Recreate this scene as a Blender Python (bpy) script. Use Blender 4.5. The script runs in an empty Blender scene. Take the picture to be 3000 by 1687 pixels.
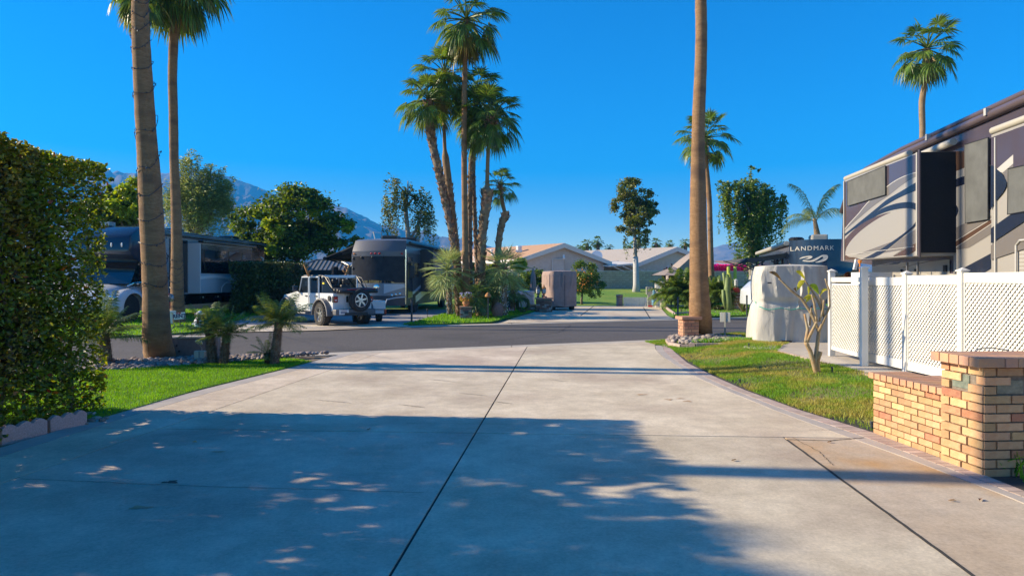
import bpy, bmesh, math, random
import numpy as np
from mathutils import Vector, Matrix, noise as mnoise
R = math.radians
random.seed(7); rng = np.random.default_rng(7)
S = bpy.context.scene
COL = S.collection
# ------------------------------------------------------------------ camera
CAMH, FPX, HORY = 1.65, 2000.0, 820.0
cd = bpy.data.cameras.new('camera'); cam = bpy.data.objects.new('camera', cd); COL.objects.link(cam)
cam.location = (0, 0, CAMH); cam.rotation_euler = (R(90), 0, 0)
cd.sensor_width = 36; cd.lens = 24; cd.shift_y = -23.5/3000
cd.clip_start = .1; cd.clip_end = 12000
S.camera = cam
# ------------------------------------------------------------------ sky and sun
SUN_EL, SUN_SLOPE = 25.0, 0.11          # the sun stands to the left and a touch beyond the camera
world = bpy.data.worlds.new('World'); S.world = world; world.use_nodes = True
nt = world.node_tree; nt.nodes.clear()
wo = nt.nodes.new('ShaderNodeOutputWorld'); bg = nt.nodes.new('ShaderNodeBackground'); sk = nt.nodes.new('ShaderNodeTexSky')
hs = nt.nodes.new('ShaderNodeHueSaturation')
sk.sky_type = 'NISHITA'; sk.sun_disc = False; sk.sun_elevation = R(SUN_EL)
sdir = Vector((-1, SUN_SLOPE, 0)).normalized()          # horizontal direction towards the sun
sk.sun_rotation = math.atan2(sdir.x, sdir.y)
sk.altitude = 300; sk.air_density = 1.0; sk.dust_density = 0.15; sk.ozone_density = 3.5
hs.inputs['Saturation'].default_value = 1.68; hs.inputs['Hue'].default_value = 0.508
bg.inputs['Strength'].default_value = 0.10
nt.links.new(sk.outputs[0], hs.inputs['Color']); nt.links.new(hs.outputs[0], bg.inputs[0]); nt.links.new(bg.outputs[0], wo.inputs[0])
sl = bpy.data.lights.new('sun', 'SUN'); sl.energy = 5.0; sl.angle = R(0.53); sl.color = (1.0, .84, .60)
sun = bpy.data.objects.new('sun', sl); COL.objects.link(sun)
ce = math.cos(R(SUN_EL)); sv = Vector((sdir.x*ce, sdir.y*ce, math.sin(R(SUN_EL))))
sun.rotation_euler = sv.to_track_quat('Z', 'Y').to_euler(); sun.location = (-20, 0, 30)
S.view_settings.view_transform = 'Standard'; S.view_settings.look = 'None'
S.view_settings.exposure = 1.18; S.view_settings.gamma = 1; S.view_settings.use_curve_mapping = False
S.render.engine = 'CYCLES'
cy = S.cycles
cy.use_denoising = True; cy.max_bounces = 6; cy.diffuse_bounces = 3; cy.glossy_bounces = 3; cy.transmission_bounces = 4
cy.transparent_max_bounces = 6; cy.volume_bounces = 0; cy.sample_clamp_indirect = 6

# ------------------------------------------------------------------ helpers
def G(px, py, z=0.0):
    Y = (CAMH-z)*FPX/(py-HORY); return Vector(((px-1500)*Y/FPX, Y, z))
def P(px, py, Y):
    return Vector(((px-1500)*Y/FPX, Y, CAMH-(py-HORY)*Y/FPX))
def pln(px, py, a, b, off=0.0):
    """point where the sight line meets the upright plane X = a + b*Y (measuring aid for flat paintwork)"""
    k = (px-1500)/FPX; Y = (a-off)/(k-b); return Vector((k*Y, Y, CAMH-(py-HORY)*Y/FPX))
class MB:
    def __init__(s): s.v = []; s.f = []; s.m = []
    def add(s, vs, fs, m=0):
        b = len(s.v); s.v += [Vector(v) for v in vs]
        for f in fs: s.f.append([b+i for i in f]); s.m.append(m)
        return s
    def box(s, c, d, rz=0, m=0, M=None):
        hx, hy, hz = d[0]/2, d[1]/2, d[2]/2
        vs = [Vector((x, y, z)) for x in (-hx, hx) for y in (-hy, hy) for z in (-hz, hz)]
        T = Matrix.Translation(c) @ (M if M is not None else Matrix.Rotation(rz, 4, 'Z'))
        return s.add([T @ v for v in vs], [(0,1,3,2),(4,6,7,5),(0,4,5,1),(2,3,7,6),(0,2,6,4),(1,5,7,3)], m)
    def bx(s, x0, x1, y0, y1, z0, z1, m=0):
        return s.box(((x0+x1)/2, (y0+y1)/2, (z0+z1)/2), (abs(x1-x0), abs(y1-y0), abs(z1-z0)), 0, m)
    def prism(s, pts, z0, z1, m=0):
        n = len(pts)
        vs = [(p[0], p[1], z0) for p in pts]+[(p[0], p[1], z1) for p in pts]
        return s.add(vs, [list(range(n-1, -1, -1)), list(range(n, 2*n))]+[(i, (i+1) % n, n+(i+1) % n, n+i) for i in range(n)], m)
    def side(s, pts, y0, y1, m=0):       # outline in x,z pushed through y
        n = len(pts)
        vs = [(p[0], y0, p[1]) for p in pts]+[(p[0], y1, p[1]) for p in pts]
        return s.add(vs, [list(range(n)), list(range(2*n-1, n-1, -1))]+[(i, n+i, n+(i+1) % n, (i+1) % n) for i in range(n)], m)
    def slabpts(s, pts, nrm, t, m=0):    # any planar outline given thickness t along nrm
        n = len(pts); nrm = Vector(nrm)
        vs = [Vector(p) for p in pts]+[Vector(p)+nrm*t for p in pts]
        return s.add(vs, [list(range(n)), list(range(2*n-1, n-1, -1))]+[(i, n+i, n+(i+1) % n, (i+1) % n) for i in range(n)], m)
    def tube(s, path, rad, seg=8, m=0, cap=True, jit=0):
        path = [Vector(p) for p in path]; n = len(path)
        if not hasattr(rad, '__len__'): rad = [rad]*n
        rings = []; u = None
        for i, p in enumerate(path):
            t = (path[min(i+1, n-1)]-path[max(i-1, 0)])
            t = t.normalized() if t.length > 1e-9 else Vector((0, 0, 1))
            if u is None:
                u = t.orthogonal().normalized()
            u = (u-t*u.dot(t)); u = u.normalized() if u.length > 1e-6 else t.orthogonal().normalized()
            w = t.cross(u)
            rings.append([p+(u*math.cos(2*math.pi*k/seg)+w*math.sin(2*math.pi*k/seg))*rad[i]*(1+random.uniform(-jit, jit)) for k in range(seg)])
        vs = [v for r in rings for v in r]; fs = []
        for i in range(n-1):
            for k in range(seg):
                k2 = (k+1) % seg; fs.append((i*seg+k, i*seg+k2, (i+1)*seg+k2, (i+1)*seg+k))
        if cap: fs.append(list(range(seg-1, -1, -1))); fs.append([(n-1)*seg+k for k in range(seg)])
        return s.add(vs, fs, m)
    def lathe(s, prof, c=(0,0,0), seg=16, m=0, M=None, cap=True):
        M = M or Matrix.Identity(4); c = Vector(c); vs = []
        for r, z in prof:
            for k in range(seg):
                a = 2*math.pi*k/seg; vs.append(c+(M @ Vector((r*math.cos(a), r*math.sin(a), z))))
        n = len(prof); fs = []
        for i in range(n-1):
            for k in range(seg):
                k2 = (k+1) % seg; fs.append((i*seg+k, i*seg+k2, (i+1)*seg+k2, (i+1)*seg+k))
        if cap: fs.append(list(range(seg-1, -1, -1))); fs.append([(n-1)*seg+k for k in range(seg)])
        return s.add(vs, fs, m)
    def ball(s, c, r, seg=10, m=0, sc=(1,1,1)):
        pr = [(max(.02, math.sin(math.pi*i/seg)), -math.cos(math.pi*i/seg)) for i in range(seg+1)]
        M = Matrix.Diagonal((r*sc[0], r*sc[1], r*sc[2], 1)); return s.lathe(pr, c, seg+4, m, M)
    def build(s, name, mats, parent=None, origin=None, smooth=False, label=None, kind=None, cat=None, group=None, bevel=0, loc=None, rz=0):
        me = bpy.data.meshes.new(name)
        o3 = Vector(origin) if origin is not None else None
        vs = [v-o3 for v in s.v] if o3 is not None else s.v
        me.from_pydata([tuple(v) for v in vs], [], s.f)
        if not isinstance(mats, (list, tuple)): mats = [mats]
        for m in mats: me.materials.append(m)
        if len(mats) > 1: me.polygons.foreach_set('material_index', s.m)
        bm = bmesh.new(); bm.from_mesh(me); bmesh.ops.recalc_face_normals(bm, faces=bm.faces)
        if bevel:
            bmesh.ops.bevel(bm, geom=[e for e in bm.edges if e.is_manifold and e.calc_face_angle(0) > .5], offset=bevel, segments=2, affect='EDGES', profile=.6)
        bm.to_mesh(me); bm.free()
        if smooth:
            me.polygons.foreach_set('use_smooth', [True]*len(me.polygons))
            if smooth != 'all':
                try: me.set_sharp_from_angle(angle=R(40))
                except Exception: pass
        me.update()
        o = bpy.data.objects.new(name, me); COL.objects.link(o)
        if parent is not None: o.parent = parent
        if loc is not None: o.location = loc
        o.rotation_euler.z = rz
        tag(o, label, cat, group, kind)
        return o
def tag(o, label=None, cat=None, group=None, kind=None):
    if label: o['label'] = label
    if cat: o['category'] = cat
    if group: o['group'] = group
    if kind: o['kind'] = kind
    return o
def empty(name, loc, label, cat, rz=0, group=None, kind=None):
    o = bpy.data.objects.new(name, None); COL.objects.link(o); o.location = loc; o.rotation_euler.z = rz
    o.empty_display_size = .2
    return tag(o, label, cat, group, kind)
def child(name, mesh, parent, loc=(0,0,0), rot=(0,0,0), sc=(1,1,1), label=None, kind=None):
    o = bpy.data.objects.new(name, mesh); COL.objects.link(o); o.parent = parent
    o.location = loc; o.rotation_euler = rot; o.scale = sc if hasattr(sc, '__len__') else (sc, sc, sc)
    return tag(o, label, None, None, kind)
def copy_tree(o, parent=None):
    c = o.copy(); COL.objects.link(c)
    if parent is not None: c.parent = parent
    for ch in list(o.children): copy_tree(ch, c)
    return c
def npmesh(name, V, F, mat, smooth=False):
    """V (n,3), F (m,3) or (m,4)"""
    me = bpy.data.meshes.new(name); n = len(V); k = F.shape[1]; m = len(F)
    me.vertices.add(n); me.vertices.foreach_set('co', np.asarray(V, dtype=np.float32).ravel())
    me.loops.add(m*k); me.loops.foreach_set('vertex_index', np.asarray(F, dtype=np.int32).ravel())
    me.polygons.add(m); me.polygons.foreach_set('loop_start', np.arange(0, m*k, k, dtype=np.int32))
    me.materials.append(mat); me.update(calc_edges=True); me.validate()
    if smooth: me.polygons.foreach_set('use_smooth', [True]*m)
    return me
def link(name, me, parent=None, loc=(0,0,0), **k):
    o = bpy.data.objects.new(name, me); COL.objects.link(o); o.location = loc
    if parent is not None: o.parent = parent
    return tag(o, k.get('label'), k.get('cat'), k.get('group'), k.get('kind'))

# ------------------------------------------------------------------ materials
def srgb(r, g, b):
    f = lambda c: (c/12.92 if c <= .04045 else ((c+.055)/1.055)**2.4)
    return (f(r/255), f(g/255), f(b/255), 1)
def mat(name, c1, c2=None, rough=.6, scale=6, bump=0, bscale=None, metal=0, spec=.5, coat=0, rnd=0, stretch=None, detail=5, c3=None, s3=1.5, bdist=.01, island=False, fac=(.35, .65), trans=0, alpha=None, coord='Object', transc=None, speck=0):
    m = bpy.data.materials.new(name); m.use_nodes = True; nt = m.node_tree; N = nt.nodes; L = nt.links
    b = N['Principled BSDF']; out = N['Material Output']
    b.inputs['Roughness'].default_value = rough; b.inputs['Metallic'].default_value = metal
    b.inputs['Specular IOR Level'].default_value = spec; b.inputs['Coat Weight'].default_value = coat
    b.inputs['Coat Roughness'].default_value = .04
    c1 = tuple(c1)[:3]+(1,)
    tc = N.new('ShaderNodeTexCoord'); mp = N.new('ShaderNodeMapping'); L.new(tc.outputs[coord], mp.inputs[0])
    if stretch: mp.inputs['Scale'].default_value = stretch
    col = None
    if c2 is not None:
        c2 = tuple(c2)[:3]+(1,)
        nz = N.new('ShaderNodeTexNoise'); nz.inputs['Scale'].default_value = scale; nz.inputs['Detail'].default_value = detail; nz.inputs['Roughness'].default_value = .62
        L.new(mp.outputs[0], nz.inputs[0])
        rp = N.new('ShaderNodeValToRGB'); rp.color_ramp.elements[0].position = fac[0]; rp.color_ramp.elements[1].position = fac[1]
        rp.color_ramp.elements[0].color = c1; rp.color_ramp.elements[1].color = c2
        L.new(nz.outputs['Fac'], rp.inputs[0]); col = rp.outputs[0]
        if c3 is not None:
            n3 = N.new('ShaderNodeTexNoise'); n3.inputs['Scale'].default_value = s3; n3.inputs['Detail'].default_value = 3
            L.new(mp.outputs[0], n3.inputs[0]); r3 = N.new('ShaderNodeValToRGB'); r3.color_ramp.elements[0].position = .5; r3.color_ramp.elements[1].position = .68
            L.new(n3.outputs['Fac'], r3.inputs[0]); mx = N.new('ShaderNodeMixRGB'); L.new(r3.outputs[0], mx.inputs[0]); L.new(col, mx.inputs[1]); mx.inputs[2].default_value = tuple(c3)[:3]+(1,); col = mx.outputs[0]
    if speck:
        for sc_, lo_ in ((speck, .80), (speck*.13, .84)):
            ns = N.new('ShaderNodeTexNoise'); ns.inputs['Scale'].default_value = sc_; ns.inputs['Detail'].default_value = 8; ns.inputs['Roughness'].default_value = .75; L.new(mp.outputs[0], ns.inputs[0])
            mr = N.new('ShaderNodeMapRange'); L.new(ns.outputs['Fac'], mr.inputs[0]); mr.inputs[1].default_value = .32; mr.inputs[2].default_value = .62; mr.inputs[3].default_value = lo_; mr.inputs[4].default_value = 1.06
            mu = N.new('ShaderNodeVectorMath'); mu.operation = 'SCALE'; L.new(col, mu.inputs[0]); L.new(mr.outputs[0], mu.inputs['Scale']); col = mu.outputs[0]
    if rnd or island:
        h = N.new('ShaderNodeHueSaturation')
        if island: src = N.new('ShaderNodeNewGeometry').outputs['Random Per Island']
        else: src = N.new('ShaderNodeObjectInfo').outputs['Random']
        mr = N.new('ShaderNodeMapRange'); L.new(src, mr.inputs[0]); mr.inputs[3].default_value = 1-(rnd or .3); mr.inputs[4].default_value = 1+(rnd or .3)
        L.new(mr.outputs[0], h.inputs['Value'])
        mr2 = N.new('ShaderNodeMapRange'); ml = N.new('ShaderNodeMath'); ml.operation = 'FRACT'; m7 = N.new('ShaderNodeMath'); m7.operation = 'MULTIPLY'; m7.inputs[1].default_value = 7.31
        L.new(src, m7.inputs[0]); L.new(m7.outputs[0], ml.inputs[0]); L.new(ml.outputs[0], mr2.inputs[0]); hw = .028 if island else .012
        mr2.inputs[3].default_value = .5-hw; mr2.inputs[4].default_value = .5+hw*.6; L.new(mr2.outputs[0], h.inputs['Hue'])
        if col is None: h.inputs['Color'].default_value = c1
        else: L.new(col, h.inputs['Color'])
        col = h.outputs[0]
    if col is None: b.inputs['Base Color'].default_value = c1
    else: L.new(col, b.inputs['Base Color'])
    if bump:
        nb = N.new('ShaderNodeTexNoise'); nb.inputs['Scale'].default_value = bscale or scale*4; nb.inputs['Detail'].default_value = 4
        L.new(mp.outputs[0], nb.inputs[0]); bp = N.new('ShaderNodeBump'); bp.inputs['Strength'].default_value = bump; bp.inputs['Distance'].default_value = bdist
        L.new(nb.outputs['Fac'], bp.inputs['Height']); L.new(bp.outputs[0], b.inputs['Normal'])
    if trans:
        t = N.new('ShaderNodeBsdfTranslucent'); ms = N.new('ShaderNodeMixShader'); ms.inputs[0].default_value = trans
        if transc is not None: t.inputs[0].default_value = tuple(transc)[:3]+(1,)
        elif col is not None:
            h2 = N.new('ShaderNodeHueSaturation'); h2.inputs['Value'].default_value = 1.9; h2.inputs['Hue'].default_value = .475; h2.inputs['Saturation'].default_value = 1.1; L.new(col, h2.inputs['Color']); L.new(h2.outputs[0], t.inputs[0])
        else: t.inputs[0].default_value = c1
        L.new(b.outputs[0], ms.inputs[1]); L.new(t.outputs[0], ms.inputs[2]); L.new(ms.outputs[0], out.inputs[0])
    return m
def rings(m, scale=18, strength=.6, dist=.02, dark=.55, distort=1.5):
    """ring scars round a palm stem: wave along Z drives bump and a darker tone in the scars"""
    nt = m.node_tree; N = nt.nodes; L = nt.links; b = N['Principled BSDF']
    tc = N.new('ShaderNodeTexCoord'); w = N.new('ShaderNodeTexWave'); w.bands_direction = 'Z'; w.inputs['Scale'].default_value = scale; w.inputs['Distortion'].default_value = distort; w.inputs['Detail'].default_value = 3; w.inputs['Detail Scale'].default_value = 2
    L.new(tc.outputs['Object'], w.inputs[0]); bp = N.new('ShaderNodeBump'); bp.inputs['Strength'].default_value = strength; bp.inputs['Distance'].default_value = dist
    L.new(w.outputs['Fac'], bp.inputs['Height'])
    if b.inputs['Normal'].links: L.new(b.inputs['Normal'].links[0].from_socket, bp.inputs['Normal'])
    L.new(bp.outputs[0], b.inputs['Normal'])
    src = b.inputs['Base Color'].links[0].from_socket; mx = N.new('ShaderNodeMixRGB'); mx.blend_type = 'MULTIPLY'
    r = N.new('ShaderNodeValToRGB'); r.color_ramp.elements[0].position = .05; r.color_ramp.elements[1].position = .4; r.color_ramp.elements[0].color = (dark, dark*.9, dark*.8, 1)
    L.new(w.outputs['Fac'], r.inputs[0]); mx.inputs[0].default_value = 1; L.new(src, mx.inputs[1]); L.new(r.outputs[0], mx.inputs[2]); L.new(mx.outputs[0], b.inputs['Base Color'])
    return m
M = {}
M['concrete'] = mat('concrete', (.54,.445,.32), (.73,.62,.465), .85, 1.1, .4, 90, rnd=.05, c3=(.47,.37,.275), s3=.5, detail=9, bdist=.004, speck=38)
M['concretetan'] = mat('concretetan', (.50,.39,.27), (.57,.475,.36), .8, .9, .3, 90, c3=(.52,.31,.13), s3=.8, detail=9, bdist=.004, speck=38)
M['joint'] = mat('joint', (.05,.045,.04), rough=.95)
M['asphalt'] = mat('asphalt', (.082,.070,.064), (.13,.114,.102), .85, 14, .8, 220, c3=(.08,.07,.062), s3=.35, detail=8, bdist=.006, speck=30)
M['gutter'] = mat('gutter', (.42,.37,.31), (.52,.46,.38), .85, 3, .2, 80)
M['stamped'] = mat('stamped', (.40,.29,.24), (.52,.42,.35), .8, 5, .25, 60, rnd=.12)
M['stampedgrey'] = mat('stampedgrey', (.37,.33,.30), (.48,.42,.36), .8, 2, .2, 60)
M['pavergrey'] = mat('pavergrey', (.22,.21,.21), (.33,.31,.30), .85, 4, .2, 40)
M['crack'] = mat('crack', (.10,.085,.07), rough=1)
M['stain'] = mat('stain', (.50,.27,.13), (.48,.34,.22), .85, 6)
M['skid'] = mat('skid', (.33,.285,.24), (.42,.365,.305), .85, 5)
M['soil'] = mat('soil', (.16,.11,.07), (.27,.2,.13), .95, 5, .6, 40)
M['lawn'] = mat('lawn', (.05,.12,.012), (.10,.21,.02), .9, 3, .8, 60, c3=(.13,.2,.03), s3=.5)
M['desert'] = mat('desert', (.30,.24,.17), (.42,.34,.25), .95, .3, .5, 8)
M['farlawn'] = mat('farlawn', (.10,.21,.012), (.17,.31,.02), .9, 5, 1.0, 40, c3=(.22,.30,.03), s3=.25, bdist=.03)
M['blade'] = mat('blade', (.075,.24,.006), (.14,.37,.010), .6, 2.5, island=True, rnd=.35, trans=.35)
M['bladedry'] = mat('bladedry', (.12,.27,.014), (.36,.34,.07), .7, .9, island=True, rnd=.35, trans=.3, fac=(.45,.6), detail=3)
M['brick'] = mat('brick', (.50,.285,.13), (.60,.40,.215), .88, 7, .6, 60, rnd=.26, c3=(.40,.16,.085), s3=3.4, bdist=.006)
M['brickred'] = mat('brickred', (.45,.2,.12), (.58,.32,.2), .85, 7, .5, 60, rnd=.25, bdist=.006)
M['brickcap'] = mat('brickcap', (.40,.26,.19), (.62,.33,.17), .85, 5, .3, 60, rnd=.15)
M['brickfired'] = mat('brickfired', (.42,.17,.09), (.52,.27,.15), .9, 7, .6, 60, rnd=.25, c3=(.30,.11,.07), s3=4)
M['mortar'] = mat('mortar', (.17,.14,.11), (.25,.21,.17), .95, 20, .5, 90)
M['oldbrick'] = mat('oldbrick', (.22,.10,.07), (.34,.17,.12), .9, 9, .4, 50, rnd=.4)
M['oldbrickpale'] = mat('oldbrickpale', (.5,.45,.42), (.36,.28,.24), .9, 9, .4, 50, rnd=.2)
M['glassblock'] = mat('glassblock', (.13,.16,.13), (.22,.25,.2), .12, 20, .3, 50, spec=.7)
M['pinkstone'] = mat('pinkstone', (.46,.27,.24), (.60,.38,.34), .95, 60, .6, 200, bdist=.004)
M['rock'] = mat('rock', (.20,.16,.15), (.34,.27,.24), .8, 9, .3, 40, rnd=.45)
M['palerock'] = mat('palerock', (.24,.20,.17), (.38,.33,.28), .85, 9, .3, 40, rnd=.35)
M['redrock'] = mat('redrock', (.28,.14,.11), (.40,.22,.18), .9, 6, .6, 30)
M['vinyl'] = mat('vinyl', (.72,.70,.64), (.76,.74,.69), .35, 2, 0, spec=.4)
M['whitemetal'] = mat('whitemetal', (.66,.66,.66), (.75,.75,.74), .4, 4)
M['palmbark'] = rings(mat('palmbark', (.38,.215,.10), (.52,.32,.165), .9, 4, .8, 25, stretch=(2.5,2.5,7), bdist=.02, c3=(.27,.16,.09), s3=.5), 15, .7, .02)
M['palmbarkpale'] = rings(mat('palmbarkpale', (.28,.20,.12), (.40,.30,.19), .9, 5, .8, 30, stretch=(6,6,1.2), bdist=.02), 7, .35, .015, .8)
M['palmthin'] = rings(mat('palmthin', (.36,.24,.13), (.46,.33,.2), .9, 5, .6, 25), 7, .8, .03, .6)
M['boot'] = mat('boot', (.15,.09,.05), (.46,.31,.18), .95, 9, .6, 30, island=True, rnd=.45)
M['shag'] = mat('shag', (.10,.06,.03), (.22,.13,.07), .95, 20, .6, 60, island=True, rnd=.4)
M['frond'] = mat('frond', (.06,.12,.018), (.14,.21,.035), .38, 3, island=True, rnd=.45, trans=.32, spec=.4)
M['frondyellow'] = mat('frondyellow', (.16,.16,.03), (.30,.24,.05), .5, 3, island=True, rnd=.3, trans=.3)
M['frondpale'] = mat('frondpale', (.20,.27,.07), (.36,.42,.16), .5, 3, island=True, rnd=.35, trans=.25)
M['frondsmall'] = mat('frondsmall', (.06,.12,.025), (.17,.22,.04), .42, 3, island=True, rnd=.45, trans=.25)
M['deadfrond'] = mat('deadfrond', (.25,.16,.08), (.42,.30,.17), .9, 3, island=True, rnd=.3)
M['petiole'] = mat('petiole', (.16,.19,.05), (.28,.25,.1), .5, 4)
M['hedge'] = mat('hedge', (.07,.125,.010), (.17,.225,.02), .42, 1.2, island=True, rnd=.6, trans=.38, c3=(.28,.21,.03), s3=.8)
M['hedgegold'] = mat('hedgegold', (.45,.28,.03), (.35,.10,.03), .5, 3, island=True, rnd=.3, trans=.4)
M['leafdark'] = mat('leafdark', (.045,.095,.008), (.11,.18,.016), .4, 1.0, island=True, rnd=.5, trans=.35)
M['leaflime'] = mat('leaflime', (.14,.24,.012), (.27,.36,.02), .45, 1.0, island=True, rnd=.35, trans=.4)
M['leafwillow'] = mat('leafwillow', (.13,.19,.05), (.25,.31,.09), .5, 1.0, island=True, rnd=.35, trans=.35)
M['leafficus'] = mat('leafficus', (.07,.14,.018), (.15,.23,.03), .38, 1.0, island=True, rnd=.5, trans=.3)
M['leafcol'] = mat('leafcol', (.065,.11,.016), (.14,.17,.03), .42, 1.0, island=True, rnd=.5, trans=.3, c3=(.17,.17,.04), s3=1.2)
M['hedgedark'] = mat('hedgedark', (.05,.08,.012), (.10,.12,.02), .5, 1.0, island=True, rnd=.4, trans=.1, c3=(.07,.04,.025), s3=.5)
M['orange'] = mat('orange', (.75,.26,.02), rough=.5)
M['bark'] = mat('bark', (.13,.095,.07), (.24,.19,.14), .95, 8, .7, 30)
M['barkpale'] = mat('barkpale', (.22,.19,.15), (.34,.30,.25), .9, 8, .5, 30)
M['limewash'] = mat('limewash', (.38,.37,.35), (.50,.49,.46), .9, 8, .3, 30)
M['plumeria'] = mat('plumeria', (.36,.20,.08), (.36,.30,.19), .8, 6, .5, 40)
M['plumeriagrey'] = mat('plumeriagrey', (.28,.20,.11), (.42,.32,.19), .8, 9, .5, 40)
M['yellowleaf'] = mat('yellowleaf', (.55,.46,.02), (.42,.44,.03), .4, 8, trans=.4, transc=(.8,.7,.03))
M['greenleaf'] = mat('greenleaf', (.22,.32,.02), (.32,.40,.03), .4, 8, trans=.4, transc=(.4,.6,.03))
M['brownleaf'] = mat('brownleaf', (.16,.08,.03), (.35,.22,.04), .5, 8, trans=.2, transc=(.3,.15,.03))
M['litter'] = mat('litter', (.30,.13,.05), (.45,.28,.12), .8, 8, rnd=.4)
M['black'] = mat('black', (.012,.012,.013), (.02,.02,.022), .45, 6)
M['blackmatte'] = mat('blackmatte', (.012,.013,.015), (.022,.022,.024), .95, 60, .3, 200)
M['tyre'] = mat('tyre', (.022,.021,.02), (.045,.04,.036), .85, 12, .4, 60)
M['chrome'] = mat('chrome', (.75,.75,.76), rough=.15, metal=1)
M['alloy'] = mat('alloy', (.62,.62,.63), rough=.28, metal=.9)
M['steel'] = mat('steel', (.32,.32,.33), rough=.4, metal=.8)
M['glass'] = mat('glass', (.01,.015,.02), rough=.03, spec=.9, coat=.5)
M['jeepwhite'] = mat('jeepwhite', (.74,.75,.75), rough=.22, coat=.8)
M['flare'] = mat('flare', (.10,.10,.11), (.13,.13,.14), .5, 20, .2, 300)
M['redlight'] = mat('redlight', (.5,.02,.015), rough=.15, coat=.5)
M['amber'] = mat('amber', (.8,.25,.03), rough=.2, coat=.5)
M['plate'] = mat('plate', (.7,.7,.68), rough=.4)
M['navytext'] = mat('navytext', (.03,.04,.12), rough=.5)
M['antler'] = mat('antler', (.32,.14,.04), (.42,.2,.07), .8, 30)
M['yellow'] = mat('yellow', (.75,.62,.03), rough=.5)
def paint(n, c, r=.18): M[n] = mat(n, c, rough=r, coat=.3 if r < .4 else .1, spec=.45)
paint('rvpurple', (.07,.056,.072)); paint('rvbrown', (.085,.05,.036)); paint('rvlight', (.32,.30,.27), .3); paint('rvgrey', (.155,.14,.13), .25)
paint('rvnavy', (.016,.022,.042)); paint('rvwhite', (.46,.44,.40), .3); paint('rvroof', (.10,.075,.08), .35)
paint('mhsilver', (.55,.58,.62), .22); paint('mhgrey', (.27,.28,.30), .25); paint('mhdark', (.018,.032,.06)); paint('mhcharcoal', (.06,.064,.075), .45); paint('mhblack', (.01,.01,.013))
paint('mhroof', (.13,.13,.145), .4); paint('gold', (.42,.26,.08), .3); paint('cream', (.42,.39,.32), .5)
M['screen'] = mat('screen', (.085,.088,.085), (.12,.125,.12), .9, 3, .15, 400)
M['screendark'] = mat('screendark', (.035,.037,.042), (.05,.052,.058), .9, 4, .2, 300, spec=.2)
M['awning'] = mat('awning', (.055,.058,.06), (.08,.085,.085), .9, 5)
M['tan_cloth'] = mat('tan_cloth', (.30,.215,.19), (.36,.265,.24), .9, 3, .3, 30)
M['beige_cloth'] = mat('beige_cloth', (.46,.44,.40), (.59,.57,.52), .9, 3.5, .7, 9, bdist=.025, stretch=(1,1,.35))
M['greige_cloth'] = mat('greige_cloth', (.27,.22,.19), (.33,.275,.24), .9, 3, .2, 20)
M['cord'] = mat('cord', (.05,.35,.28), rough=.6)
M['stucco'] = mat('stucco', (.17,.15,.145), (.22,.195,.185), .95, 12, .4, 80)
M['siding'] = mat('siding', (.52,.44,.385), (.58,.50,.44), .85, 3)
M['sidinggreen'] = mat('sidinggreen', (.46,.45,.36), (.52,.51,.42), .85, 3)
M['fascia'] = mat('fascia', (.66,.62,.56), rough=.6)
M['roofred'] = mat('roofred', (.42,.24,.135), (.54,.33,.2), .95, 12, .5, 60)
M['roofgrey'] = mat('roofgrey', (.36,.31,.265), (.46,.41,.36), .95, 12, .5, 60)
M['block'] = mat('block', (.40,.31,.24), (.50,.40,.31), .95, 3, .4, 30, rnd=.08)
M['hill'] = mat('hill', (.10,.075,.055), (.22,.165,.13), 1.0, .012, .6, .05, detail=9, bdist=6)
M['hilldust'] = mat('hilldust', (.13,.10,.08), (.24,.19,.155), 1.0, .012, .6, .05, detail=9, bdist=6)
M['magenta'] = mat('magenta', (.62,.01,.13), (.8,.02,.22), .7, 3, island=True, rnd=.3, trans=.3)
M['cactus'] = mat('cactus', (.14,.20,.06), (.2,.27,.08), .6, 6)
M['cactuslime'] = mat('cactuslime', (.36,.42,.05), rough=.6)
M['red'] = mat('red', (.45,.03,.03), rough=.4)
M['white'] = mat('white', (.75,.75,.74), rough=.5)
M['snow'] = mat('snow', (.72,.74,.76), rough=.6)
M['purple'] = mat('purple', (.12,.03,.4), rough=.5)
M['terracotta'] = mat('terracotta', (.45,.2,.09), (.52,.26,.13), .85, 9)
M['metalroof'] = mat('metalroof', (.30,.29,.265), rough=.35, metal=.3)
M['postblue'] = mat('postblue', (.035,.045,.06), rough=.4)
M['greybox'] = mat('greybox', (.36,.37,.33), rough=.4)
M['lampdisc'] = mat('lampdisc', (.72,.68,.35), rough=.3)
M['lampglass'] = mat('lampglass', (.5,.52,.5), rough=.15, spec=.7)
M['flowerpink'] = mat('flowerpink', (.7,.18,.14), rough=.6); M['flowerlilac'] = mat('flowerlilac', (.42,.40,.62), rough=.6); M['flowerorange'] = mat('flowerorange', (.8,.33,.05), rough=.6)
# ================================================================== GROUND
def sheet(name, pts, z, mat_, **k):
    mb = MB(); mb.add([(p[0], p[1], z) for p in pts], [list(range(len(pts)))])
    me = bpy.data.meshes.new(name); me.from_pydata([tuple(v) for v in mb.v], [], mb.f); me.materials.append(mat_)
    bm = bmesh.new(); bm.from_mesh(me); bmesh.ops.triangulate(bm, faces=bm.faces)
    for f in bm.faces:
        if f.normal.z < 0: f.normal_flip()
    bm.to_mesh(me); bm.free()
    return link(name, me, **k)
RS = .413                                   # the street runs at this slope across the view
def near_edge(x): return 17.07+RS*x
def far_edge(x): return 25.3+RS*x
def hgt(x, y):                              # gentle rise of the far lots up to the block wall
    t = max(0, min(1, (y-.16*x-44)/16)); return .85*t*t*(3-2*t)-.03
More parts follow.
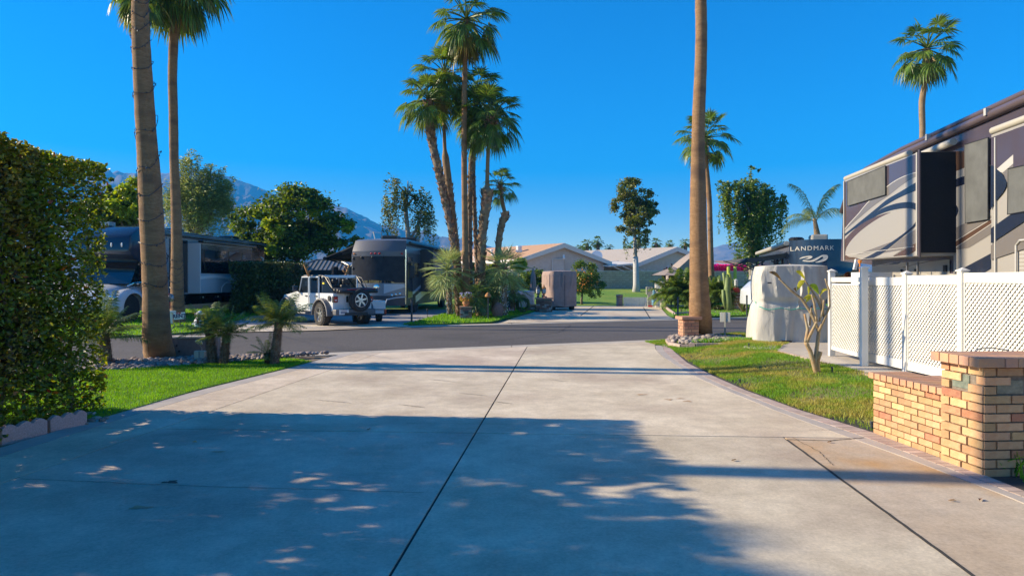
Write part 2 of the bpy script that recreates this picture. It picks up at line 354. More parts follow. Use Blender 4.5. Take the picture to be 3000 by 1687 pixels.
# one sheet out to the hills: finer near the scene
xs = np.concatenate([[-3000,-1200,-500,-200,-110], np.arange(-80, 81, 4), [110,200,500,1200,3000]])
ys = np.concatenate([[-200,-40,-10], np.arange(0, 90, 3), [100,130,200,400,900,1800,3000]])
V = []; 
for y in ys:
    for x in xs: V.append((x, y, hgt(x, y) if 28 < y < 95 and abs(x) < 90 else (-.03 if y <= 28 or abs(x) >= 90 else .6)))
nx = len(xs); F = [(j*nx+i, j*nx+i+1, (j+1)*nx+i+1, (j+1)*nx+i) for j in range(len(ys)-1) for i in range(nx-1)]
link('ground', npmesh('ground', np.array(V), np.array(F), M['desert'], True), kind='structure')
V = [(x, y+.16*x, hgt(x, y+.16*x)+.02) for y in np.arange(29, 60.1, 1.55) for x in np.arange(-40, 50, 3)]; nx = len(np.arange(-40, 50, 3)); ny = len(V)//nx
link('far_lawn', npmesh('far_lawn', np.array(V), np.array([(j*nx+i, j*nx+i+1, (j+1)*nx+i+1, (j+1)*nx+i) for j in range(ny-1) for i in range(nx-1)]), M['farlawn'], True), kind='structure')
sheet('soil', [(-60,-6),(30,-6),(30,16.6+RS*30),(-60,16.6-RS*60)], -.012, M['soil'], kind='structure')
sheet('road', [(-70,near_edge(-70)),(60,near_edge(60)),(60,far_edge(60)),(-70,far_edge(-70))], 0.0, M['asphalt'], kind='structure')
def strip(name, fn, a, b, z0, z1, mat_, x0=-70, x1=60, n=26):
    mb = MB(); L = 130/n
    for i in range(n):
        xa = x0+(x1-x0)*i/n; xb = x0+(x1-x0)*(i+1)/n-.02
        mb.prism([(xa,fn(xa)+a),(xb,fn(xb)+a),(xb,fn(xb)+b),(xa,fn(xa)+b)], z0, z1)
    return mb.build(name, mat_, kind='structure')
mbr = MB(); rseal = [((-16,13.5),(-5,19.5),(4,22.6)),((-1,17.6),(1.5,21.5),(2.2,25.2)),((6,20.4),(12,24.9),(20,29.5)),((-11,15.5),(-10.2,18.2),(-9.8,20.6))]
strip('gutter', near_edge, -.5, .04, -.05, .012, M['gutter'])
strip('gutter', far_edge, -.04, .62, -.05, .014, M['gutter'])

# ------------------------------------------------ driveway: every slab a piece of its own
dv = empty('driveway', (0,0,0), None, None, kind='structure')
sheet('joint_bed', [(-5.6,-2),(4.6,-2),(4.5,5),(4.1,10),(4.2,18.3),(-3.9,14.95),(-4.8,8)], .013, M['joint']).parent = dv
def lerp(tab, y):
    for (y0, x0), (y1, x1) in zip(tab, tab[1:]):
        if y <= y1 or (y1, x1) == tab[-1]: return x0+(x1-x0)*(y-y0)/(y1-y0)
T0 = [(-2,-5.9),(3,-5.25),(8.19,-4.86),(10.1,-4.63),(12.5,-4.15),(14.67,-3.83),(15.2,-3.75)]
l0 = lambda y: lerp(T0, y)
l0b = lambda y: lerp(T0, y)+.28
l1 = lambda y: -4.14+.117*(y-5.1)
l2 = lambda y: -.67+.081*(y-3.81)
l3 = lambda y: 2.55+.081*(y-3.81)
T4 = [(-2,3.75),(5,3.75),(6.5,3.59),(7.45,3.43),(8.44,3.30),(10.3,3.15),(11.5,3.1),(12.9,3.13),(14.4,3.2),(15.9,3.36),(17.2,3.6),(18.1,3.95)]
l4 = lambda y: lerp(T4, y)
T5 = [(-2,4.15),(5.7,3.95),(7.3,3.86),(8.57,3.6),(10.1,3.45),(11.54,3.42),(13.4,3.45),(15.6,3.7),(17.4,4.05),(18.3,4.35)]
l5 = lambda y: lerp(T5, y)
gut = lambda x: near_edge(x)-.52
def slab(fl, fr, yl, yr, g=.006, mat_=None, n=10, top=.022, label=None, name='concrete_slab'):
    (a0, a1), (b0, b1) = yl, yr
    L = [(fl(a0+(a1-a0)*i/n)+g, a0+(a1-a0)*i/n) for i in range(n+1)]
    Rr = [(fr(b0+(b1-b0)*i/n)-g, b0+(b1-b0)*i/n) for i in range(n+1)]
    L[0] = (L[0][0], L[0][1]+g); Rr[0] = (Rr[0][0], Rr[0][1]+g); L[-1] = (L[-1][0], L[-1][1]-g); Rr[-1] = (Rr[-1][0], Rr[-1][1]-g)
    mb = MB(); mb.prism(L+Rr[::-1], .002, top)
    return mb.build(name, mat_ or M['concrete'], dv, label=label)
def yend(f):
    y = 15.
    for _ in range(20): y = gut(f(y))
    return y
t1 = lambda x: 7.25-.06*x; t2 = lambda x: 12.55+.05*x
def row(fl, fr, ra, rb, **k):
    ya = lambda f, r: (r if not callable(r) else (lambda y: [y := r(f(y)) for _ in range(6)][-1])(8.))
    slab(fl, fr, (ya(fl, ra), ya(fl, rb)), (ya(fr, ra), ya(fr, rb)), **k)
for fl, fr, rows in ((l0b, l1, [-2, t1, t2, gut]), (l1, l2, [-2, t1, t2, gut]), (l2, l3, [-2, t1]), (l2, l4, [t1, t2, gut]), (l3, l4, [-2, t1])):
    for ra, rb in zip(rows, rows[1:]):
        w = fl is l0b
        row(fl, fr, ra, rb, g=.010 if fl in (l2, l3) or fr in (l2, l3) else .007, mat_=M['concretetan'] if fl is l3 else None)
row(l0, l0b, -2, t1, mat_=M['stampedgrey'], g=.004, name='edge_band'); row(l0, l0b, t1, t2, g=.004, mat_=M['stampedgrey'], name='edge_band'); row(l0, l0b, t2, gut, g=.004, mat_=M['stampedgrey'], name='edge_band')
# right border: grey band then stamped bricks
mid = lambda y: l4(y)+(l5(y)-l4(y))*.45
for ya, yb in ((-2, 5.9), (5.9, 10.2), (10.2, 14.2), (14.2, 17.0)): row(l4, mid, ya, yb, g=.003, mat_=M['stampedgrey'], name='edge_band')
y = 3.2; k = 0
while y < 17.2:
    d = .115; 
    mb = MB(); xa, xb = mid(y)+.004, l5(y)-.004; xc, xd = mid(y+d-.008)+.004, l5(y+d-.008)-.004
    mb.prism([(xa,y),(xb,y),(xd,y+d-.008),(xc,y+d-.008)], .002, .024); mb.build('border_brick', M['stamped'], dv); y += d
row(mid, l5, -2, 3.2, g=.004, mat_=M['stampedgrey'], name='edge_band')
def wobble(pts, amp, n=14):
    out = []
    for a, b in zip(pts, pts[1:]):
        a, b = Vector(a), Vector(b)
        for i in range(n): p = a.lerp(b, i/n); out.append(Vector((p.x+random.uniform(-amp,amp), p.y+random.uniform(-amp,amp), 0)))
    out.append(Vector(pts[-1])); return out
def ribbon(mb, path, w, z):
    for a, b in zip(path, path[1:]):
        t = (b-a).normalized(); n = Vector((-t.y, t.x, 0))*w/2; b = b+t*.003
        mb.add([(a.x-n.x,a.y-n.y,z),(b.x-n.x,b.y-n.y,z),(b.x+n.x,b.y+n.y,z),(a.x+n.x,a.y+n.y,z)], [(0,1,2,3)])
mb = MB()
for pts, w in (([G(60,1410),G(520,1430),G(1240,1452)], .006), ([G(1190,1245),G(1500,1249)], .004), ([G(2312,1294),G(2430,1297),G(2530,1288)], .014), ([G(2370,1265),G(2470,1265)], .006), ([G(2320,1287),G(2400,1330),G(2440,1370)], .006), ([G(600,1175),G(700,1177)], .006), ([G(1090,1136),G(1250,1139)], .004)):
    ribbon(mb, wobble([Vector((p.x,p.y,0)) for p in pts], .008), w, .0262)
mb.build('crack', M['crack'], dv, kind='stuff')
mb = MB(); ribbon(mb, wobble([Vector((l3(y_)-.004, y_, 0)) for y_ in (.5, 2, 4, 5.5, 6.97)], .003), .026, .0245); mb.build('joint_shade_strip', M['joint'], dv)  # dark strip laid over the joint to hide its sunlit slab edge
mbr = MB()
for pts in rseal: ribbon(mbr, wobble([Vector((*p, 0)) for p in pts], .05, 22), .022, .004)
M['seal'] = mat('seal', (.035,.032,.03), rough=.8); mbr.build('road_crack', M['seal'], kind='structure')
def blotch(px, py, rx, ry, m, z=.0262, name='stain', par=None):
    c = G(px, py); mb = MB(); n = 22; pts = []
    for i in range(n):
        a = 2*math.pi*i/n; r = 1+.35*math.sin(3*a+px)+.2*math.sin(7*a+py); pts.append((c.x+rx*r*math.cos(a), c.y+ry*r*math.sin(a), z))
    mb.add(pts, [list(range(n))]); return mb.build(name, m, dv if par is None else par)
# skid and rust marks lie in the slabs
for px, py, rx, ry in ((1960,1175,.05,.04),(1995,1172,.05,.03),(2015,1180,.05,.04),(1880,1160,.07,.03),(640,1330,.06,.02),(410,1495,.07,.03)):
    blotch(px, py, rx, ry, M['stain'])
# oil spot
blotch(500, 1420, .06, .035, M['crack'], name='oil_spot')
mb = MB()
for px, py, n, dx in ((1240,1118,5,14),(1330,1160,5,14),(900,1180,6,16),(1150,1195,5,12),(1420,1185,4,12),(1600,1120,3,14)):
    for i in range(n):
        a = G(px+i*dx, py+i*1.5); mb.add([(a.x+.16*math.cos(u)+.05,a.y+.16*math.sin(u)*.8,.0258) for u in (.3,.6,.9,1.2,1.5)]+[(a.x+.145*math.cos(u)+.05,a.y+.145*math.sin(u)*.8,.0258) for u in (1.5,1.2,.9,.6,.3)], [list(range(10))])
mb.build('tyre_mark', M['skid'], dv, kind='stuff')
for px, py in ((600,1408),):
    pass
# fallen leaves on the slabs
for i, (px, py) in enumerate(((2150,1357),(2790,1477),(2872,1474),(1080,1265),(570,1303),(2430,1303))):
    c = G(px, py); mb = MB(); a = random.uniform(0, 3)
    u = Vector((math.cos(a), math.sin(a), 0)); w = Vector((-u.y, u.x, 0)); L_ = .035
    mb.add([c-u*L_+Vector((0,0,.03)), c+w*.014+Vector((0,0,.036)), c+u*L_+Vector((0,0,.03)), c-w*.014+Vector((0,0,.045))], [(0,1,2),(0,2,3)])
    mb.build('fallen_leaf', M['litter'], cat='leaf', group='dry leaves fallen on the driveway', label=('dry brown leaf on the concrete in the middle of the shaded driveway end', 'dry tan leaf lying furthest right on the driveway', 'curled red leaf on the driveway beside a tan one', 'dark dry leaf near the middle driveway joint', 'small brown leaf in the hedge shade on the driveway', 'brown leaf on the cracked corner slab')[i])

# ------------------------------------------------ far side pavings and lawns
pad = [(660,975),(900,968),(1190,957),(1215,948),(1310,922),(1335,908),(1000,905),(760,915),(690,940)]
sheet('paving', [G(*p)[:2] for p in pad], .024, M['pavergrey'], kind='structure')
ap = [(600,977),(930,970),(1190,959),(1200,950),(1060,953),(900,952),(690,955)]
sheet('apron', [G(*p)[:2] for p in ap], .028, M['concrete'], kind='structure')
pad2 = [(1470,947),(1700,944),(1975,936),(1955,925),(1930,897),(1640,897),(1600,903),(1560,917),(1500,935)]
sheet('paving', [G(*p)[:2] for p in pad2], .024, M['concrete'], kind='structure')
mb = MB()
for a, b in (((1700,927),(1740,897)), ((1905,935),(1885,902)), ((1610,915),(1950,913))): ribbon(mb, [Vector((*G(*a)[:2],0)), Vector((*G(*b)[:2],0))], .05, .028)
mb.build('paving_joint', M['joint'], kind='structure')
def lawnpoly(pts, z=.05, name='lawn'):
    mb = MB(); mb.prism([tuple(G(*p)[:2]) for p in pts], 0.0, z); return mb.build(name, M['lawn'], kind='structure')
lawn_mid = [(1180,954),(1330,951),(1440,946),(1475,937),(1520,925),(1585,911),(1610,903),(1500,900),(1340,906),(1300,922),(1230,942)]
lawnpoly(lawn_mid)
lawn_right = [(1978,933),(2200,925),(2560,915),(2560,893),(2200,897),(1945,899),(1960,915)]
lawnpoly(lawn_right)
lawn_left = [(150,1000),(400,987),(610,974),(660,952),(740,928),(900,908),(600,905),(200,925)]
lawnpoly(lawn_left)

# ------------------------------------------------ near lawns
def blades(name, poly, n, h, w, mat_, zfn=lambda x, y: 0., lean=.5, dens=None, edge=0):
    """grass blades: bent two-triangle slivers scattered over a polygon"""
    P_ = np.array(poly); x0, y0 = P_.min(0); x1, y1 = P_.max(0)
    pts = rng.uniform((x0, y0), (x1, y1), (int(n*2.6), 2))
    ins = np.zeros(len(pts), bool); j = len(P_)-1
    for i in range(len(P_)):
        xi, yi = P_[i]; xj, yj = P_[j]
        c = ((yi > pts[:,1]) != (yj > pts[:,1])) & (pts[:,0] < (xj-xi)*(pts[:,1]-yi)/(yj-yi+1e-12)+xi); ins ^= c; j = i
    pts = pts[ins][:n]
    if dens is not None: pts = pts[np.array([random.random() < dens(x, y) for x, y in pts])]
    m = len(pts); a = rng.uniform(0, 2*np.pi, m); hh = h*rng.uniform(.5, 1.25, m); ww = w*rng.uniform(.7, 1.3, m)
    la = rng.uniform(0, 2*np.pi, m); ll = hh*rng.uniform(.1, lean, m)
    z = np.array([zfn(x, y) for x, y in pts])
    dx, dy = np.cos(a)*ww/2, np.sin(a)*ww/2; lx, ly = np.cos(la)*ll, np.sin(la)*ll
    V = np.stack([np.stack([pts[:,0]-dx, pts[:,1]-dy, z], 1), np.stack([pts[:,0]+dx, pts[:,1]+dy, z], 1),
                  np.stack([pts[:,0]+lx*.4+dx*.7, pts[:,1]+ly*.4+dy*.7, z+hh*.6], 1), np.stack([pts[:,0]+lx, pts[:,1]+ly, z+hh], 1), np.stack([pts[:,0]+lx*.4-dx*.7, pts[:,1]+ly*.4-dy*.7, z+hh*.6], 1)], 1).reshape(-1, 3)
    b = np.arange(m)[:,None]*5
    F = np.concatenate([b+np.array([[0,1,2]]), b+np.array([[0,2,4]]), b+np.array([[4,2,3]])])
    return npmesh(name, V, F, mat_)
turf = [(-4.87,7.75),(-4.66,10.1),(-4.18,12.5),(-3.98,13.6),(-4.7,14.2),(-6.2,13.1),(-7.6,12.15),(-9.5,11.6),(-10.5,8.2),(-6.6,7.9)]
mb = MB(); mb.prism(turf, -.01, .03); mb.build('turf', M['lawn'], kind='structure')
link('grass', blades('grass', turf, 95000, .035, .006, M['blade'], lambda x, y: .028), kind='stuff', label='short bright green turf between the hedge and the stone bed', cat='grass')
# right lawn: a low mound rising to the slab beside the lattice fence
RL = [(3.47,18.0),(3.75,16.3),(3.5,13.6),(3.45,12),(3.47,10.2),(3.6,8.6),(3.88,7.3),(4.45,7.3),(5.75,8.2),(5.68,10.8),(5.6,12.6),(5.55,14.3),(6.2,15.6),(7.4,17.6),(6.4,19.3),(4.6,18.9)]
def mound(x, y):
    e = max(0, min(1, (x-l5(min(max(y,0),18.2)))/1.7)); e = e*e*(3-2*e)
    return .02+.12*e+.02*math.sin(x*2.1+y*1.3)*e+.04*math.exp(-((x-4.3)**2+(y-14.6)**2)/2.0)*e
gx, gy = 44, 90; x0, x1, y0, y1 = 3.0, 7.6, 7.2, 19.4; V = []
for j in range(gy+1):
    for i in range(gx+1):
        yy = y0+(y1-y0)*j/gy; xl = l5(min(yy,18.2)); xr = 5.68 if yy < 14.3 else min(8.2, 5.68+(yy-14.3)*.62)
        xx = xl+(xr-xl)*i/gx
        V.append((xx, min(yy, near_edge(xx)-.55), mound(xx, yy)-(.02 if i else .03)))
F = [(j*(gx+1)+i, j*(gx+1)+i+1, (j+1)*(gx+1)+i+1, (j+1)*(gx+1)+i) for j in range(gy) for i in range(gx)]
M['lawnmound'] = mat('lawnmound', (.08,.13,.015), (.26,.20,.09), .95, .8, .8, 60, fac=(.42,.62), detail=6)
link('lawn_mound', npmesh('lawn_mound', np.array(V), np.array(F), M['lawnmound'], True), kind='structure')
def bare(x, y):
    n = mnoise.noise(Vector((x*.9+3, y*.9, 0)))+.35*mnoise.noise(Vector((x*4, y*4, 2)))
    d = math.exp(-((x-4.9)**2/.5+(y-12.3)**2/1.1)); return 1.0 if n < .12-d*.6 else .28
link('grass', blades('grass', [(p[0]+(.02 if p[0] < 4 else 0), p[1]) for p in RL], 130000, .045, .007, M['bladedry'], mound, .9, bare), kind='stuff', label='patchy green and yellow grass on the mound beside the white fence', cat='grass')
for nm, poly, lab in (('a', lawn_mid, 'clipped grass under the palm cluster across the street'), ('b', lawn_right, 'clipped grass along the far kerb behind the tall bare palm'), ('c', lawn_left, 'clipped grass in front of the dark blue and silver motorhome')):
    pts = [tuple(G(*p)[:2]) for p in poly]
    link('grass', blades('grass', pts, 16000, .07, .03, M['blade'], lambda x, y: .045), kind='stuff', label=lab, cat='grass')
# slab behind the mound with its brick edging
lot = [(5.75,3),(5.75,14.3),(5.2,15.4),(6.6,17.5),(8.6,19.9),(14,22.2),(14,3)]
mb = MB(); mb.prism(lot, 0, .15); mb.build('patio_slab', M['gutter'], kind='structure')
edg = empty('brick_edging', (5.68, 7, 0), 'brick edging along the patio slab below the lattice fence', 'edging')
bk = MB().bx(-.05, .05, 0, .2, .02, .157).build('brick', M['stamped'], edg, bevel=.006)
for i in range(1, 36):
    c = bk.copy(); COL.objects.link(c); c.location = (random.uniform(-.004,.004), i*.207, random.uniform(-.004,.003))
# ------------------------------------------------ stones
def rockmesh(i, mat_, flat=.6):
    bm = bmesh.new(); bmesh.ops.create_icosphere(bm, subdivisions=2, radius=1)
    for v in bm.verts:
        n = v.co.normalized(); v.co = n*(1+.28*mnoise.noise(n*1.2+Vector((i*7.1,0,0)))); v.co.z *= flat; v.co.y *= .75
    me = bpy.data.meshes.new('rock'); bm.to_mesh(me); bm.free(); me.materials.append(mat_)
    me.polygons.foreach_set('use_smooth', [True]*len(me.polygons)); return me
RM = [rockmesh(i, M['rock']) for i in range(6)]; RP = [rockmesh(i+9, M['palerock'], .7) for i in range(5)]
def rockbed(label, pts, n, zfn, r0, r1, meshes, nm='rock'):
    bed = empty('stone_bed', (pts[0][0], pts[0][1], 0), label, 'stone bed'); o = bed.location
    P_ = pts; x0 = min(p[0] for p in P_); x1 = max(p[0] for p in P_); y0 = min(p[1] for p in P_); y1 = max(p[1] for p in P_)
    placed = []; tries = 0
    while len(placed) < n and tries < n*60:
        tries += 1; x, y = random.uniform(x0, x1), random.uniform(y0, y1); c = False; j = len(P_)-1
        for i in range(len(P_)):
            if (P_[i][1] > y) != (P_[j][1] > y) and x < (P_[j][0]-P_[i][0])*(y-P_[i][1])/(P_[j][1]-P_[i][1])+P_[i][0]: c = not c
            j = i
        if not c: continue
        r = random.uniform(r0, r1)*(1.25 if random.random() < .15 else 1)
        if any((x-a)**2+(y-b)**2 < ((r+q)*.62)**2 for a, b, q in placed): continue
        placed.append((x, y, r))
    placed.sort(key=lambda t: -t[2]/t[1])
    for k, (x, y, r) in enumerate(placed[:300]):
        child(nm, random.choice(meshes), bed, (x-o.x, y-o.y, zfn(x, y)+r*.3), (random.uniform(-.35,.35), random.uniform(-.35,.35), random.uniform(0,6.28)), (r*random.uniform(.8,1.25), r, r*random.uniform(.8,1.1)))
    rest = placed[300:]
    if rest:
        mb = MB()
        for x, y, r in rest:
            me = random.choice(meshes); T = Matrix.Translation((x-o.x, y-o.y, zfn(x, y)+r*.3)) @ Matrix.Rotation(random.uniform(0,6), 4, 'Z') @ Matrix.Diagonal((r, r, r, 1))
            mb.add([T @ v.co for v in me.vertices], [tuple(p.vertices) for p in me.polygons])
        mb.build('small_rock', meshes[0].materials[0], bed, kind='stuff', smooth='all')
    return bed
bedL = [(-3.95,14.75),(-4.75,14.05),(-6.2,12.95),(-7.6,12.0),(-9.2,11.5),(-9.9,12.35),(-8.0,13.2),(-6.2,13.95),(-4.8,14.55)]
rockbed('bed of river stones under the string-lit palm beside the street', bedL, 640, lambda x, y: .0+.07*max(0, 1-abs(y-(16.6+.42*x-.2))/1.5), .05, .085, RM)
bedR = [G(1965,1008)[:2], G(2010,1015)[:2], G(2120,1008)[:2], G(2170,990,.1)[:2], G(2110,978,.1)[:2], G(2000,985,.1)[:2]]
bedR = [(3.95,16.9),(4.3,16.4),(5.2,16.6),(6.0,17.2),(6.15,18.4),(5.2,18.75),(4.4,18.5)]
rockbed('bed of pale angular stones round the foot of the tall bare palm', bedR, 280, lambda x, y: .1+.06*math.exp(-((x-4.95)**2+(y-17.6)**2)), .045, .085, RP)
link('bed_plants', blades('bed_plants', [(4.2,16.35),(5.3,16.45),(6.2,17.2),(5.6,17.3),(4.8,16.9)], 1500, .12, .02, M['blade'], lambda x, y: .1), kind='stuff', label='low weeds growing along the rim of the palm bed', cat='weeds')
# curved kerb of the right bed
kb = empty('bed_kerb', (4.1,16.7,0), 'curved brick kerb round the tall palm bed', 'kerb')
path = [(4.35,18.6),(4.05,17.8),(3.92,16.95),(4.05,16.3),(4.35,16.2),(4.9,16.2),(5.5,16.4),(6.1,16.85),(6.5,17.5)]
acc = []
for (ax, ay), (bx_, by) in zip(path, path[1:]):
    L_ = math.hypot(bx_-ax, by-ay); n = max(1, round(L_/.2))
    for i in range(n): t = (i+.5)/n; acc.append((ax+(bx_-ax)*t, ay+(by-ay)*t, math.atan2(by-ay, bx_-ax), L_/n))
kbm = None
for x, y, a, l in acc:
    z = .10 if x > 4.2 else .06
    o = MB().box((0,0,z/2+.02), (l*.96,.1,z+.06)).build('brick', M['stamped'], kb, loc=(x-4.1, y-16.7, 0), rz=a, bevel=.006)
# scattered stones by the hedge foot
for i, (px, py, r) in enumerate(((268,1240,.045),(282,1233,.05),(300,1238,.05),(310,1232,.035),(258,1222,.05),(275,1222,.045),(252,1248,.03))):
    c = G(px, py); o = child('loose_stone', RP[i % 5], None, (c.x, c.y, .03), (.2*i, .1, i), (r*1.2, r, r*.9)); tag(o, ['middle pale stone of the loose row by the turf corner', 'loose stone just behind the middle one at the turf corner', 'loose pale stone touching the driveway edge at the turf corner', 'smallest pale stone at the right end of the loose row', 'loose stone tucked against the pink edging end', 'loose pale stone in the back of the row under the hedge', 'tiny stone lying in front of the pink edging end'][i], 'stone', 'loose stones at the hedge foot')

# scalloped pink edging stones
def scallop(a, b, h, label, lobes=3):
    a, b = Vector(a), Vector(b); L_ = (b-a).length; mb = MB(); pts = [(0, -.02)]; n = 24
    for i in range(n+1): t = i/n; pts.append((t*L_, h-.035+.04*abs(math.sin(math.pi*lobes*t))+(.01 if t > .5 else 0)))
    pts.append((L_, -.02)); mb.side(pts, -.035, .035)
    return mb.build('edging_stone', M['pinkstone'], loc=(a.x, a.y, .0), rz=math.atan2(b.y-a.y, b.x-a.x), bevel=.008, label=label, cat='edging stone', group='scalloped pink edging stones at the hedge foot')
scallop(G(0,1300), G(134,1274), .18, 'weathered pink scalloped edging stone at the left picture edge under the hedge')
scallop(G(142,1268), G(250,1247), .175, 'pink scalloped edging stone nearest the green turf')

# ------------------------------------------------ brick garden wall and pier, brick by brick
def brickrun(par, o, u, length, courses, hc, hb, t, bl, mat_, z0=0, wall=True, half0=0, missing=()):
    """bricks along u from o; each a child piece"""
    ang = math.atan2(u.y, u.x); meshes = {}
    for c in range(courses):
        x = 0; first = True; off = (c+half0) % 2
        while x < length-.01:
            l = bl*.5 if (first and off) else bl; first = False
            l = min(l, length-x)
            if length-x-l < .05: l = length-x
            fired = random.random() < .13; key = (round(l, 3), fired)
            if key not in meshes:
                mb = MB(); mb.bx(0, l-.011, -.008, t, 0, hb); ob = mb.build('brick', M['brickfired'] if fired else mat_, par, bevel=.0022); meshes[key] = ob.data; bpy.data.objects.remove(ob)
            if (c, round(x/bl)) not in missing:
                q = o+u*(x+.0055); child('brick', meshes[key], par, (q.x+random.uniform(-.003,.003), q.y, z0+c*hc+.006+random.uniform(-.0015,.0015)), (random.uniform(-.01,.01), 0, ang+random.uniform(-.008,.008)))
            x += l
wl = empty('brick_wall', (3.93, 5.9, 0), 'low golden brick garden wall with a brick cap beside the driveway', 'wall')
wdir = Vector((3.88-3.99, 7.32-5.7, 0)).normalized(); nrm = Vector((wdir.y, -wdir.x, 0))   # nrm points to +x side
far0 = Vector((-.05, 1.42, 0)); near0 = Vector((.06, -.05, 0))
Lw = (far0-near0).length; ud = (near0-far0).normalized()      # from far end to near
core = MB().box(((far0+near0)/2+nrm*.15+Vector((0,0,.3))), (Lw-.01, .26, .6), rz=math.atan2(ud.y, ud.x)).build('mortar_core', M['mortar'], wl)
brickrun(wl, far0, ud, Lw, 9, .0665, .056, .1, .205, M['brick'])
for c in range(9):                                            # far end returns
    pass
capm = MB().bx(-.045, .045, -.06, .36, 0, .062).build('cap_brick', M['brickcap'], wl, bevel=.005); n = int(Lw/.1)
for i in range(n):
    q = far0+ud*(i+.4)*Lw/n-Vector((0,0,0)); c = capm if i == 0 else capm.copy()
    if i: COL.objects.link(c)
    c.location = (q.x, q.y, .604); c.rotation_euler.z = math.atan2(ud.y, ud.x)
# back part of the cap: a planter shelf of pavers
MB().box((far0+near0)/2+nrm*.56+Vector((0,0,.5)), (Lw, .36, .24), rz=math.atan2(ud.y, ud.x)).build('shelf', M['brickcap'], wl)
pr = empty('brick_pier', (3.93, 5.69, 0), 'square golden brick pier with glass panels and a thick cap', 'pier', rz=math.atan2(-ud.y, -ud.x)-math.pi/2)
# local frame: +y runs along the wall away from the camera, +x away from the driveway
PW, PD = .62, .50
MB().bx(.02, PW-.02, .02, PD-.02, 0, .92).build('mortar_core', M['mortar'], pr)
hc = .0765; 
def face(par, o, u, length, skip):
    ang = math.atan2(u.y, u.x)
    for c in range(12):
        pat = [(0, .11), (.115, .205), (.325, length-.325)] if c % 2 else [(0, .25), (.255, length-.255)]
        if length > .55: pat = [(0, .11), (.115, .24), (.36, length-.36)] if c % 2 else [(0, .24), (.245, .24), (.49, length-.49)]
        for k, (x, l) in enumerate(pat):
            if (c, k) in skip: continue
            mb = MB(); mb.bx(0, l-.012, -.006, .09, 0, .064); q = o+u*(x+.006)
            mb.build('brick', M['brickfired'] if random.random() < .16 else M['brick'], par, loc=(q.x+random.uniform(-.002,.002), q.y+random.uniform(-.003,.003), c*hc+.008), rz=ang+random.uniform(-.006,.006), bevel=.0022)
face(pr, Vector((0, PD, 0)), Vector((0,-1,0)), PD, {(10,1),(9,1)})
face(pr, Vector((0, 0, 0)), Vector((1,0,0)), PW, {(10,1),(9,1),(9,2)})
MB().bx(.012, .03, .175, .375, .71, .83).build('glass_panel', M['glassblock'], pr)
MB().bx(.13, .36, .012, .03, .70, .81).build('glass_panel', M['glassblock'], pr)
for i in range(5):
    MB().bx(-.09, .14, PD+.03-(i+1)*.118, PD+.02-i*.118, .925, 1.005).build('cap_brick', M['brickcap'], pr, bevel=.006)
for i in range(6):
    MB().bx(.145+i*.11, .25+i*.11, -.07, .15, .925, 1.005).build('cap_brick', M['brickcap'], pr, bevel=.006)
MB().bx(.145, .8, .155, PD+.03, .925, .998).build('cap_slab', M['brickcap'], pr)
# plants and wire behind the pier
mb = MB()
for i in range(26):
    a = random.uniform(0, 6.28); r = random.uniform(.0, .2); p = G(2960,1395)+Vector((r*math.cos(a), r*math.sin(a), 0)); h = random.uniform(.1, .3)
    mb.tube([p, p+Vector((random.uniform(-.05,.05), random.uniform(-.05,.05), h*.6)), p+Vector((random.uniform(-.12,.12), random.uniform(-.1,.1), h))], [.006,.005,.002], 4)
mb.build('weed_tuft', M['blade'], label='green weeds sprouting at the foot of the brick pier', cat='weeds', kind='stuff')
p0 = P(2842,1030,7.0)
mb = MB(); mb.tube([P(2835,1045,7), P(2870,1021,7), P(2905,1018,7), P(2955,1026,7)], .006, 5); mb.build('bent_wire', M['steel'], label='bent wire hoop poking up behind the brick pier', cat='wire')
# small brick pier by the palm
sp = empty('brick_pier', (4.62, 17.86, .1), 'small brick pier with a stone cap beside the tall bare palm', 'pier', rz=.1)
MB().bx(-.2, .2, -.2, .2, -.1, .50).build('mortar_core', M['mortar'], sp)
def smallpier(par, w, d, n, h, mat_, off=0, mix=None):
    for c in range(n):
        for (o, u, L_) in ((Vector((-w,-d,0)), Vector((1,0,0)), 2*w), (Vector((-w,d,0)), Vector((0,-1,0)), 2*d)):
            segs = [(0, L_*.5), (L_*.5, L_*.5)] if c % 2 else [(0, L_*.27), (L_*.27, L_*.46), (L_*.73, L_*.27)]
            for x, l in segs:
                mm = mat_ if (mix is None or random.random() > .3) else mix
                q = o+u*(x+.008); MB().bx(0, l-.016, -.014, .05, 0, h-.018).build('brick', mm, par, loc=(q.x, q.y, off+c*h), rz=math.atan2(u.y, u.x))
smallpier(sp, .2, .2, 7, .078, M['brickred'], -.03)
MB().bx(-.27, .27, -.27, .27, .52, .60).build('cap', M['brickcap'], sp, bevel=.01)

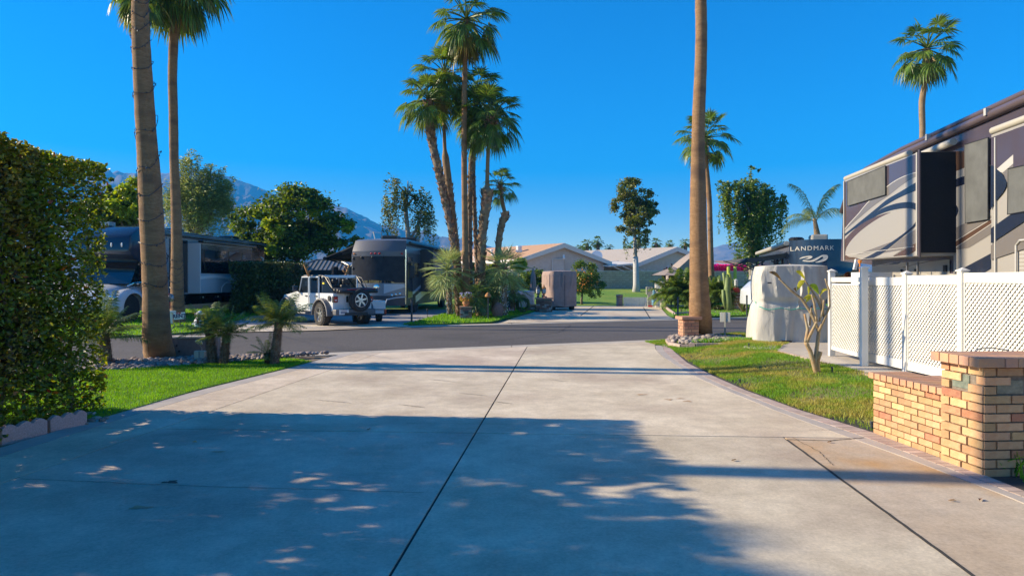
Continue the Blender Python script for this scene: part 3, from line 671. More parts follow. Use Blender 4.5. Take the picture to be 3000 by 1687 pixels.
# ------------------------------------------------ white vinyl lattice fence
def latticepanel(par, L_, z0, z1, tilt=0):
    """local x along the panel; crossing slats trimmed to the frame"""
    mb = MB(); w = .027; s = .078; H = z1-z0; n = int((L_+H)/s)+2
    for sgn, yy in ((1, -.006), (-1, .006)):
        for i in range(-int(H/s)-1, n):
            x = i*s; 
            a, b = (x, z0), (x+H, z1)
            if sgn < 0: a, b = (x, z1), (x+H, z0)
            def clip(a, b):
                (ax, az), (bx_, bz) = a, b
                if bx_ <= 0 or ax >= L_: return None
                if ax < 0: t = -ax/(bx_-ax); ax, az = 0, az+(bz-az)*t
                if bx_ > L_: t = (L_-ax)/(bx_-ax); bx_, bz = L_, az+(bz-az)*t
                return (ax, az), (bx_, bz)
            c = clip(a, b)
            if not c: continue
            (ax, az), (bx_, bz) = c; L2 = math.hypot(bx_-ax, bz-az)
            if L2 < .03: continue
            M4 = Matrix.Rotation(-math.atan2(bz-az, bx_-ax), 4, 'Y')
            mb.box(((ax+bx_)/2, yy, (az+bz)/2), (L2, .007, w), M=M4)
    return mb.build('lattice', M['vinyl'], par, kind='stuff')
def post(mb, x, y, w, z0, z1):
    mb.bx(x-w/2, x+w/2, y-w/2, y+w/2, z0, z1)
    mb.bx(x-w/2-.014, x+w/2+.014, y-w/2-.014, y+w/2+.014, z1, z1+.022)
    e = w/2+.008
    mb.add([(x-e,y-e,z1+.022),(x+e,y-e,z1+.022),(x+e,y+e,z1+.022),(x-e,y+e,z1+.022),(x,y,z1+.06)], [(0,1,4),(1,2,4),(2,3,4),(3,0,4)])
fn = empty('lattice_fence', (6.35, 12.28, .15), 'long white vinyl fence with diamond lattice panels beside the patio', 'fence', rz=-math.pi/2)
xsP = [0, 1.30, 2.66, 4.0, 5.35, 6.7, 8.0]
for i, x in enumerate(xsP):
    z1 = 1.565+.02*x; mb = MB(); post(mb, x, 0, .102, 0, z1); mb.build('post', M['vinyl'], fn, bevel=.004)
for x0_, x1_ in zip(xsP, xsP[1:]):
    a, b = x0_+.051, x1_-.051; L_ = b-a; dz = .02*x0_
    sub = empty('panel', (a, 0, 0), None, None); sub.parent = fn
    MB().bx(0, L_, -.022, .022, 1.405+dz, 1.545+dz).build('top_rail', M['vinyl'], sub, bevel=.004)
    MB().bx(0, L_, -.022, .022, .06, .20).build('bottom_rail', M['vinyl'], sub, bevel=.004)
    mb = MB(); mb.bx(0, .02, -.02, .02, .2, 1.405+dz); mb.bx(L_-.02, L_, -.02, .02, .2, 1.405+dz); mb.build('channel', M['vinyl'], sub)
    o = latticepanel(sub, L_-.03, .2, 1.405+dz); o.location.x = .015
gt = empty('fence_gate', (6.32, 13.5, .15), 'white lattice gate panel standing furthest left, between two capped posts', 'gate', rz=math.atan2(11.95-13.5, 6.16-6.32))
Lg = math.hypot(1.55, .16)
for x, h in ((0, 1.66), (Lg, 1.70)):
    mb = MB(); post(mb, x, 0, .105, 0, h); mb.build('post', M['vinyl'], gt, bevel=.004)
MB().bx(.053, Lg-.053, -.02, .02, 1.46, 1.55).build('top_rail', M['vinyl'], gt, bevel=.004)
MB().bx(.053, Lg-.053, -.02, .02, .13, .20).build('bottom_rail', M['vinyl'], gt, bevel=.004)
mb = MB(); mb.bx(.06, .09, -.018, .018, .2, 1.42); mb.bx(Lg-.09, Lg-.06, -.018, .018, .2, 1.42); mb.bx(.06, Lg-.06, -.018, .018, 1.40, 1.43); mb.build('panel_frame', M['vinyl'], gt)
o = latticepanel(gt, Lg-.17, .2, 1.40); o.location.x = .085
# ================================================================== HILLS
def ridge(name, prof, D, depth, amp, seed, mat_, foot=740):
    xs_ = [p[0] for p in prof]; n = 420; m = 46; V = []
    for j in range(m):
        t = j/(m-1)                       # 0 at the crest, 1 at the foot
        for i in range(n):
            px = xs_[0]+(xs_[-1]-xs_[0])*i/(n-1); py = np.interp(px, xs_, [p[1] for p in prof])
            top = P(px, py, D); X = top.x*(1-.16*t); Y = D-depth*t
            q = Vector((X*.0024+seed, Y*.0024, 0)); r = 1-abs(mnoise.noise(q*1.0))*2; r2 = 1-abs(mnoise.noise(q*2.7+Vector((5,1,0))))*2; r3 = 1-abs(mnoise.noise(q*7+Vector((2,9,0))))*2; r4 = mnoise.noise(q*19)
            env = math.sin(math.pi*min(1, t*1.05))**.7 if t < .95 else .1
            z = top.z*(1-t)**1.15+amp*env*(.55*r+.35*r2+.2*r3+.08*r4-.4)*min(1, top.z/300) + 2.2*(r4+.5*r3)*min(1, max(0, (top.z-60)/100))
            V.append((X, Y, max(z, -2)))
    F = [(j*n+i, (j+1)*n+i, (j+1)*n+i+1, j*n+i+1) for j in range(m-1) for i in range(n-1)]
    V2 = [(v[0], v[1]+600, -5) for v in V[:n]]; b = len(V); V += V2; F += [(b+i, i, i+1, b+i+1) for i in range(n-1)]
    return link(name, npmesh(name, np.array(V), np.array(F), mat_, True), kind='structure')
left = [(-700,560),(-300,540),(0,520),(300,512),(420,508),(470,510),(560,500),(640,512),(692,527),(730,538),(766,555),(805,570),(880,588),(960,601),(1010,609),(1037,621),(1075,640),(1115,663),(1162,676),(1239,687),(1260,686),(1286,696),(1305,702),(1349,701),(1421,719),(1450,727),(1470,733),(1520,760),(1600,795),(1680,812)]
ridge('hills', left, 2900, 1300, 150, 3.3, M['hill'])
right_ = [(1700,815),(1850,795),(1960,775),(2040,748),(2084,728),(2114,719),(2145,713),(2190,719),(2240,726),(2269,720),(2300,725),(2400,735),(2500,742),(2700,760),(3000,780),(3400,800)]
ridge('hills', right_, 2950, 1100, 80, 11.7, M['hilldust'])
midr = [(500,790),(620,720),(700,700),(780,720),(900,690),(1000,705),(1100,725),(1200,735),(1300,738),(1400,745),(1500,770),(1600,805)]


# ================================================================== BLOCK WALL, brick by brick where it shows
WY = lambda x: 60+.16*x
wa = empty('block_wall', (-9, WY(-9), .8), 'long tan concrete block wall at the back of the far lawns', 'wall', rz=math.atan2(.16, 1))
Lx = 46
MB().bx(0, Lx, .03, .17, -.3, 1.58).build('mortar_core', M['mortar'], wa)
MB().bx(-.02, Lx, -.02, .22, 1.60, 1.66).build('coping', M['fascia'], wa)
bw, bh = .62, .2
blk = MB().bx(0, bw-.02, 0, .2, 0, bh-.018).build('block', M['block'], wa, loc=(0, 0, -.02)); cnt = 1
rest = MB()
for c in range(8):
    k = 0
    while k*bw < Lx-.4:
        x = k*bw+(bw/2 if c % 2 else 0); k += 1
        if c == 0 and k == 1: continue
        vis = 18 < x < 43
        if vis and cnt < 300:
            o = blk.copy(); COL.objects.link(o); o.location = (x, random.uniform(-.006,.006), c*bh-.02); cnt += 1
        elif x < Lx-.5: rest.bx(x, x+bw-.02, 0, .2, c*bh-.02, c*bh+bh-.038)
rest.build('blocks', M['block'], wa, kind='stuff')
# low wall parts in shade at the left lots
lw = empty('block_wall', (-18.5, 37.2, 0), 'low shaded block wall behind the white open jeep', 'wall', rz=.12)
MB().bx(0, 9.4, .0, .16, 0, 1.1).build('mortar_core', M['mortar'], lw)
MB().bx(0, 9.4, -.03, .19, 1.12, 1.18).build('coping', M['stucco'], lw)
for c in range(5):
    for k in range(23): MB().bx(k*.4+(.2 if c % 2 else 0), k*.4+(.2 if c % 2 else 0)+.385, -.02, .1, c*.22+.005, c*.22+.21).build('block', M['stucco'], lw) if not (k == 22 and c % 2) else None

# ================================================================== HOUSES
def gable(name, label, apex, el, er, ridge_back, overhang, wallm, roofm, base_z=.6, depth=14, parts=None, dirv=None):
    """apex, el, er: world points of the front gable; dirv: ridge direction going back"""
    par = empty(name, (apex.x, apex.y, base_z), label, 'house'); o = par.location
    d = Vector(dirv).normalized()*depth; A, B, C = apex-o, el-o, er-o
    # wall, set behind the verge
    ins = Vector(dirv).normalized()*.45
    zb = 0.0
    wl_ = lambda p, q, t: p.lerp(q, t)
    B2 = wl_(B, A, .07); C2 = wl_(C, A, .07); dz = Vector((0,0,-.16))
    front = [Vector((B2.x,B2.y,zb)), B2+dz, A+dz*1.2, C2+dz, Vector((C2.x,C2.y,zb))]
    front = [p+ins for p in front]; n = 5
    mb = MB(); vs = front+[p+d*.94 for p in front]
    mb.add(vs, [[0,1,2,3,4],[9,8,7,6,5]]+[(i, n+i, n+(i+1) % n, (i+1) % n) for i in range(n)]); mb.build('wall', wallm, par)
    # grooved siding
    mb = MB(); W_ = (C2-B2); Lw_ = math.hypot(W_.x, W_.y); u = Vector((W_.x, W_.y, 0))/Lw_; nrm_ = Vector((u.y, -u.x, 0))
    k = int(Lw_/.42)
    for i in range(1, k):
        t = i/k; p = front[0].lerp(front[4], t); 
        top = (B2.lerp(A, t*2 if t < .5 else 1) if t < .5 else A.lerp(C2, (t-.5)*2)).z-.22
        tA = (Vector((A.x,A.y,0))-Vector((B2.x,B2.y,0))).length/Lw_
        top = (B2.z+(A.z-B2.z)*t/tA if t < tA else A.z+(C2.z-A.z)*(t-tA)/(1-tA))-.25
        mb.box((p.x+nrm_.x*.01, p.y+nrm_.y*.01, (zb+top)/2), (.03,.03,top-zb), rz=math.atan2(u.y,u.x))
    mb.build('siding_battens', wallm, par, kind='stuff')
    up = Vector((0,0,.14))
    for q in (B, C):
        mb = MB(); e = q+(q-A)*.04
        mb.add([A,e,e+d,A+d,A+up,e+up,e+d+up,A+d+up], [(0,1,2,3),(4,5,6,7),(0,1,5,4),(1,2,6,5),(2,3,7,6),(3,0,4,7)]); mb.build('roof', roofm, par)
        mb = MB(); f = -ins*.12; h = Vector((0,0,-.34))
        mb.add([A+up*1.05+f,e+up*1.05+f,e+h*.8+f,A+h+f]+[A+up*1.05+f*.2,e+up*1.05+f*.2,e+h*.8+f*.2,A+h+f*.2], [(0,1,2,3),(4,5,6,7),(0,1,5,4),(1,2,6,5),(2,3,7,6),(3,0,4,7)]); mb.build('bargeboard', M['fascia'], par)
        mb = MB(); g = e+d; mb.add([e+up,g+up,g+Vector((0,0,-.2)),e+Vector((0,0,-.2))]+[e+up+(e-A).normalized()*.05,g+up+(e-A).normalized()*.05,g+Vector((0,0,-.2))+(e-A).normalized()*.05,e+Vector((0,0,-.2))+(e-A).normalized()*.05], [(0,1,2,3),(4,5,6,7),(0,1,5,4),(1,2,6,5),(2,3,7,6),(3,0,4,7)]); mb.build('eaves_board', M['fascia'], par)
    return par, A, B, C, d
D1 = 69
ax = P(1653,716,D1); h1, A, B, C, d = gable('house', 'grey-brown gabled house with a tan shingle roof behind the wall', ax, P(1521,762,D1-1.0), P(1787,769,D1+1.8), None, .4, M['siding'], M['roofred'], depth=19, dirv=(-.74, 1.0, 0))
mb = MB()
for t, s_, k in ((.30,.35,0),(.16,.62,1),(.26,.86,1),(.62,.55,1),(.75,.78,1)):
    e = B+(B-A)*.04; p = A.lerp(e, t+.2)+d*s_*.55+Vector((0,0,.14)); v = MB()
    if k == 0: v.bx(-.35,.35,-.2,.2,0,.25); v.lathe([(.28,0),(.28,.3),(.34,.3),(.3,.42),(0.02,.45)], (0,0,.22), 10)
    else: v.lathe([(.1,0),(.1,.3),(.2,.3),(.16,.42),(.02,.45)], (0,0,0), 8)
    v.build('roof_vent', M['whitemetal'], h1, loc=p)
fp = A.lerp(C, .12); 
v = MB(); v.ball((0,0,0), .14, 8); v.box((0,.1,.22), (.18,.1,.2)); v.build('security_light', M['white'], h1, loc=A+Vector((-.05,-.15,-1.35)))
w = P(1636,780,D1)-h1.location; MB().box((0,0,0), (1.15,.12,1.5), rz=.1).build('panel_door', M['siding'], h1, loc=w+Vector((0,.35,-.1)))
f = MB(); f.bx(-.64,.64,-.09,0,.72,.8); f.bx(-.64,-.57,-.09,0,-.7,.72); f.build('door_frame', M['fascia'], h1, loc=w+Vector((0,.3,-.05)))
D2 = 72
ax = P(1984,727,D2); h2, A, B, C, d = gable('house', 'olive-green gabled house with a pale grey shingle roof and a carport', ax, P(1864,776,D2-1), P(2110,776,D2+2), None, .4, M['sidinggreen'], M['roofgrey'], depth=19, dirv=(-.95, 1.0, 0))
w = P(1899,797,D2)-h2.location+Vector((0,.35,0))
f = MB(); f.bx(-.85,.85,-.12,.02,-.7,.45); f.build('window', M['white'], h2, loc=w); MB().bx(-.45,.45,-.14,-.12,-.6,.1).build('pane', M['glass'], h2.children[-1] if False else h2, loc=w)
w = P(1951,792,D2)-h2.location+Vector((0,.5,0)); MB().bx(-.35,.35,-.12,.02,-.7,.55).build('window', M['white'], h2, loc=w); MB().bx(-.25,.25,-.14,-.12,-.6,.4).build('pane', M['glass'], h2, loc=w)
# carport lean-to on its left
c0 = P(1783,782,70)-h2.location; c1 = P(1866,775,70.5)-h2.location
mb = MB(); mb.add([c0,c1,c1+Vector((-3.5,7,.6)),c0+Vector((-3.5,7,.6))]+[p+Vector((0,0,.16)) for p in (c0,c1,c1+Vector((-3.5,7,.6)),c0+Vector((-3.5,7,.6)))], [(0,1,2,3),(4,5,6,7),(0,1,5,4),(1,2,6,5),(2,3,7,6),(3,0,4,7)]); mb.build('carport_roof', M['fascia'], h2)
for k in range(3):
    mb = MB(); a = c0.lerp(c1, .2+.3*k)+Vector((0,.1,-.05)); mb.tube([a, a+Vector((1.6,1.2,-.6))], .06, 6); mb.build('carport_brace', M['fascia'], h2)
MB().box((c0+c1)/2+Vector((0,3.5,-1.2)), (3.2,.2,2.6)).build('carport_wall', M['sidinggreen'], h2)
v = MB(); v.lathe([(.06,0),(.3,.08),(.55,.25),(.6,.33)], (0,0,0), 14, M=Matrix.Rotation(R(70),4,'X')); v.tube([(0,0,0),(0,.2,-.8)], .04, 6)
v.build('satellite_dish', M['white'], loc=P(1748,752,74), label='white satellite dish between the two gabled roofs', cat='dish')
# third far house, partly seen behind the bougainvillea
h3 = empty('house', P(2170,800,78), 'far low house with a tan roof above the magenta bougainvillea', 'house')
mb = MB(); a0, a1, a2, a3 = P(2075,792,76), P(2290,792,82), P(2245,762,90), P(2095,764,84)
mb.add([a0,a1,a2,a3,a0-Vector((0,0,.25)),a1-Vector((0,0,.25))], [(0,1,2,3),(0,4,5,1)]); mb.build('roof', M['roofred'], h3, origin=h3.location)
MB().bx(-4.5, 4.5, 1, 1.2, -2, .3).build('wall', M['siding'], h3)
mb = MB(); a0, a1, a2, a3 = P(2066,768,70), P(2205,784,74), P(2170,790,70), P(2066,778,68); mb.add([a0,a1,a2,a3]+[p+Vector((0,0,.1)) for p in (a0,a1,a2,a3)], [(0,1,2,3),(4,5,6,7),(0,1,5,4),(1,2,6,5),(2,3,7,6),(3,0,4,7)])
mb.build('patio_roof', M['fascia'], h3, origin=h3.location)
# bougainvillea along the wall top
def cloud(n, centre_fn, size, mat_, asp=.5, name='crown', up=.0, spread=1):
    """n folded leaves: centre_fn(n) -> (n,3) points"""
    c = centre_fn(n); n = len(c)
    a = rng.normal(size=(n,3)); a[:,2] = a[:,2]*.6-up; a /= np.linalg.norm(a,axis=1)[:,None]
    b = rng.normal(size=(n,3)); b -= (b*a).sum(1)[:,None]*a; b /= np.linalg.norm(b,axis=1)[:,None]
    s = size*rng.uniform(.6,1.3,n)[:,None]; nn = np.cross(a,b)
    V = np.stack([c-a*s*.5, c+b*s*asp*.5+nn*s*.12, c+a*s*.5, c-b*s*asp*.5+nn*s*.12], 1).reshape(-1,3)
    k = np.arange(n)[:,None]*4; F = np.concatenate([k+np.array([[0,1,2]]), k+np.array([[0,2,3]])])
    return npmesh(name, V, F, mat_)
def boxpts(lo, hi):
    lo, hi = np.array(lo), np.array(hi); return lambda n: rng.uniform(lo, hi, (n,3))
for i in range(6):
    xa = 17.9+i*.98*(1.08); bo = empty('bougainvillea', (xa, WY(xa)+1.2, 1.2), None, 'bush'); tag(bo, 'magenta bougainvillea bush above the block wall, '+['first right of the thin palm','second from the thin palm','third from the thin palm, by a cactus','fourth from the thin palm','fifth from the thin palm, under the weeping tree','furthest right of the row'][i], 'bush', 'magenta bougainvillea along the wall')
    link('crown', cloud(500, boxpts((-.5,-.3,.9),(.46,.3,1.9)), .22, M['magenta'], .8), bo)
    MB().tube([(0,0,-.4),(0.03,0,.6),(0,0,1.2)], [.06,.05,.03], 5).build('trunk', M['bark'], bo)
for i, px in enumerate((2122,2141)):
    c = P(px, 797, 62); mb = MB(); mb.lathe([(.14,-1.4),(.15,0),(.15,.75),(.08,.92),(.01,.95)], (0,0,0), 8); mb.build('cactus', M['cactuslime'], loc=(c.x, c.y-1.2, 2.0), label=('slim yellow-green cactus before the bougainvillea, left one of two', 'slim yellow-green cactus before the bougainvillea, right one of two')[i], cat='cactus', group='slim column cacti at the wall', smooth=True)
# ================================================================== BIG TRAILER ON THE RIGHT
rv = empty('travel_trailer', (7.3, 9.7, .15), 'tall purple, grey and beige fifth-wheel trailer with swirl graphics behind the white fence', 'trailer')
ro = rv.location
SA, SB = 5.52, .12                            # slide-out face  X = SA + SB*Y
BA = 6.11                                     # body face       X = BA + SB*Y
fn_ = Vector((-1, SB, 0)).normalized()        # outward normal of the faces
def facept(y, z, A_=SA, out=0): return Vector((A_+SB*y, y, z))+fn_*out
def run(name, outline, A_, depth, m, out=0, **k):
    """outline in (y,z) on the face, pushed back by depth"""
    mb = MB(); mb.slabpts([facept(y, z, A_, out) for y, z in outline], -fn_, depth); return mb.build(name, m, rv, origin=ro, **k)
body = [(16.9,2.12),(16.75,3.3),(16.2,3.95),(15.3,4.10),(13.5,4.2),(9.7,4.26),(1.5,4.26),(1.5,.65),(15.0,.65),(15.0,1.98)]
run('body', body, BA, 2.45, M['rvpurple'], smooth=True)
# rounded roof edge moulding and awning tube
mb = MB(); 
for off, rr, z in ((.03,.07,-.04),(.0,.05,.07)):
    mb.tube([facept(y, z_+z, BA, off) for y, z_ in ((16.7,3.35),(16.2,3.9),(15.3,4.07),(13.5,4.17),(9.7,4.23),(1.5,4.23))], rr, 10)
mb.build('roof_moulding', M['rvroof'], rv, origin=ro, smooth='all')
for y in (12.3, 10.45): MB().box(facept(y, 4.22, BA, .08), (.09,.05,.11)).build('bracket', M['rvwhite'], rv, origin=ro)
# slide-outs
s1 = MB().slabpts([facept(y, z) for y, z in ((15.06,2.08),(15.06,3.84),(11.61,3.82),(11.61,2.06))], -fn_, .62).build('slide_out', M['rvlight'], rv, origin=ro)
s2 = MB().slabpts([facept(y, z) for y, z in ((9.48,.75),(9.48,3.66),(3.0,3.66),(3.0,.75))], -fn_, .62).build('slide_out', M['rvlight'], rv, origin=ro)
for (ya, yb, z) in ((15.05,12.0,3.88),(9.5,3.0,3.72)):
    MB().tube([facept(ya, z, SA, -.03), facept(yb, z, SA, -.03)], .05, 10).build('awning_roll', M['cream'], rv, origin=ro, smooth=True)
MB().tube([facept(11.35, 3.95, BA, .12), facept(12.9, 3.93, BA, .12)], .06, 10).build('awning_roll', M['cream'], rv, origin=ro, smooth=True)
# black shade closing the near end of the first slide-out
ea, eb = facept(11.61, 2.1), facept(11.61, 2.1, BA)
tt_ = Vector((-SB,-1,0)).normalized(); mb = MB(); mb.slabpts([facept(11.60, 2.11, SA, -.01), facept(11.60, 2.11, SA, -.585), facept(11.60, 3.81, SA, -.585), facept(11.60, 3.81, SA, -.01)], tt_, .03); mb.build('end_shade', M['blackmatte'], rv, origin=ro)
for d_ in (.0, -.60): MB().box(facept(11.58, 2.95, SA, d_), (.025,.05,1.82)).build('edge_trim', M['rvroof'], rv, origin=ro)
def c3(x, y): return (2450+x/4.684, 560+y/4.684)
def c2(x, y): return (2450+x/4.025, 260+y/4.025)
lay = [0]
def decal(A_, m, pts, name='stripe', th=.0025, ylim=None):
    """flat vinyl shape on a face, 2-3 mm proud, each layer above the last"""
    lay[0] += 1; off = .0005*lay[0]+.001; out = []
    for p in pts:
        w_ = pln(p[0], p[1], A_, SB); y, z = w_.y, w_.z
        if ylim: y = min(max(y, ylim[0]), ylim[1]); z = min(max(z, ylim[2]), ylim[3])
        out.append(facept(y, z, A_, off))
    n = len(out); me = bpy.data.meshes.new(name); me.from_pydata([tuple(v-ro) for v in out], [], [list(range(n))]); me.materials.append(m)
    bm = bmesh.new(); bm.from_mesh(me); bmesh.ops.triangulate(bm, faces=bm.faces, ngon_method='EAR_CLIP')
    for f in bm.faces:
        if f.normal.dot(fn_) < 0: f.normal_flip()
    bm.to_mesh(me); bm.free(); return link(name, me, rv)
def smooth_closed(p, n=5):
    out = []; N_ = len(p)
    for i in range(N_):
        a, b, c, d_ = [Vector((*p[(i+k-1) % N_],0)) for k in range(4)]
        for j in range(n):
            t = j/n; v = .5*((2*b)+(c-a)*t+(2*a-5*b+4*c-d_)*t*t+(3*b-a-3*c+d_)*t**3); out.append((v.x, v.y))
    return out
def band(up, lo, n=6):
    """smooth band between an upper and a lower guide line"""
    def sp(p):
        out = []; 
        for i in range(len(p)-1):
            a = Vector((*p[max(i-1,0)],0)); b = Vector((*p[i],0)); c = Vector((*p[i+1],0)); d_ = Vector((*p[min(i+2,len(p)-1)],0))
            for j in range(n):
                t = j/n; v = .5*((2*b)+(c-a)*t+(2*a-5*b+4*c-d_)*t*t+(3*b-a-3*c+d_)*t**3); out.append((v.x, v.y))
        return out+[tuple(p[-1])]
    return sp(up)+sp(lo)[::-1]
L1 = (11.62, 15.05, 2.085, 3.80)
def d1(m, pts): return decal(SA, M[m], pts, ylim=L1)
topline = [c3(95,545),c3(180,440),c3(300,310),c3(450,135),c2(600,1150),c2(700,1080),c2(800,1030),c2(900,995),c2(985,975)]
d1('rvpurple', band([c2(80,1000),c2(300,960),c2(985,660)], topline))
d1('rvbrown', [c3(100,215),c3(420,130),c3(450,135),c3(300,310),c3(180,440),c3(95,545)])
l2_ = [c3(95,560),c3(200,470),c3(330,360),c3(520,200),c2(620,1260),c2(760,1150),c2(880,1070),c2(985,1015)]
d1('rvgrey', band(topline, l2_))
d1('rvwhite', band(topline, [(p[0]+1.2, p[1]+1.6) for p in topline]))
d1('rvnavy', band([c3(90,610),c3(240,490),c3(400,360),c3(560,230),c3(700,115),c3(860,20),c2(985,1080)], [c3(90,640),c3(250,520),c3(380,420),c3(480,335),c3(700,185),c3(900,75),c2(985,1185)]))
d1('rvnavy', band([c3(250,500),c3(480,335),c3(650,230),c3(830,170),c3(1000,150),c3(1140,180)], [c3(250,520),c3(450,400),c3(620,310),c3(800,255),c3(1000,235),c3(1140,280)]))
d1('rvbrown', band([c3(90,700),c3(200,575),c3(330,465),c3(500,370),c3(680,305),c3(830,283)], [c3(90,850),c3(170,730),c3(300,580),c3(450,465),c3(650,345),c3(830,286)]))
d1('rvbrown', [c3(85,690),c3(140,640),c3(135,880),c3(330,945),c3(85,975)])
d1('rvlight', smooth_closed([c3(128,840),c3(170,730),c3(270,610),c3(410,490),c3(600,365),c3(790,280),c3(960,242),c3(1070,265),c3(1118,320),c3(1105,400),c3(1030,500),c3(900,615),c3(720,720),c3(520,820),c3(340,890),c3(210,905),c3(150,885)]))
d1('rvgrey', band([c3(280,872),c3(500,790),c3(750,700)], [c3(280,875),c3(480,840),c3(660,790)]))
d1('rvgrey', [c3(1140,500),c3(1140,700),c3(860,850),c3(600,880),c3(540,935),c3(720,800),c3(900,650)])
d1('rvnavy', band([c3(340,945),c3(560,830),c3(760,700),c3(930,580),c3(1060,470),c3(1130,385)], [c3(520,935),c3(640,850),c3(800,720),c3(960,590),c3(1080,490),c3(1132,410)]))
d1('rvlight', [c3(660,850),c3(900,810),c3(780,900),c3(520,930)])
d1('rvbrown', [c3(1140,700),c3(1140,790),c3(1000,875),c3(790,900),c3(960,790)])
d1('rvwhite', [c3(130,872),c3(1075,755),c3(1075,762),c3(130,880)])
# body graphics
LB = (9.5, 11.58, .7, 4.1)
def d2(m, pts, lim=LB): return decal(BA, M[m], pts, ylim=lim)
d2('rvbrown', [c2(1380,730),c2(1560,730),c2(1560,940),c2(1380,990)])
d2('rvlight', band([c2(1380,985),c2(1470,955),c2(1560,925),c2(1860,900)], [c3(1600,1200),c3(1800,1200),c3(2000,1200),c3(2180,1200)]))
d2('rvnavy', band([c2(1380,1085),c2(1470,1045),c2(1570,1018),c2(1700,990)], [c2(1380,1175),c2(1470,1145),c2(1570,1115),c2(1700,1090)]))
d2('rvnavy', smooth_closed([c3(1600,160),c3(1660,200),c3(1685,265),c3(1660,340),c3(1600,420),c3(1560,300)]))
d2('rvnavy', smooth_closed([c2(1800,935),c2(1930,965),c2(2010,1060),c2(2025,1120),c2(1990,1210),c2(1900,1320),c2(1790,1430)]))
d2('rvgrey', [c3(1600,520),c3(1805,425),c3(2160,330),c3(2160,370),c3(1600,705)])
d2('rvbrown', [c3(1600,705),c3(2160,370),c3(2160,435),c3(1600,795)])
d2('rvwhite', [c3(1600,700),c3(2160,365),c3(2160,373),c3(1600,709)])
d2('rvwhite', [c3(1600,790),c3(2160,430),c3(2160,438),c3(1600,799)])
d2('rvgrey', [c3(1600,800),c3(2160,440),c3(2160,575),c3(1830,778),c3(1700,800)])
d2('rvnavy', [c3(1590,1130),c3(1860,1000),c3(2160,840),c3(2160,1050),c3(2060,1110),c3(1960,1210),c3(1590,1210)])
# lower body before and under the first slide-out
LC = (11.7, 14.98, .68, 2.0)
d2('rvlight', [c3(500,930),c3(1640,860),c3(1640,1250),c3(500,1250)], LC)
d2('rvbrown', [c3(400,920),c3(500,930),c3(500,1030),c3(400,1030)], (14.98,16.8,2.12,2.13)) if False else None
d2('rvnavy', [c3(500,930),c3(900,900),c3(900,940),c3(860,1000),c3(500,1030)], LC)
d2('rvwhite', [c3(540,1025),c3(760,930),c3(800,930),c3(600,1020)], LC)
d2('rvgrey', [c3(840,1060),c3(1300,870),c3(1520,860),c3(1280,970),c3(960,1040)], LC)
# storage doors: rounded frames
for (xa, xb, yt) in ((540,770,1030),(790,1290,985),(1340,1860,950)):
    a = pln(*c3(xa,yt), BA, SB); b = pln(*c3(xb,yt), BA, SB); z = min(1.75, a.z)
    pts = [facept(a.y,.9,BA,.02),facept(a.y,z-.08,BA,.02),facept(a.y-.06,z,BA,.02),facept(b.y+.08,z,BA,.02),facept(b.y,z-.08,BA,.02),facept(b.y,.9,BA,.02)]
    dr = MB().slabpts([facept(a.y,.9,BA,.018),facept(a.y,z,BA,.018),facept(b.y,z,BA,.018),facept(b.y,.9,BA,.018)], -fn_, .012).build('storage_door', M['rvlight'], rv, origin=ro)
    MB().tube(pts, .011, 6).build('door_frame', M['rvwhite'], rv, origin=ro)
for x_, y_, s_ in ((1520,1060,.07),(1110,1083,.03),(915,1090,.03)):
    p = pln(*c3(x_,y_), BA, SB); MB().box(facept(p.y, p.z, BA, .03), (.03,s_*1.2,s_*1.6)).build('latch', M['black'], rv, origin=ro)
for x_ in (1170,1320):
    p = pln(*c3(x_,1085), BA, SB); MB().box(facept(p.y, p.z-.1, BA, .25), (.03,.03,.5)).build('stake', M['steel'], rv, origin=ro)
# slide-out two
L2_ = (3.0, 9.46, .78, 3.62)
def d3(m, pts): return decal(SA, M[m], pts, ylim=L2_)
d3('rvpurple', [c2(1820,500),c2(2700,200),c2(2700,300),c2(2214,680),c2(1890,965),c2(1820,945)])
d3('rvgrey', [c2(1980,990),c2(2214,785),c2(2600,460),c2(2600,800),c2(2055,940),c2(2055,1110),c2(2028,1100)])
d3('rvwhite', [c2(1895,960),c2(2230,665),c2(2700,300),c2(2700,380),c2(2230,775),c2(1975,992)])
d3('rvnavy', smooth_closed([c2(1820,935),c2(1930,965),c2(2010,1060),c2(2025,1120),c2(1990,1210),c2(1900,1320),c2(1800,1430)]))
d3('rvnavy', [c3(2110,515),c3(2390,335),c3(2900,100),c3(2900,240),c3(2576,430),c3(2110,720)])
d3('rvgrey', [c3(2110,745),c3(2576,455),c3(2900,270),c3(2900,700),c3(2480,830),c3(2110,945)])
def plain(m, yz_, nm='panel_stripe'):
    lay[0] += 1; o_ = MB(); o_.slabpts([facept(y, z, SA, .0005*lay[0]+.0035) for y, z in yz_], -fn_, .003); o_.build(nm, M[m], rv, origin=ro)
plain('rvpurple', [(8.95,2.75),(8.95,3.62),(3.02,3.62),(3.02,2.2),(7.2,2.5)]); plain('rvnavy', [(8.2,2.15),(3.02,2.75),(3.02,2.45),(8.2,1.75)]); plain('rvgrey', [(8.2,1.7),(3.02,2.35),(3.02,1.5),(8.2,1.2)])
for yy in (9.35,):
    MB().box(facept(yy, 2.2, SA, .02), (.02,.02,2.8)).build('edge_trim', M['rvwhite'], rv, origin=ro)
MB().box(facept(15.02, 2.95, SA, .015), (.02,.03,1.75)).build('edge_trim', M['rvwhite'], rv, origin=ro)
MB().box(facept(11.64, 2.95, SA, .012), (.02,.03,1.75)).build('edge_trim', M['rvwhite'], rv, origin=ro)
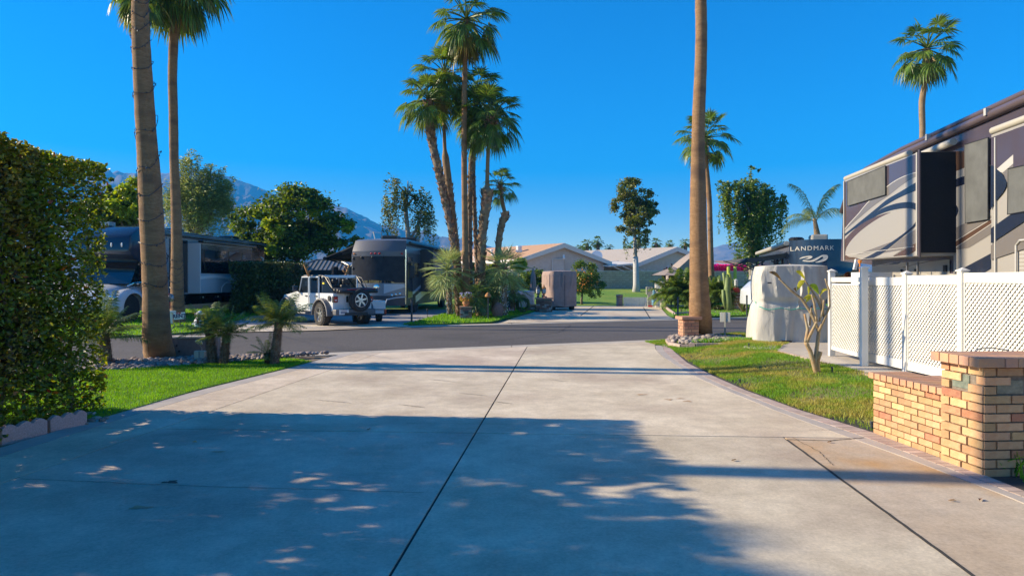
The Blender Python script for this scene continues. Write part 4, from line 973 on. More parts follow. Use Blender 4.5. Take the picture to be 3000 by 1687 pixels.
# vent frame at far right
a = pln(2984, 720, SA, SB); vf = MB(); vf.tube([facept(a.y,1.2,SA,.03),facept(a.y,2.1,SA,.03),facept(a.y-.08,2.16,SA,.03),facept(a.y-1,2.16,SA,.03)], .015, 6); vf.build('vent_frame', M['rvwhite'], rv, origin=ro)
mb = MB()
for k in range(6): mb.box(facept(a.y-.35, 1.75+k*.05, SA, .03), (.02,.45,.012))
mb.build('vent_louvre', M['rvwhite'], rv, origin=ro)
# window screens
def screen(A_, pts, out=.03, nm='window_screen'):
    w_ = [facept(*(lambda q: (q.y, q.z))(pln(*p, A_, SB)), A_, out) for p in pts]
    o = MB().slabpts(w_, -fn_, .02).build(nm, M['screen'], rv, origin=ro)
    mb = MB(); mb.tube(w_+[w_[0]], .008, 5); mb.build('screen_hem', M['black'], o, origin=(0,0,0)); o.children[0].data.transform(Matrix.Translation(-ro))
screen(SA, [c2(148,1095),c2(598,908),c2(598,1250),c2(150,1385)])
screen(BA, [c2(1550,660),c2(1828,575),c3(2122,388),c3(1810,437)], .045)
screen(SA, [c2(2055,945),c2(2500,850),c3(2900,230),c3(2385,320)])
# kingpin box, landing gear, wheels
MB().box(facept(15.9, 1.9, BA, -1.2), (1.0,1.0,.45)).build('kingpin_box', M['black'], rv, origin=ro)
for k in (.4, 2.0): MB().box(facept(14.7, .7, BA, -k), (.12,.12,1.1)).build('landing_leg', M['black'], rv, origin=ro)
for y in (6.2, 7.2):
    mb = MB(); mb.lathe([(.05,-.13),(.3,-.14),(.4,-.12),(.42,0),(.4,.12),(.3,.14),(.05,.13)], facept(y,.42,BA,-.2), 22, M=Matrix.Rotation(R(90),4,'Y')); mb.build('wheel', M['tyre'], rv, origin=ro, smooth=True)
# things by its nose, behind the gate
ac = MB(); ac.bx(-.28,.28,-.25,.25,0,.75)
for k in range(8): ac.bx(-.2,-.0,-.262,-.25,.42+k*.035,.435+k*.035)
c = P(2553,800,13.6); ac.build('white_utility_box', M['white'], loc=(c.x, c.y, 1.05), label='white louvred box behind the gate under the trailer nose', cat='utility box')
c = P(2519,771,13.9); mb = MB(); mb.lathe([(.03,0),(.03,.03),(.04,.035),(.04,.06),(.02,.065)], (0,0,0), 10); mb.tube([(0,0,-.9),(0,0,0)], .012, 6); mb.build('orange_cap_post', M['amber'], loc=c, label='orange cap on a thin post behind the white gate', cat='post')
c = P(2507,775,14.2); MB().box((0,0,0), (.06,.05,.22), M=Matrix.Rotation(R(12),4,'Y')).build('white_bracket', M['white'], loc=c, label='small leaning white metal strip beside the orange cap', cat='bracket')

# ================================================================== DARK LANDMARK TRAILER
tr = empty('travel_trailer', P(2395,780,27)-Vector((0,0,P(2395,780,27).z)), 'black and gold fifth-wheel trailer with LANDMARK on its nose', 'trailer')
to = tr.location
Yt = 26.5; xl, xr_ = (2330-1500)*Yt/FPX, (2478-1500)*Yt/FPX+.6
ztop = CAMH-(703-HORY)*Yt/FPX; 
def nose(x, z, dy=0):                         # bowed front cap
    cx = (xl+xr_)/2; w = (xr_-xl)/2; u = (x-cx)/w
    return Vector((x, Yt-.55*(1-min(1,u*u))+.25*abs(u)**6-.45*max(0, (2.6-z))*0+dy+(.35*(ztop-z)/2 if z > 2 else .3)*-.3, z))
mb = MB(); n, m_ = 22, 14; zb_ = 1.75; vs = []
for j in range(m_+1):
    for i in range(n+1):
        x = xl+(xr_-xl)*i/n; u = abs(i/n*2-1); zlow = zb_+.55*u**2.0; z = zlow+(ztop-zlow)*j/m_; vs.append(nose(x, z))
mb.add(vs, [(j*(n+1)+i, j*(n+1)+i+1, (j+1)*(n+1)+i+1, (j+1)*(n+1)+i) for j in range(m_) for i in range(n)])
mb.build('nose_cap', M['mhdark'], tr, origin=to, smooth='all')
mb = MB(); vs = []
for j, dzz in enumerate((.0,-.35)):
    for i in range(n+1):
        x = xl+(xr_-xl)*i/n; u = abs(i/n*2-1); zlow = zb_+.55*u**2.0; p = nose(x, zlow); vs.append(p+Vector((0, .6*j*1.0, dzz*(1.1-u*.5))))
mb.add(vs, [(i, i+1, n+1+i+1, n+1+i) for i in range(n)]); mb.build('gold_chin', M['gold'], tr, origin=to, smooth='all')
mb = MB(); mb.bx(xl+.02, xr_-.02, Yt+.2, Yt+11, 1.7, ztop-.03); mb.build('body', M['mhdark'], tr, origin=to, bevel=.06)
MB().bx(xl-.02, xr_, Yt+.8, Yt+11, .7, 1.75).build('lower_body', M['rvgrey'], tr, origin=to)
MB().tube([(xl-.08, Yt+.3, ztop-.1), (xl-.08, Yt+11, ztop-.1)], .1, 8).build('awning_roll', M['cream'], tr, origin=to)
MB().bx(xl-.03, xl, Yt+1.2, Yt+10, 1.4, 2.3).build('side_stripe', M['rvlight'], tr, origin=to)
for y in (2.2, 4.5): MB().bx(xl-.04, xl-.02, Yt+y, Yt+y+1.1, 1.9, 2.7).build('window', M['glass'], tr, origin=to)
MB().bx(xl+.9, xl+1.5, Yt+.6, Yt+1.4, ztop, ztop+.26).build('roof_unit', M['cream'], tr, origin=to, bevel=.06)
mb = MB(); mb.lathe([(.28,0),(.3,.1),(.22,.16),(.02,.17)], (xl+.35,Yt+.8,ztop), 12); mb.build('roof_vent', M['black'], tr, origin=to)
def text_mesh(s_, size, ext=.004, spacing=1.0, bold=0):
    cu = bpy.data.curves.new('t', 'FONT'); cu.body = s_; cu.size = size; cu.extrude = ext; cu.align_x = 'CENTER'; cu.align_y = 'CENTER'; cu.space_character = spacing; cu.offset = bold
    cu.resolution_u = 3; o = bpy.data.objects.new('t', cu); COL.objects.link(o); bpy.context.view_layer.update()
    me = bpy.data.meshes.new_from_object(o.evaluated_get(bpy.context.evaluated_depsgraph_get())); bpy.data.objects.remove(o); return me
def text(name, s_, size, loc, parent, mat_, rot=(R(90),0,0), **k):
    me = text_mesh(s_, size, **k); me.name = name; me.materials.clear(); me.materials.append(mat_)
    o = bpy.data.objects.new(name, me); COL.objects.link(o); o.parent = parent; o.location = loc; o.rotation_euler = rot; return o
tcx = (2405-1500)*(Yt-.55)/FPX
t_ = text('lettering', 'LANDMARK', .24, (0,0,0), tr, M['rvwhite'], spacing=1.2, bold=.0)
zt = CAMH-(727-HORY)*(Yt-.55)/FPX
for v in t_.data.vertices:                    # wrap the letters on the bowed cap
    x, zz, e = v.co.x+tcx, v.co.y+zt, v.co.z; p = nose(x, zz); v.co = (p.x-to.x, zz-to.z, -(p.y-.012-to.y)+e)
def tc4(x, y): return (2140+x/6.0375, 620+y/6.0375)
def swoosh(pts, m, off):
    out = [];
    for p in smooth_closed([tc4(*q) for q in pts], 4):
        w_ = P(p[0], p[1], Yt-.5); q = nose(w_.x, w_.z); out.append(Vector((q.x, q.y-off, q.z))-to)
    me = bpy.data.meshes.new('swoosh'); me.from_pydata([tuple(v) for v in out], [], [list(range(len(out)))]); me.materials.append(m)
    bm = bmesh.new(); bm.from_mesh(me); bmesh.ops.triangulate(bm, faces=bm.faces, ngon_method='EAR_CLIP'); bm.to_mesh(me); bm.free(); link('swoosh', me, tr)
swoosh([(1380,830),(1440,790),(1540,775),(1580,800),(1540,830),(1450,850),(1560,855),(1660,800),(1740,765),(1810,770),(1825,810),(1790,860),(1700,895),(1620,895),(1700,860),(1750,815),(1720,800),(1650,850),(1570,885),(1430,870),(1480,830),(1520,805),(1460,810)], M['rvwhite'], .02)

tr.rotation_euler.z = -.24
# ================================================================== MOTORHOME IN THE MIDDLE (dark grey, front screened)
th = math.atan2(1.3, 12.5)                    # body runs away and slightly right
ma = empty('motorhome', (-5.04, 32.5, 0), 'dark grey motorhome with a screened windscreen parked behind the jeep', 'motorhome', rz=-th)
# local: x to the left is negative (body spans x -2.65..0), y runs back, front at y=0
Wm = 2.65; Hm = 3.5
def mh_profile(inset=0):
    pts = []
    for i in range(17):
        t = i/16; x = -Wm+inset+(Wm-2*inset)*t; pts.append((x, -.28*(1-(2*t-1)**2)))
    return pts
def shell(name, par, z0, z1, back0, mat_, roof=False, inset=0):
    mb = MB(); base = mh_profile(inset); lv = [(z0, 0, 1), (z1, 0, 1)] if not roof else [(z0,0,1),(z0+.18,.06,.985),(z1-.08,.3,.95),(z1,.6,.9)]
    rings_ = []
    for z, dy, sc in lv: rings_.append([(-Wm/2+(x+Wm/2)*sc, y+dy, z) for x, y in base]+[(-Wm/2+(Wm/2-inset)*sc, back0, z), (-Wm/2-(Wm/2-inset)*sc, back0, z)])
    k = len(rings_[0]); vs = [v for r in rings_ for v in r]; fs = [list(range(k-1,-1,-1)), [(len(lv)-1)*k+i for i in range(k)]]
    for j in range(len(lv)-1):
        for i in range(k): fs.append((j*k+i, j*k+(i+1) % k, (j+1)*k+(i+1) % k, (j+1)*k+i))
    mb.add(vs, fs); return mb.build(name, mat_, par, smooth=True)
shell('body', ma, .42, 2.95, 12.3, M['mhcharcoal'])
shell('roof_cap', ma, 2.95, 3.62, 12.3, M['mhroof'], roof=True)
def onfront(px, py):                          # point on the bowed front in local coordinates
    w_ = P(px, py, 32.5); x = (w_.x+5.04)/math.cos(th); return x, w_.z
def frontpatch(name, x0, x1, z0, z1, mat_, off=.02, th_=.02, n=12, zfn=None):
    mb = MB(); vs = []
    for i in range(n+1):
        x = x0+(x1-x0)*i/n; t = (x+Wm)/Wm; y = -.28*(1-(2*t-1)**2)-off
        zb2 = z0+(zfn(i/n) if zfn else 0); vs += [(x,y,zb2),(x,y,z1),(x,y-th_,zb2),(x,y-th_,z1)]
    fs = []
    for i in range(n):
        a, b = 4*i, 4*i+4; fs += [(a+2,b+2,b+3,a+3),(a,a+1,b+1,b),(a+1,a+3,b+3,b+1),(a,b,b+2,a+2)]
    fs += [(0,2,3,1),(4*n,4*n+1,4*n+3,4*n+2)]
    mb.add(vs, fs); return mb.build(name, mat_, ma, smooth=True)
frontpatch('marker_band', -2.63, -.02, 2.78, 3.02, M['mhroof'], .012)
scr = frontpatch('windscreen_screen', -2.6, -.05, 1.52, 2.76, M['screendark'], .02, zfn=lambda t: .0 if t > .75 else .12-.12*abs(t-.4))
frontpatch('windscreen', -2.55, -.1, 1.5, 2.7, M['glass'], .004, .01)
for x_, z_ in ((-2.55,2.68),(-2.1,2.72),(-1.55,2.72),(-1.0,2.72),(-2.57,2.2),(-2.57,1.72),(-.12,2.68)):
    t = (x_+Wm)/Wm; MB().ball((x_, -.28*(1-(2*t-1)**2)-.05, z_), .055, 6, sc=(1,.4,1.2)).build('screen_snap', M['black'], ma, smooth='all')
for x_ in (-2.5,-1.6,-1.4,-1.2,-.18):
    t = (x_+Wm)/Wm; MB().ball((x_, -.28*(1-(2*t-1)**2)-.05, 2.9), .05, 6, sc=(1.3,.5,.8)).build('marker_light', M['redlight'] if x_ > -2 else M['amber'], ma, smooth='all')
frontpatch('grille_panel', -2.6, -.05, .9, 1.5, M['mhgrey'], .006, .012)
frontpatch('lower_panel', -2.6, -.05, .45, .88, M['mhcharcoal'], .006, .012)
frontpatch('silver_bolster', -1.0, -.05, 1.0, 1.45, M['mhsilver'], .022, .012, zfn=lambda t: .3*t)
mb = MB(); mb.lathe([(.13,0),(.14,.02),(.11,.03),(.02,.03)], (-1.35,-.31,1.3), 18, M=Matrix.Rotation(R(90),4,'X')); mb.build('round_badge', M['chrome'], ma, smooth=True)
for k in range(3):
    x_ = -.62+k*.18; t = (x_+Wm)/Wm; MB().ball((x_, -.28*(1-(2*t-1)**2)-.04, .93+.03*k), .065, 8, sc=(1,.4,1)).build('headlight', M['chrome'], ma, smooth='all')
mb = MB(); mb.tube([(-.95,-.3,.45),(-.85,-.3,.72),(-.5,-.2,.8),(-.02,-.03,.85)], .04, 6); mb.build('silver_trim', M['mhsilver'], ma)
MB().tube([(-2.63,-.02,.5),(-2.63,-.02,2.9)], .03, 6).build('corner_trim', M['steel'], ma)
MB().tube([(-.01,-.02,.5),(-.01,-.02,3.1)], .03, 6).build('corner_trim', M['chrome'], ma)
# right side details (faces +x)
def sidebox(name, y0, y1, z0, z1, m, x=0, t=.02, par=None): return MB().bx(x, x+t, y0, y1, z0, z1).build(name, M[m], par or ma)
w_ = sidebox('door', .25, 1.2, .8, 2.75, 'mhdark', .0, .02); MB().bx(.02,.03,.35,1.1,1.7,2.5).build('door_window', M['glass'], w_)
sidebox('window', 1.5, 2.6, 1.8, 2.5, 'glass', 0, .02)
so = MB().bx(-.3, .68, 2.9, 9.6, 1.05, 3.2).build('slide_out', M['mhcharcoal'], ma, bevel=.02)
MB().bx(.68, .69, 3.1, 5.2, 1.9, 2.7).build('window', M['glass'], ma); MB().bx(.2, .55, 2.885, 2.9, 1.95, 2.6).build('window', M['glass'], ma)
MB().tube([(.72,2.9,3.25),(.72,9.6,3.25)], .06, 8).build('awning_roll', M['awning'], ma)
mb = MB(); mb.bx(.02, 1.0, 2.95, 9.6, 3.2, 3.23); mb.build('slide_awning', M['awning'], ma)
MB().tube([(.1,.3,3.42),(.1,12,3.42)], .08, 8).build('side_awning', M['black'], ma)
for (ya, za, yb, zb2, hh, m) in ((.4,.75,2.85,1.25,.14,'mhsilver'),(2.95,1.15,5.0,1.95,.2,'mhsilver'),(5.0,.55,9.0,1.0,.5,'mhgrey'),(1.8,.5,4.0,.9,.35,'mhsilver'),(4.0,.9,6.5,1.0,.1,'mhsilver')):
    x_ = .70 if (ya > 2.9 and za > 1.04 and hh == .2) else .006
    MB().add([(x_,ya,za),(x_,yb,zb2),(x_,yb,zb2+hh),(x_,ya,za+hh),(x_+.012,ya,za),(x_+.012,yb,zb2),(x_+.012,yb,zb2+hh),(x_+.012,ya,za+hh)], [(0,1,2,3),(4,5,6,7),(0,1,5,4),(1,2,6,5),(2,3,7,6),(3,0,4,7)]).build('stripe', M[m], ma)
def wheel(par, c, r, w_, axis='X', rim='alloy', spokes=6, name='wheel', knob=0):
    """tyre with a rim and spokes; axis through c"""
    Mx = Matrix.Rotation(R(90),4,'Y') if axis == 'X' else Matrix.Rotation(R(90),4,'X')
    h = w_/2; mb = MB(); mb.lathe([(r*.62,-h),(r*.9,-h),(r*.98,-h*.75),(r,-h*.3),(r,h*.3),(r*.98,h*.75),(r*.9,h),(r*.62,h)], (0,0,0), 28, M=Mx, cap=False)
    if knob:
        for k in range(26):
            a = 2*math.pi*k/26
            for s_ in (-1, 1):
                c_ = Mx @ Vector((r*math.cos(a), r*math.sin(a), s_*h*.72)); mb.box(c_, (.05,.05,.035) , M=Mx @ Matrix.Rotation(a+.3*s_,4,'Z'))
    o = mb.build('tyre', M['tyre'], None, smooth=True)
    t = MB(); t.lathe([(r*.64,h*.9),(r*.6,h*.95),(r*.56,h*.6),(r*.3,h*.35),(r*.02,h*.35)], (0,0,0), 24, M=Mx, cap=False); t.lathe([(r*.64,-h*.9),(r*.58,-h*.7),(r*.02,-h*.5)], (0,0,0), 24, M=Mx, cap=False)
    rimo = t.build('rim', M['black'], None, smooth=True)
    for k in range(spokes):
        a = 2*math.pi*k/spokes+.3; q = MB()
        for s_ in (1,-1):
            q.box(Mx @ Vector((r*.34*math.cos(a), r*.34*math.sin(a), s_*h*.62)), (r*.5, r*.15, .02), M=Mx @ Matrix.Rotation(a,4,'Z'))
        if k == 0:
            for s_ in (1,-1): q.lathe([(r*.64,s_*h*.93),(r*.57,s_*h*.95),(r*.57,s_*h*.6)], (0,0,0), 28, M=Mx, cap=False); q.lathe([(r*.15,s_*h*.55),(r*.14,s_*h*.72),(.01,s_*h*.74)], (0,0,0), 14, M=Mx, cap=False)
        q.build('spoke' if k else 'rim_ring', M[rim], rimo, smooth=True)
    w0 = bpy.data.objects.new(name, None); COL.objects.link(w0); w0.parent = par; w0.location = c; w0.empty_display_size = .1
    o.parent = w0
    # spokes become children of the wheel so that nothing sits a fourth level down
    rimo.parent = w0
    for ch in list(rimo.children): ch.parent = w0
    return w0
def simplewheel(par, c, r, w_, axis='X', rim='chrome', name='wheel'):
    Mx = Matrix.Rotation(R(90),4,'Y') if axis == 'X' else Matrix.Rotation(R(90),4,'X'); h = w_/2
    o = MB().lathe([(r*.6,-h),(r*.92,-h),(r,-h*.6),(r,h*.6),(r*.92,h),(r*.6,h)], (0,0,0), 24, M=Mx).build(name, M['tyre'], par, loc=c, smooth=True)
    MB().lathe([(r*.6,h*.95),(r*.5,h*.5),(r*.2,h*.9),(.02,h*.9)], (0,0,0), 20, M=Mx).build('rim', M[rim], o, smooth=True)
    return o
for y in (1.9, 8.8):
    simplewheel(ma, (-.15, y, .5), .5, .3)
    mb = MB(); pts = [(y+.62*math.cos(a), .5+.62*math.sin(a)) for a in np.linspace(0, math.pi, 14)]
    mb.slabpts([Vector((.004, p[0], p[1])) for p in pts]+[Vector((.004,y-.62,.42)),Vector((.004,y+.62,.42))][::1], (1,0,0), .01); mb.build('wheel_arch', M['black'], ma)
    simplewheel(ma, (-Wm+.15, y, .5), .5, .3)
# mirrors
for x_, s_ in ((-2.75,-1),(.25,1)):
    mi = MB(); mi.bx(x_-.13, x_+.13, .1, .22, 1.75, 2.3); o = mi.build('mirror', M['black'], ma, bevel=.04); MB().tube([(x_-s_*.3,.05,2.55),(x_,.12,2.3)], .03, 6).build('mirror_arm', M['black'], ma)
# roof things
for x_, y_, w1 in ((-1.3,1.6,.8),(-.75,3.2,.9)):
    MB().bx(x_-w1/2, x_+w1/2, y_, y_+.8, 3.6, 3.88).build('roof_unit', M['black'], ma, bevel=.07)
mb = MB(); mb.slabpts([Vector((-2.75,2,4.35)),Vector((-2.15,2,4.05)),Vector((-2.0,2.7,4.05)),Vector((-2.6,2.7,4.35))], (0,0,1), .03); mb.tube([(-2.35,2.3,4.2),(-2.2,2.3,3.6)], .03, 6); mb.build('satellite_panel', M['white'], ma)
MB().tube([(-1.5,1.0,3.6),(-1.5,1.0,4.1)], .012, 5).build('aerial', M['black'], ma)
# left awning, two flaps
for nm, pts in (('awning', [(-2.66,.8,3.4),(-2.66,7.5,3.4),(-4.45,7.2,2.75),(-4.45,1.2,2.75)]), ('awning', [(-2.66,.3,3.3),(-2.66,.6,3.1),(-3.4,.9,2.85),(-3.4,.5,3.0)])):
    MB().slabpts([Vector(p) for p in pts], (0,0,1), .04).build(nm, M['awning'], ma)
MB().tube([(-4.45,1.1,2.72),(-4.45,7.3,2.72)], .09, 8).build('awning_roll', M['black'], ma)
MB().tube([(-4.4,1.3,2.72),(-2.7,1.0,3.1)], .04, 6).build('awning_arm', M['black'], ma)
MB().tube([(-2.7,1.0,2.2),(-4.4,1.3,2.7)], .03, 6).build('awning_arm', M['black'], ma)

# ================================================================== MOTORHOME ON THE LEFT (truck nosed)
tb = math.atan2(.7, 11)
mh = empty('motorhome', (-14.6, 27.4, 0), 'dark blue and silver truck-nosed motorhome behind the string-lit palms', 'motorhome', rz=-tb)
W2 = 2.5
# coach body: side faces +x at x=0
prof = [(0,1.0),(11.0,1.0),(11.0,3.55),(10.5,3.7),(.6,3.78),(0,3.6)]
mb = MB(); n = len(prof); vs = [(0,y,z) for y,z in prof]+[(-W2,y,z) for y,z in prof]
mb.add(vs, [list(range(n)), list(range(2*n-1,n-1,-1))]+[(i,n+i,n+(i+1)%n,(i+1)%n) for i in range(n)]); mb.build('body', M['mhgrey'], mh, bevel=.05)
MB().bx(-W2+.02, -.02, .1, 10.9, .55, 1.0).build('skirt', M['mhblack'], mh)
# over-cab nose with windscreen below
mb = MB(); pr2 = [(.05,2.2),(-.75,2.45),(-1.15,2.75),(-1.05,3.35),(-.5,3.72),(.3,3.85),(.6,3.78),(.6,2.2)]
n = len(pr2); vs = [(-.06,y,z) for y,z in pr2]+[(-W2+.06,y,z) for y,z in pr2]
mb.add(vs, [list(range(n)), list(range(2*n-1,n-1,-1))]+[(i,n+i,n+(i+1)%n,(i+1)%n) for i in range(n)]); mb.build('cab_over', M['mhdark'], mh, bevel=.12, smooth=True)
mb = MB(); pr3 = [(.02,1.55),(-.95,1.5),(-.45,2.35),(.02,2.35)]; n = 4
vs = [(-.14,y,z) for y,z in pr3]+[(-W2+.14,y,z) for y,z in pr3]
mb.add(vs, [list(range(n)), list(range(2*n-1,n-1,-1))]+[(i,n+i,n+(i+1)%n,(i+1)%n) for i in range(n)]); mb.build('windscreen', M['glass'], mh)
for k in range(5): MB().ball((-.35-k*.42,-1.14,3.0), .05, 6, sc=(.7,.5,1.8)).build('marker_light', M['white'], mh, smooth='all')
# bonnet and wings
bon = MB(); sec = []
for (y, zt_, hw) in ((.05,1.62,1.12),(-.8,1.52,1.05),(-1.5,1.38,.92),(-2.0,1.15,.8),(-2.2,.8,.74)):
    sec.append([(-W2/2+hw*math.cos(a), y, .75+(zt_-.75)*max(0, math.sin(a))**.5) for a in np.linspace(0, math.pi, 13)])
vs = [v for r in sec for v in r]; k = 13
bon.add(vs, [(j*k+i, j*k+i+1, (j+1)*k+i+1, (j+1)*k+i) for j in range(4) for i in range(k-1)]+[[4*k+i for i in range(k)]]); bon.build('bonnet', M['mhsilver'], mh, smooth='all')
for sx in (0, -W2):
    s_ = 1 if sx == 0 else -1; mb = MB(); n = 14; vs = []
    for i in range(n+1):
        a = math.pi*(-.05+1.1*i/n); r1, r2 = .62, .80
        for (x_, r) in ((sx-s_*.45, r2*.96), (sx-s_*.2, r2*1.02), (sx+s_*.04, r2*.95), (sx+s_*.06, r1)): vs.append((x_, -1.0-r*math.cos(a)*1.05, .55+r*math.sin(a)*.95))
    mb.add(vs, [(4*i+j, 4*i+j+1, 4*i+j+5, 4*i+j+4) for i in range(n) for j in range(3)]); mb.build('wing', M['mhsilver'], mh, smooth='all')
    MB().ball((sx-s_*.18,-1.95,.98), .2, 8, sc=(1,.6,.55)).build('headlight', M['chrome'], mh, smooth='all')
    simplewheel(mh, (sx-s_*.18,-1.0,.55), .55, .3); 
MB().bx(-.02,.02,-.25,1.3,.62,1.6).build('cab_door', M['mhsilver'], mh); MB().bx(.0,.03,-.1,.9,1.62,2.3).build('cab_window', M['glass'], mh)
MB().bx(-W2-.05,.05,-2.35,-2.15,.45,.75).build('bumper', M['mhsilver'], mh, bevel=.04)
mb = MB(); mb.tube([(.02,-.75,1.5),(.2,-.8,1.55),(.25,-1.35,1.52),(.05,-1.4,1.42),(.0,-.8,1.42)], .03, 6); mb.build('bonnet_mirror', M['chrome'], mh)
for y in (8.2,9.3): simplewheel(mh, (-.12,y,.5), .5, .3)
# side: slide-out with glossy windows, stripes
so = MB().bx(-.2,.55,3.0,8.2,1.05,3.3).build('slide_out', M['mhsilver'], mh, bevel=.02)
MB().bx(.55,.57,3.05,8.15,1.95,3.25).build('window_band', M['mhblack'], mh)
for y0,y1,z0,z1 in ((3.35,5.3,2.1,3.0),(5.6,6.8,2.1,3.0),(7.0,8.0,2.1,3.0)): MB().bx(.57,.585,y0,y1,z0,z1).build('window', M['glass'], mh)
MB().bx(.0,.02,1.5,2.9,1.1,3.4).build('side_panel', M['mhblack'], mh)
MB().bx(.0,.02,8.3,10.9,2.7,3.5).build('side_panel', M['mhblack'], mh)
def yz(name, pts, x, m, t=.012): return MB().slabpts([Vector((x,y,z)) for y,z in pts], (1,0,0), t).build(name, M[m], mh)
yz('stripe', band([(3.02,1.82),(4.5,1.86),(6,1.75),(8.15,1.4)], [(3.02,1.68),(4.5,1.74),(6,1.6),(8.15,1.15)]), .55, 'white')
yz('stripe', [(6.3,1.93),(8.15,1.85),(8.15,1.3)], .556, 'white')
yz('stripe', [(6.0,1.07),(6.15,1.07),(7.6,1.9),(7.4,1.9)], .572, 'mhblack')
yz('stripe', [(6.4,1.07),(6.55,1.07),(8.1,1.95),(7.95,1.95)], .572, 'mhblack')
mb = MB(); mb.tube([(.56,4.9,1.07),(.56,4.95,1.3),(.56,5.3,1.5),(.56,6,1.5),(.56,8.1,1.3)], .02, 5); mb.build('pinstripe', M['white'], mh)
mb = MB(); mb.tube([(.02,8.6,1.6),(.02,8.8,2.2),(.02,9.2,2.55),(.02,9.6,2.55),(.02,9.8,2.3)], [.03,.1,.13,.1,.02], 6); mb.build('pinstripe', M['white'], mh)
mb = MB(); mb.tube([(.02,10.4,2.9),(.02,10.7,2.85),(.02,10.75,2.4)], [.02,.04,.02], 6); mb.build('pinstripe', M['white'], mh)
MB().bx(.0,.2,.8,10.8,3.5,3.72).build('awning_box', M['mhblack'], mh, bevel=.03)
MB().tube([(.2,.8,3.62),(.2,10.8,3.6)], .02, 6).build('awning_edge', M['steel'], mh)
MB().bx(.5,.75,2.9,8.3,3.3,3.42).build('slide_topper', M['mhblack'], mh, bevel=.02)
MB().bx(.765,.775,5.6,6.4,3.33,3.37).build('sunset_glint', M['flowerpink'], mh) if False else None
for x_, y_ in ((-1.3,3.5),(-1.2,8.8)): MB().bx(x_-.4,x_+.4,y_,y_+.8,3.74,4.0).build('roof_unit', M['mhblack'], mh, bevel=.08)
MB().bx(-1.9,-1.5,-.2,.2,3.82,3.98).build('roof_box', M['steel'], mh)
for y in (4.2,5.6,7.3): MB().ball((.04,y,.85), .04, 6).build('bay_light', M['white'], mh, smooth='all')

# ================================================================== JEEP
ja = R(41)
jp = empty('jeep', (-6.17, 24.92, 0), 'white open four-door jeep with a spare wheel and toy antlers, seen from behind', 'jeep', rz=ja+math.pi/2)
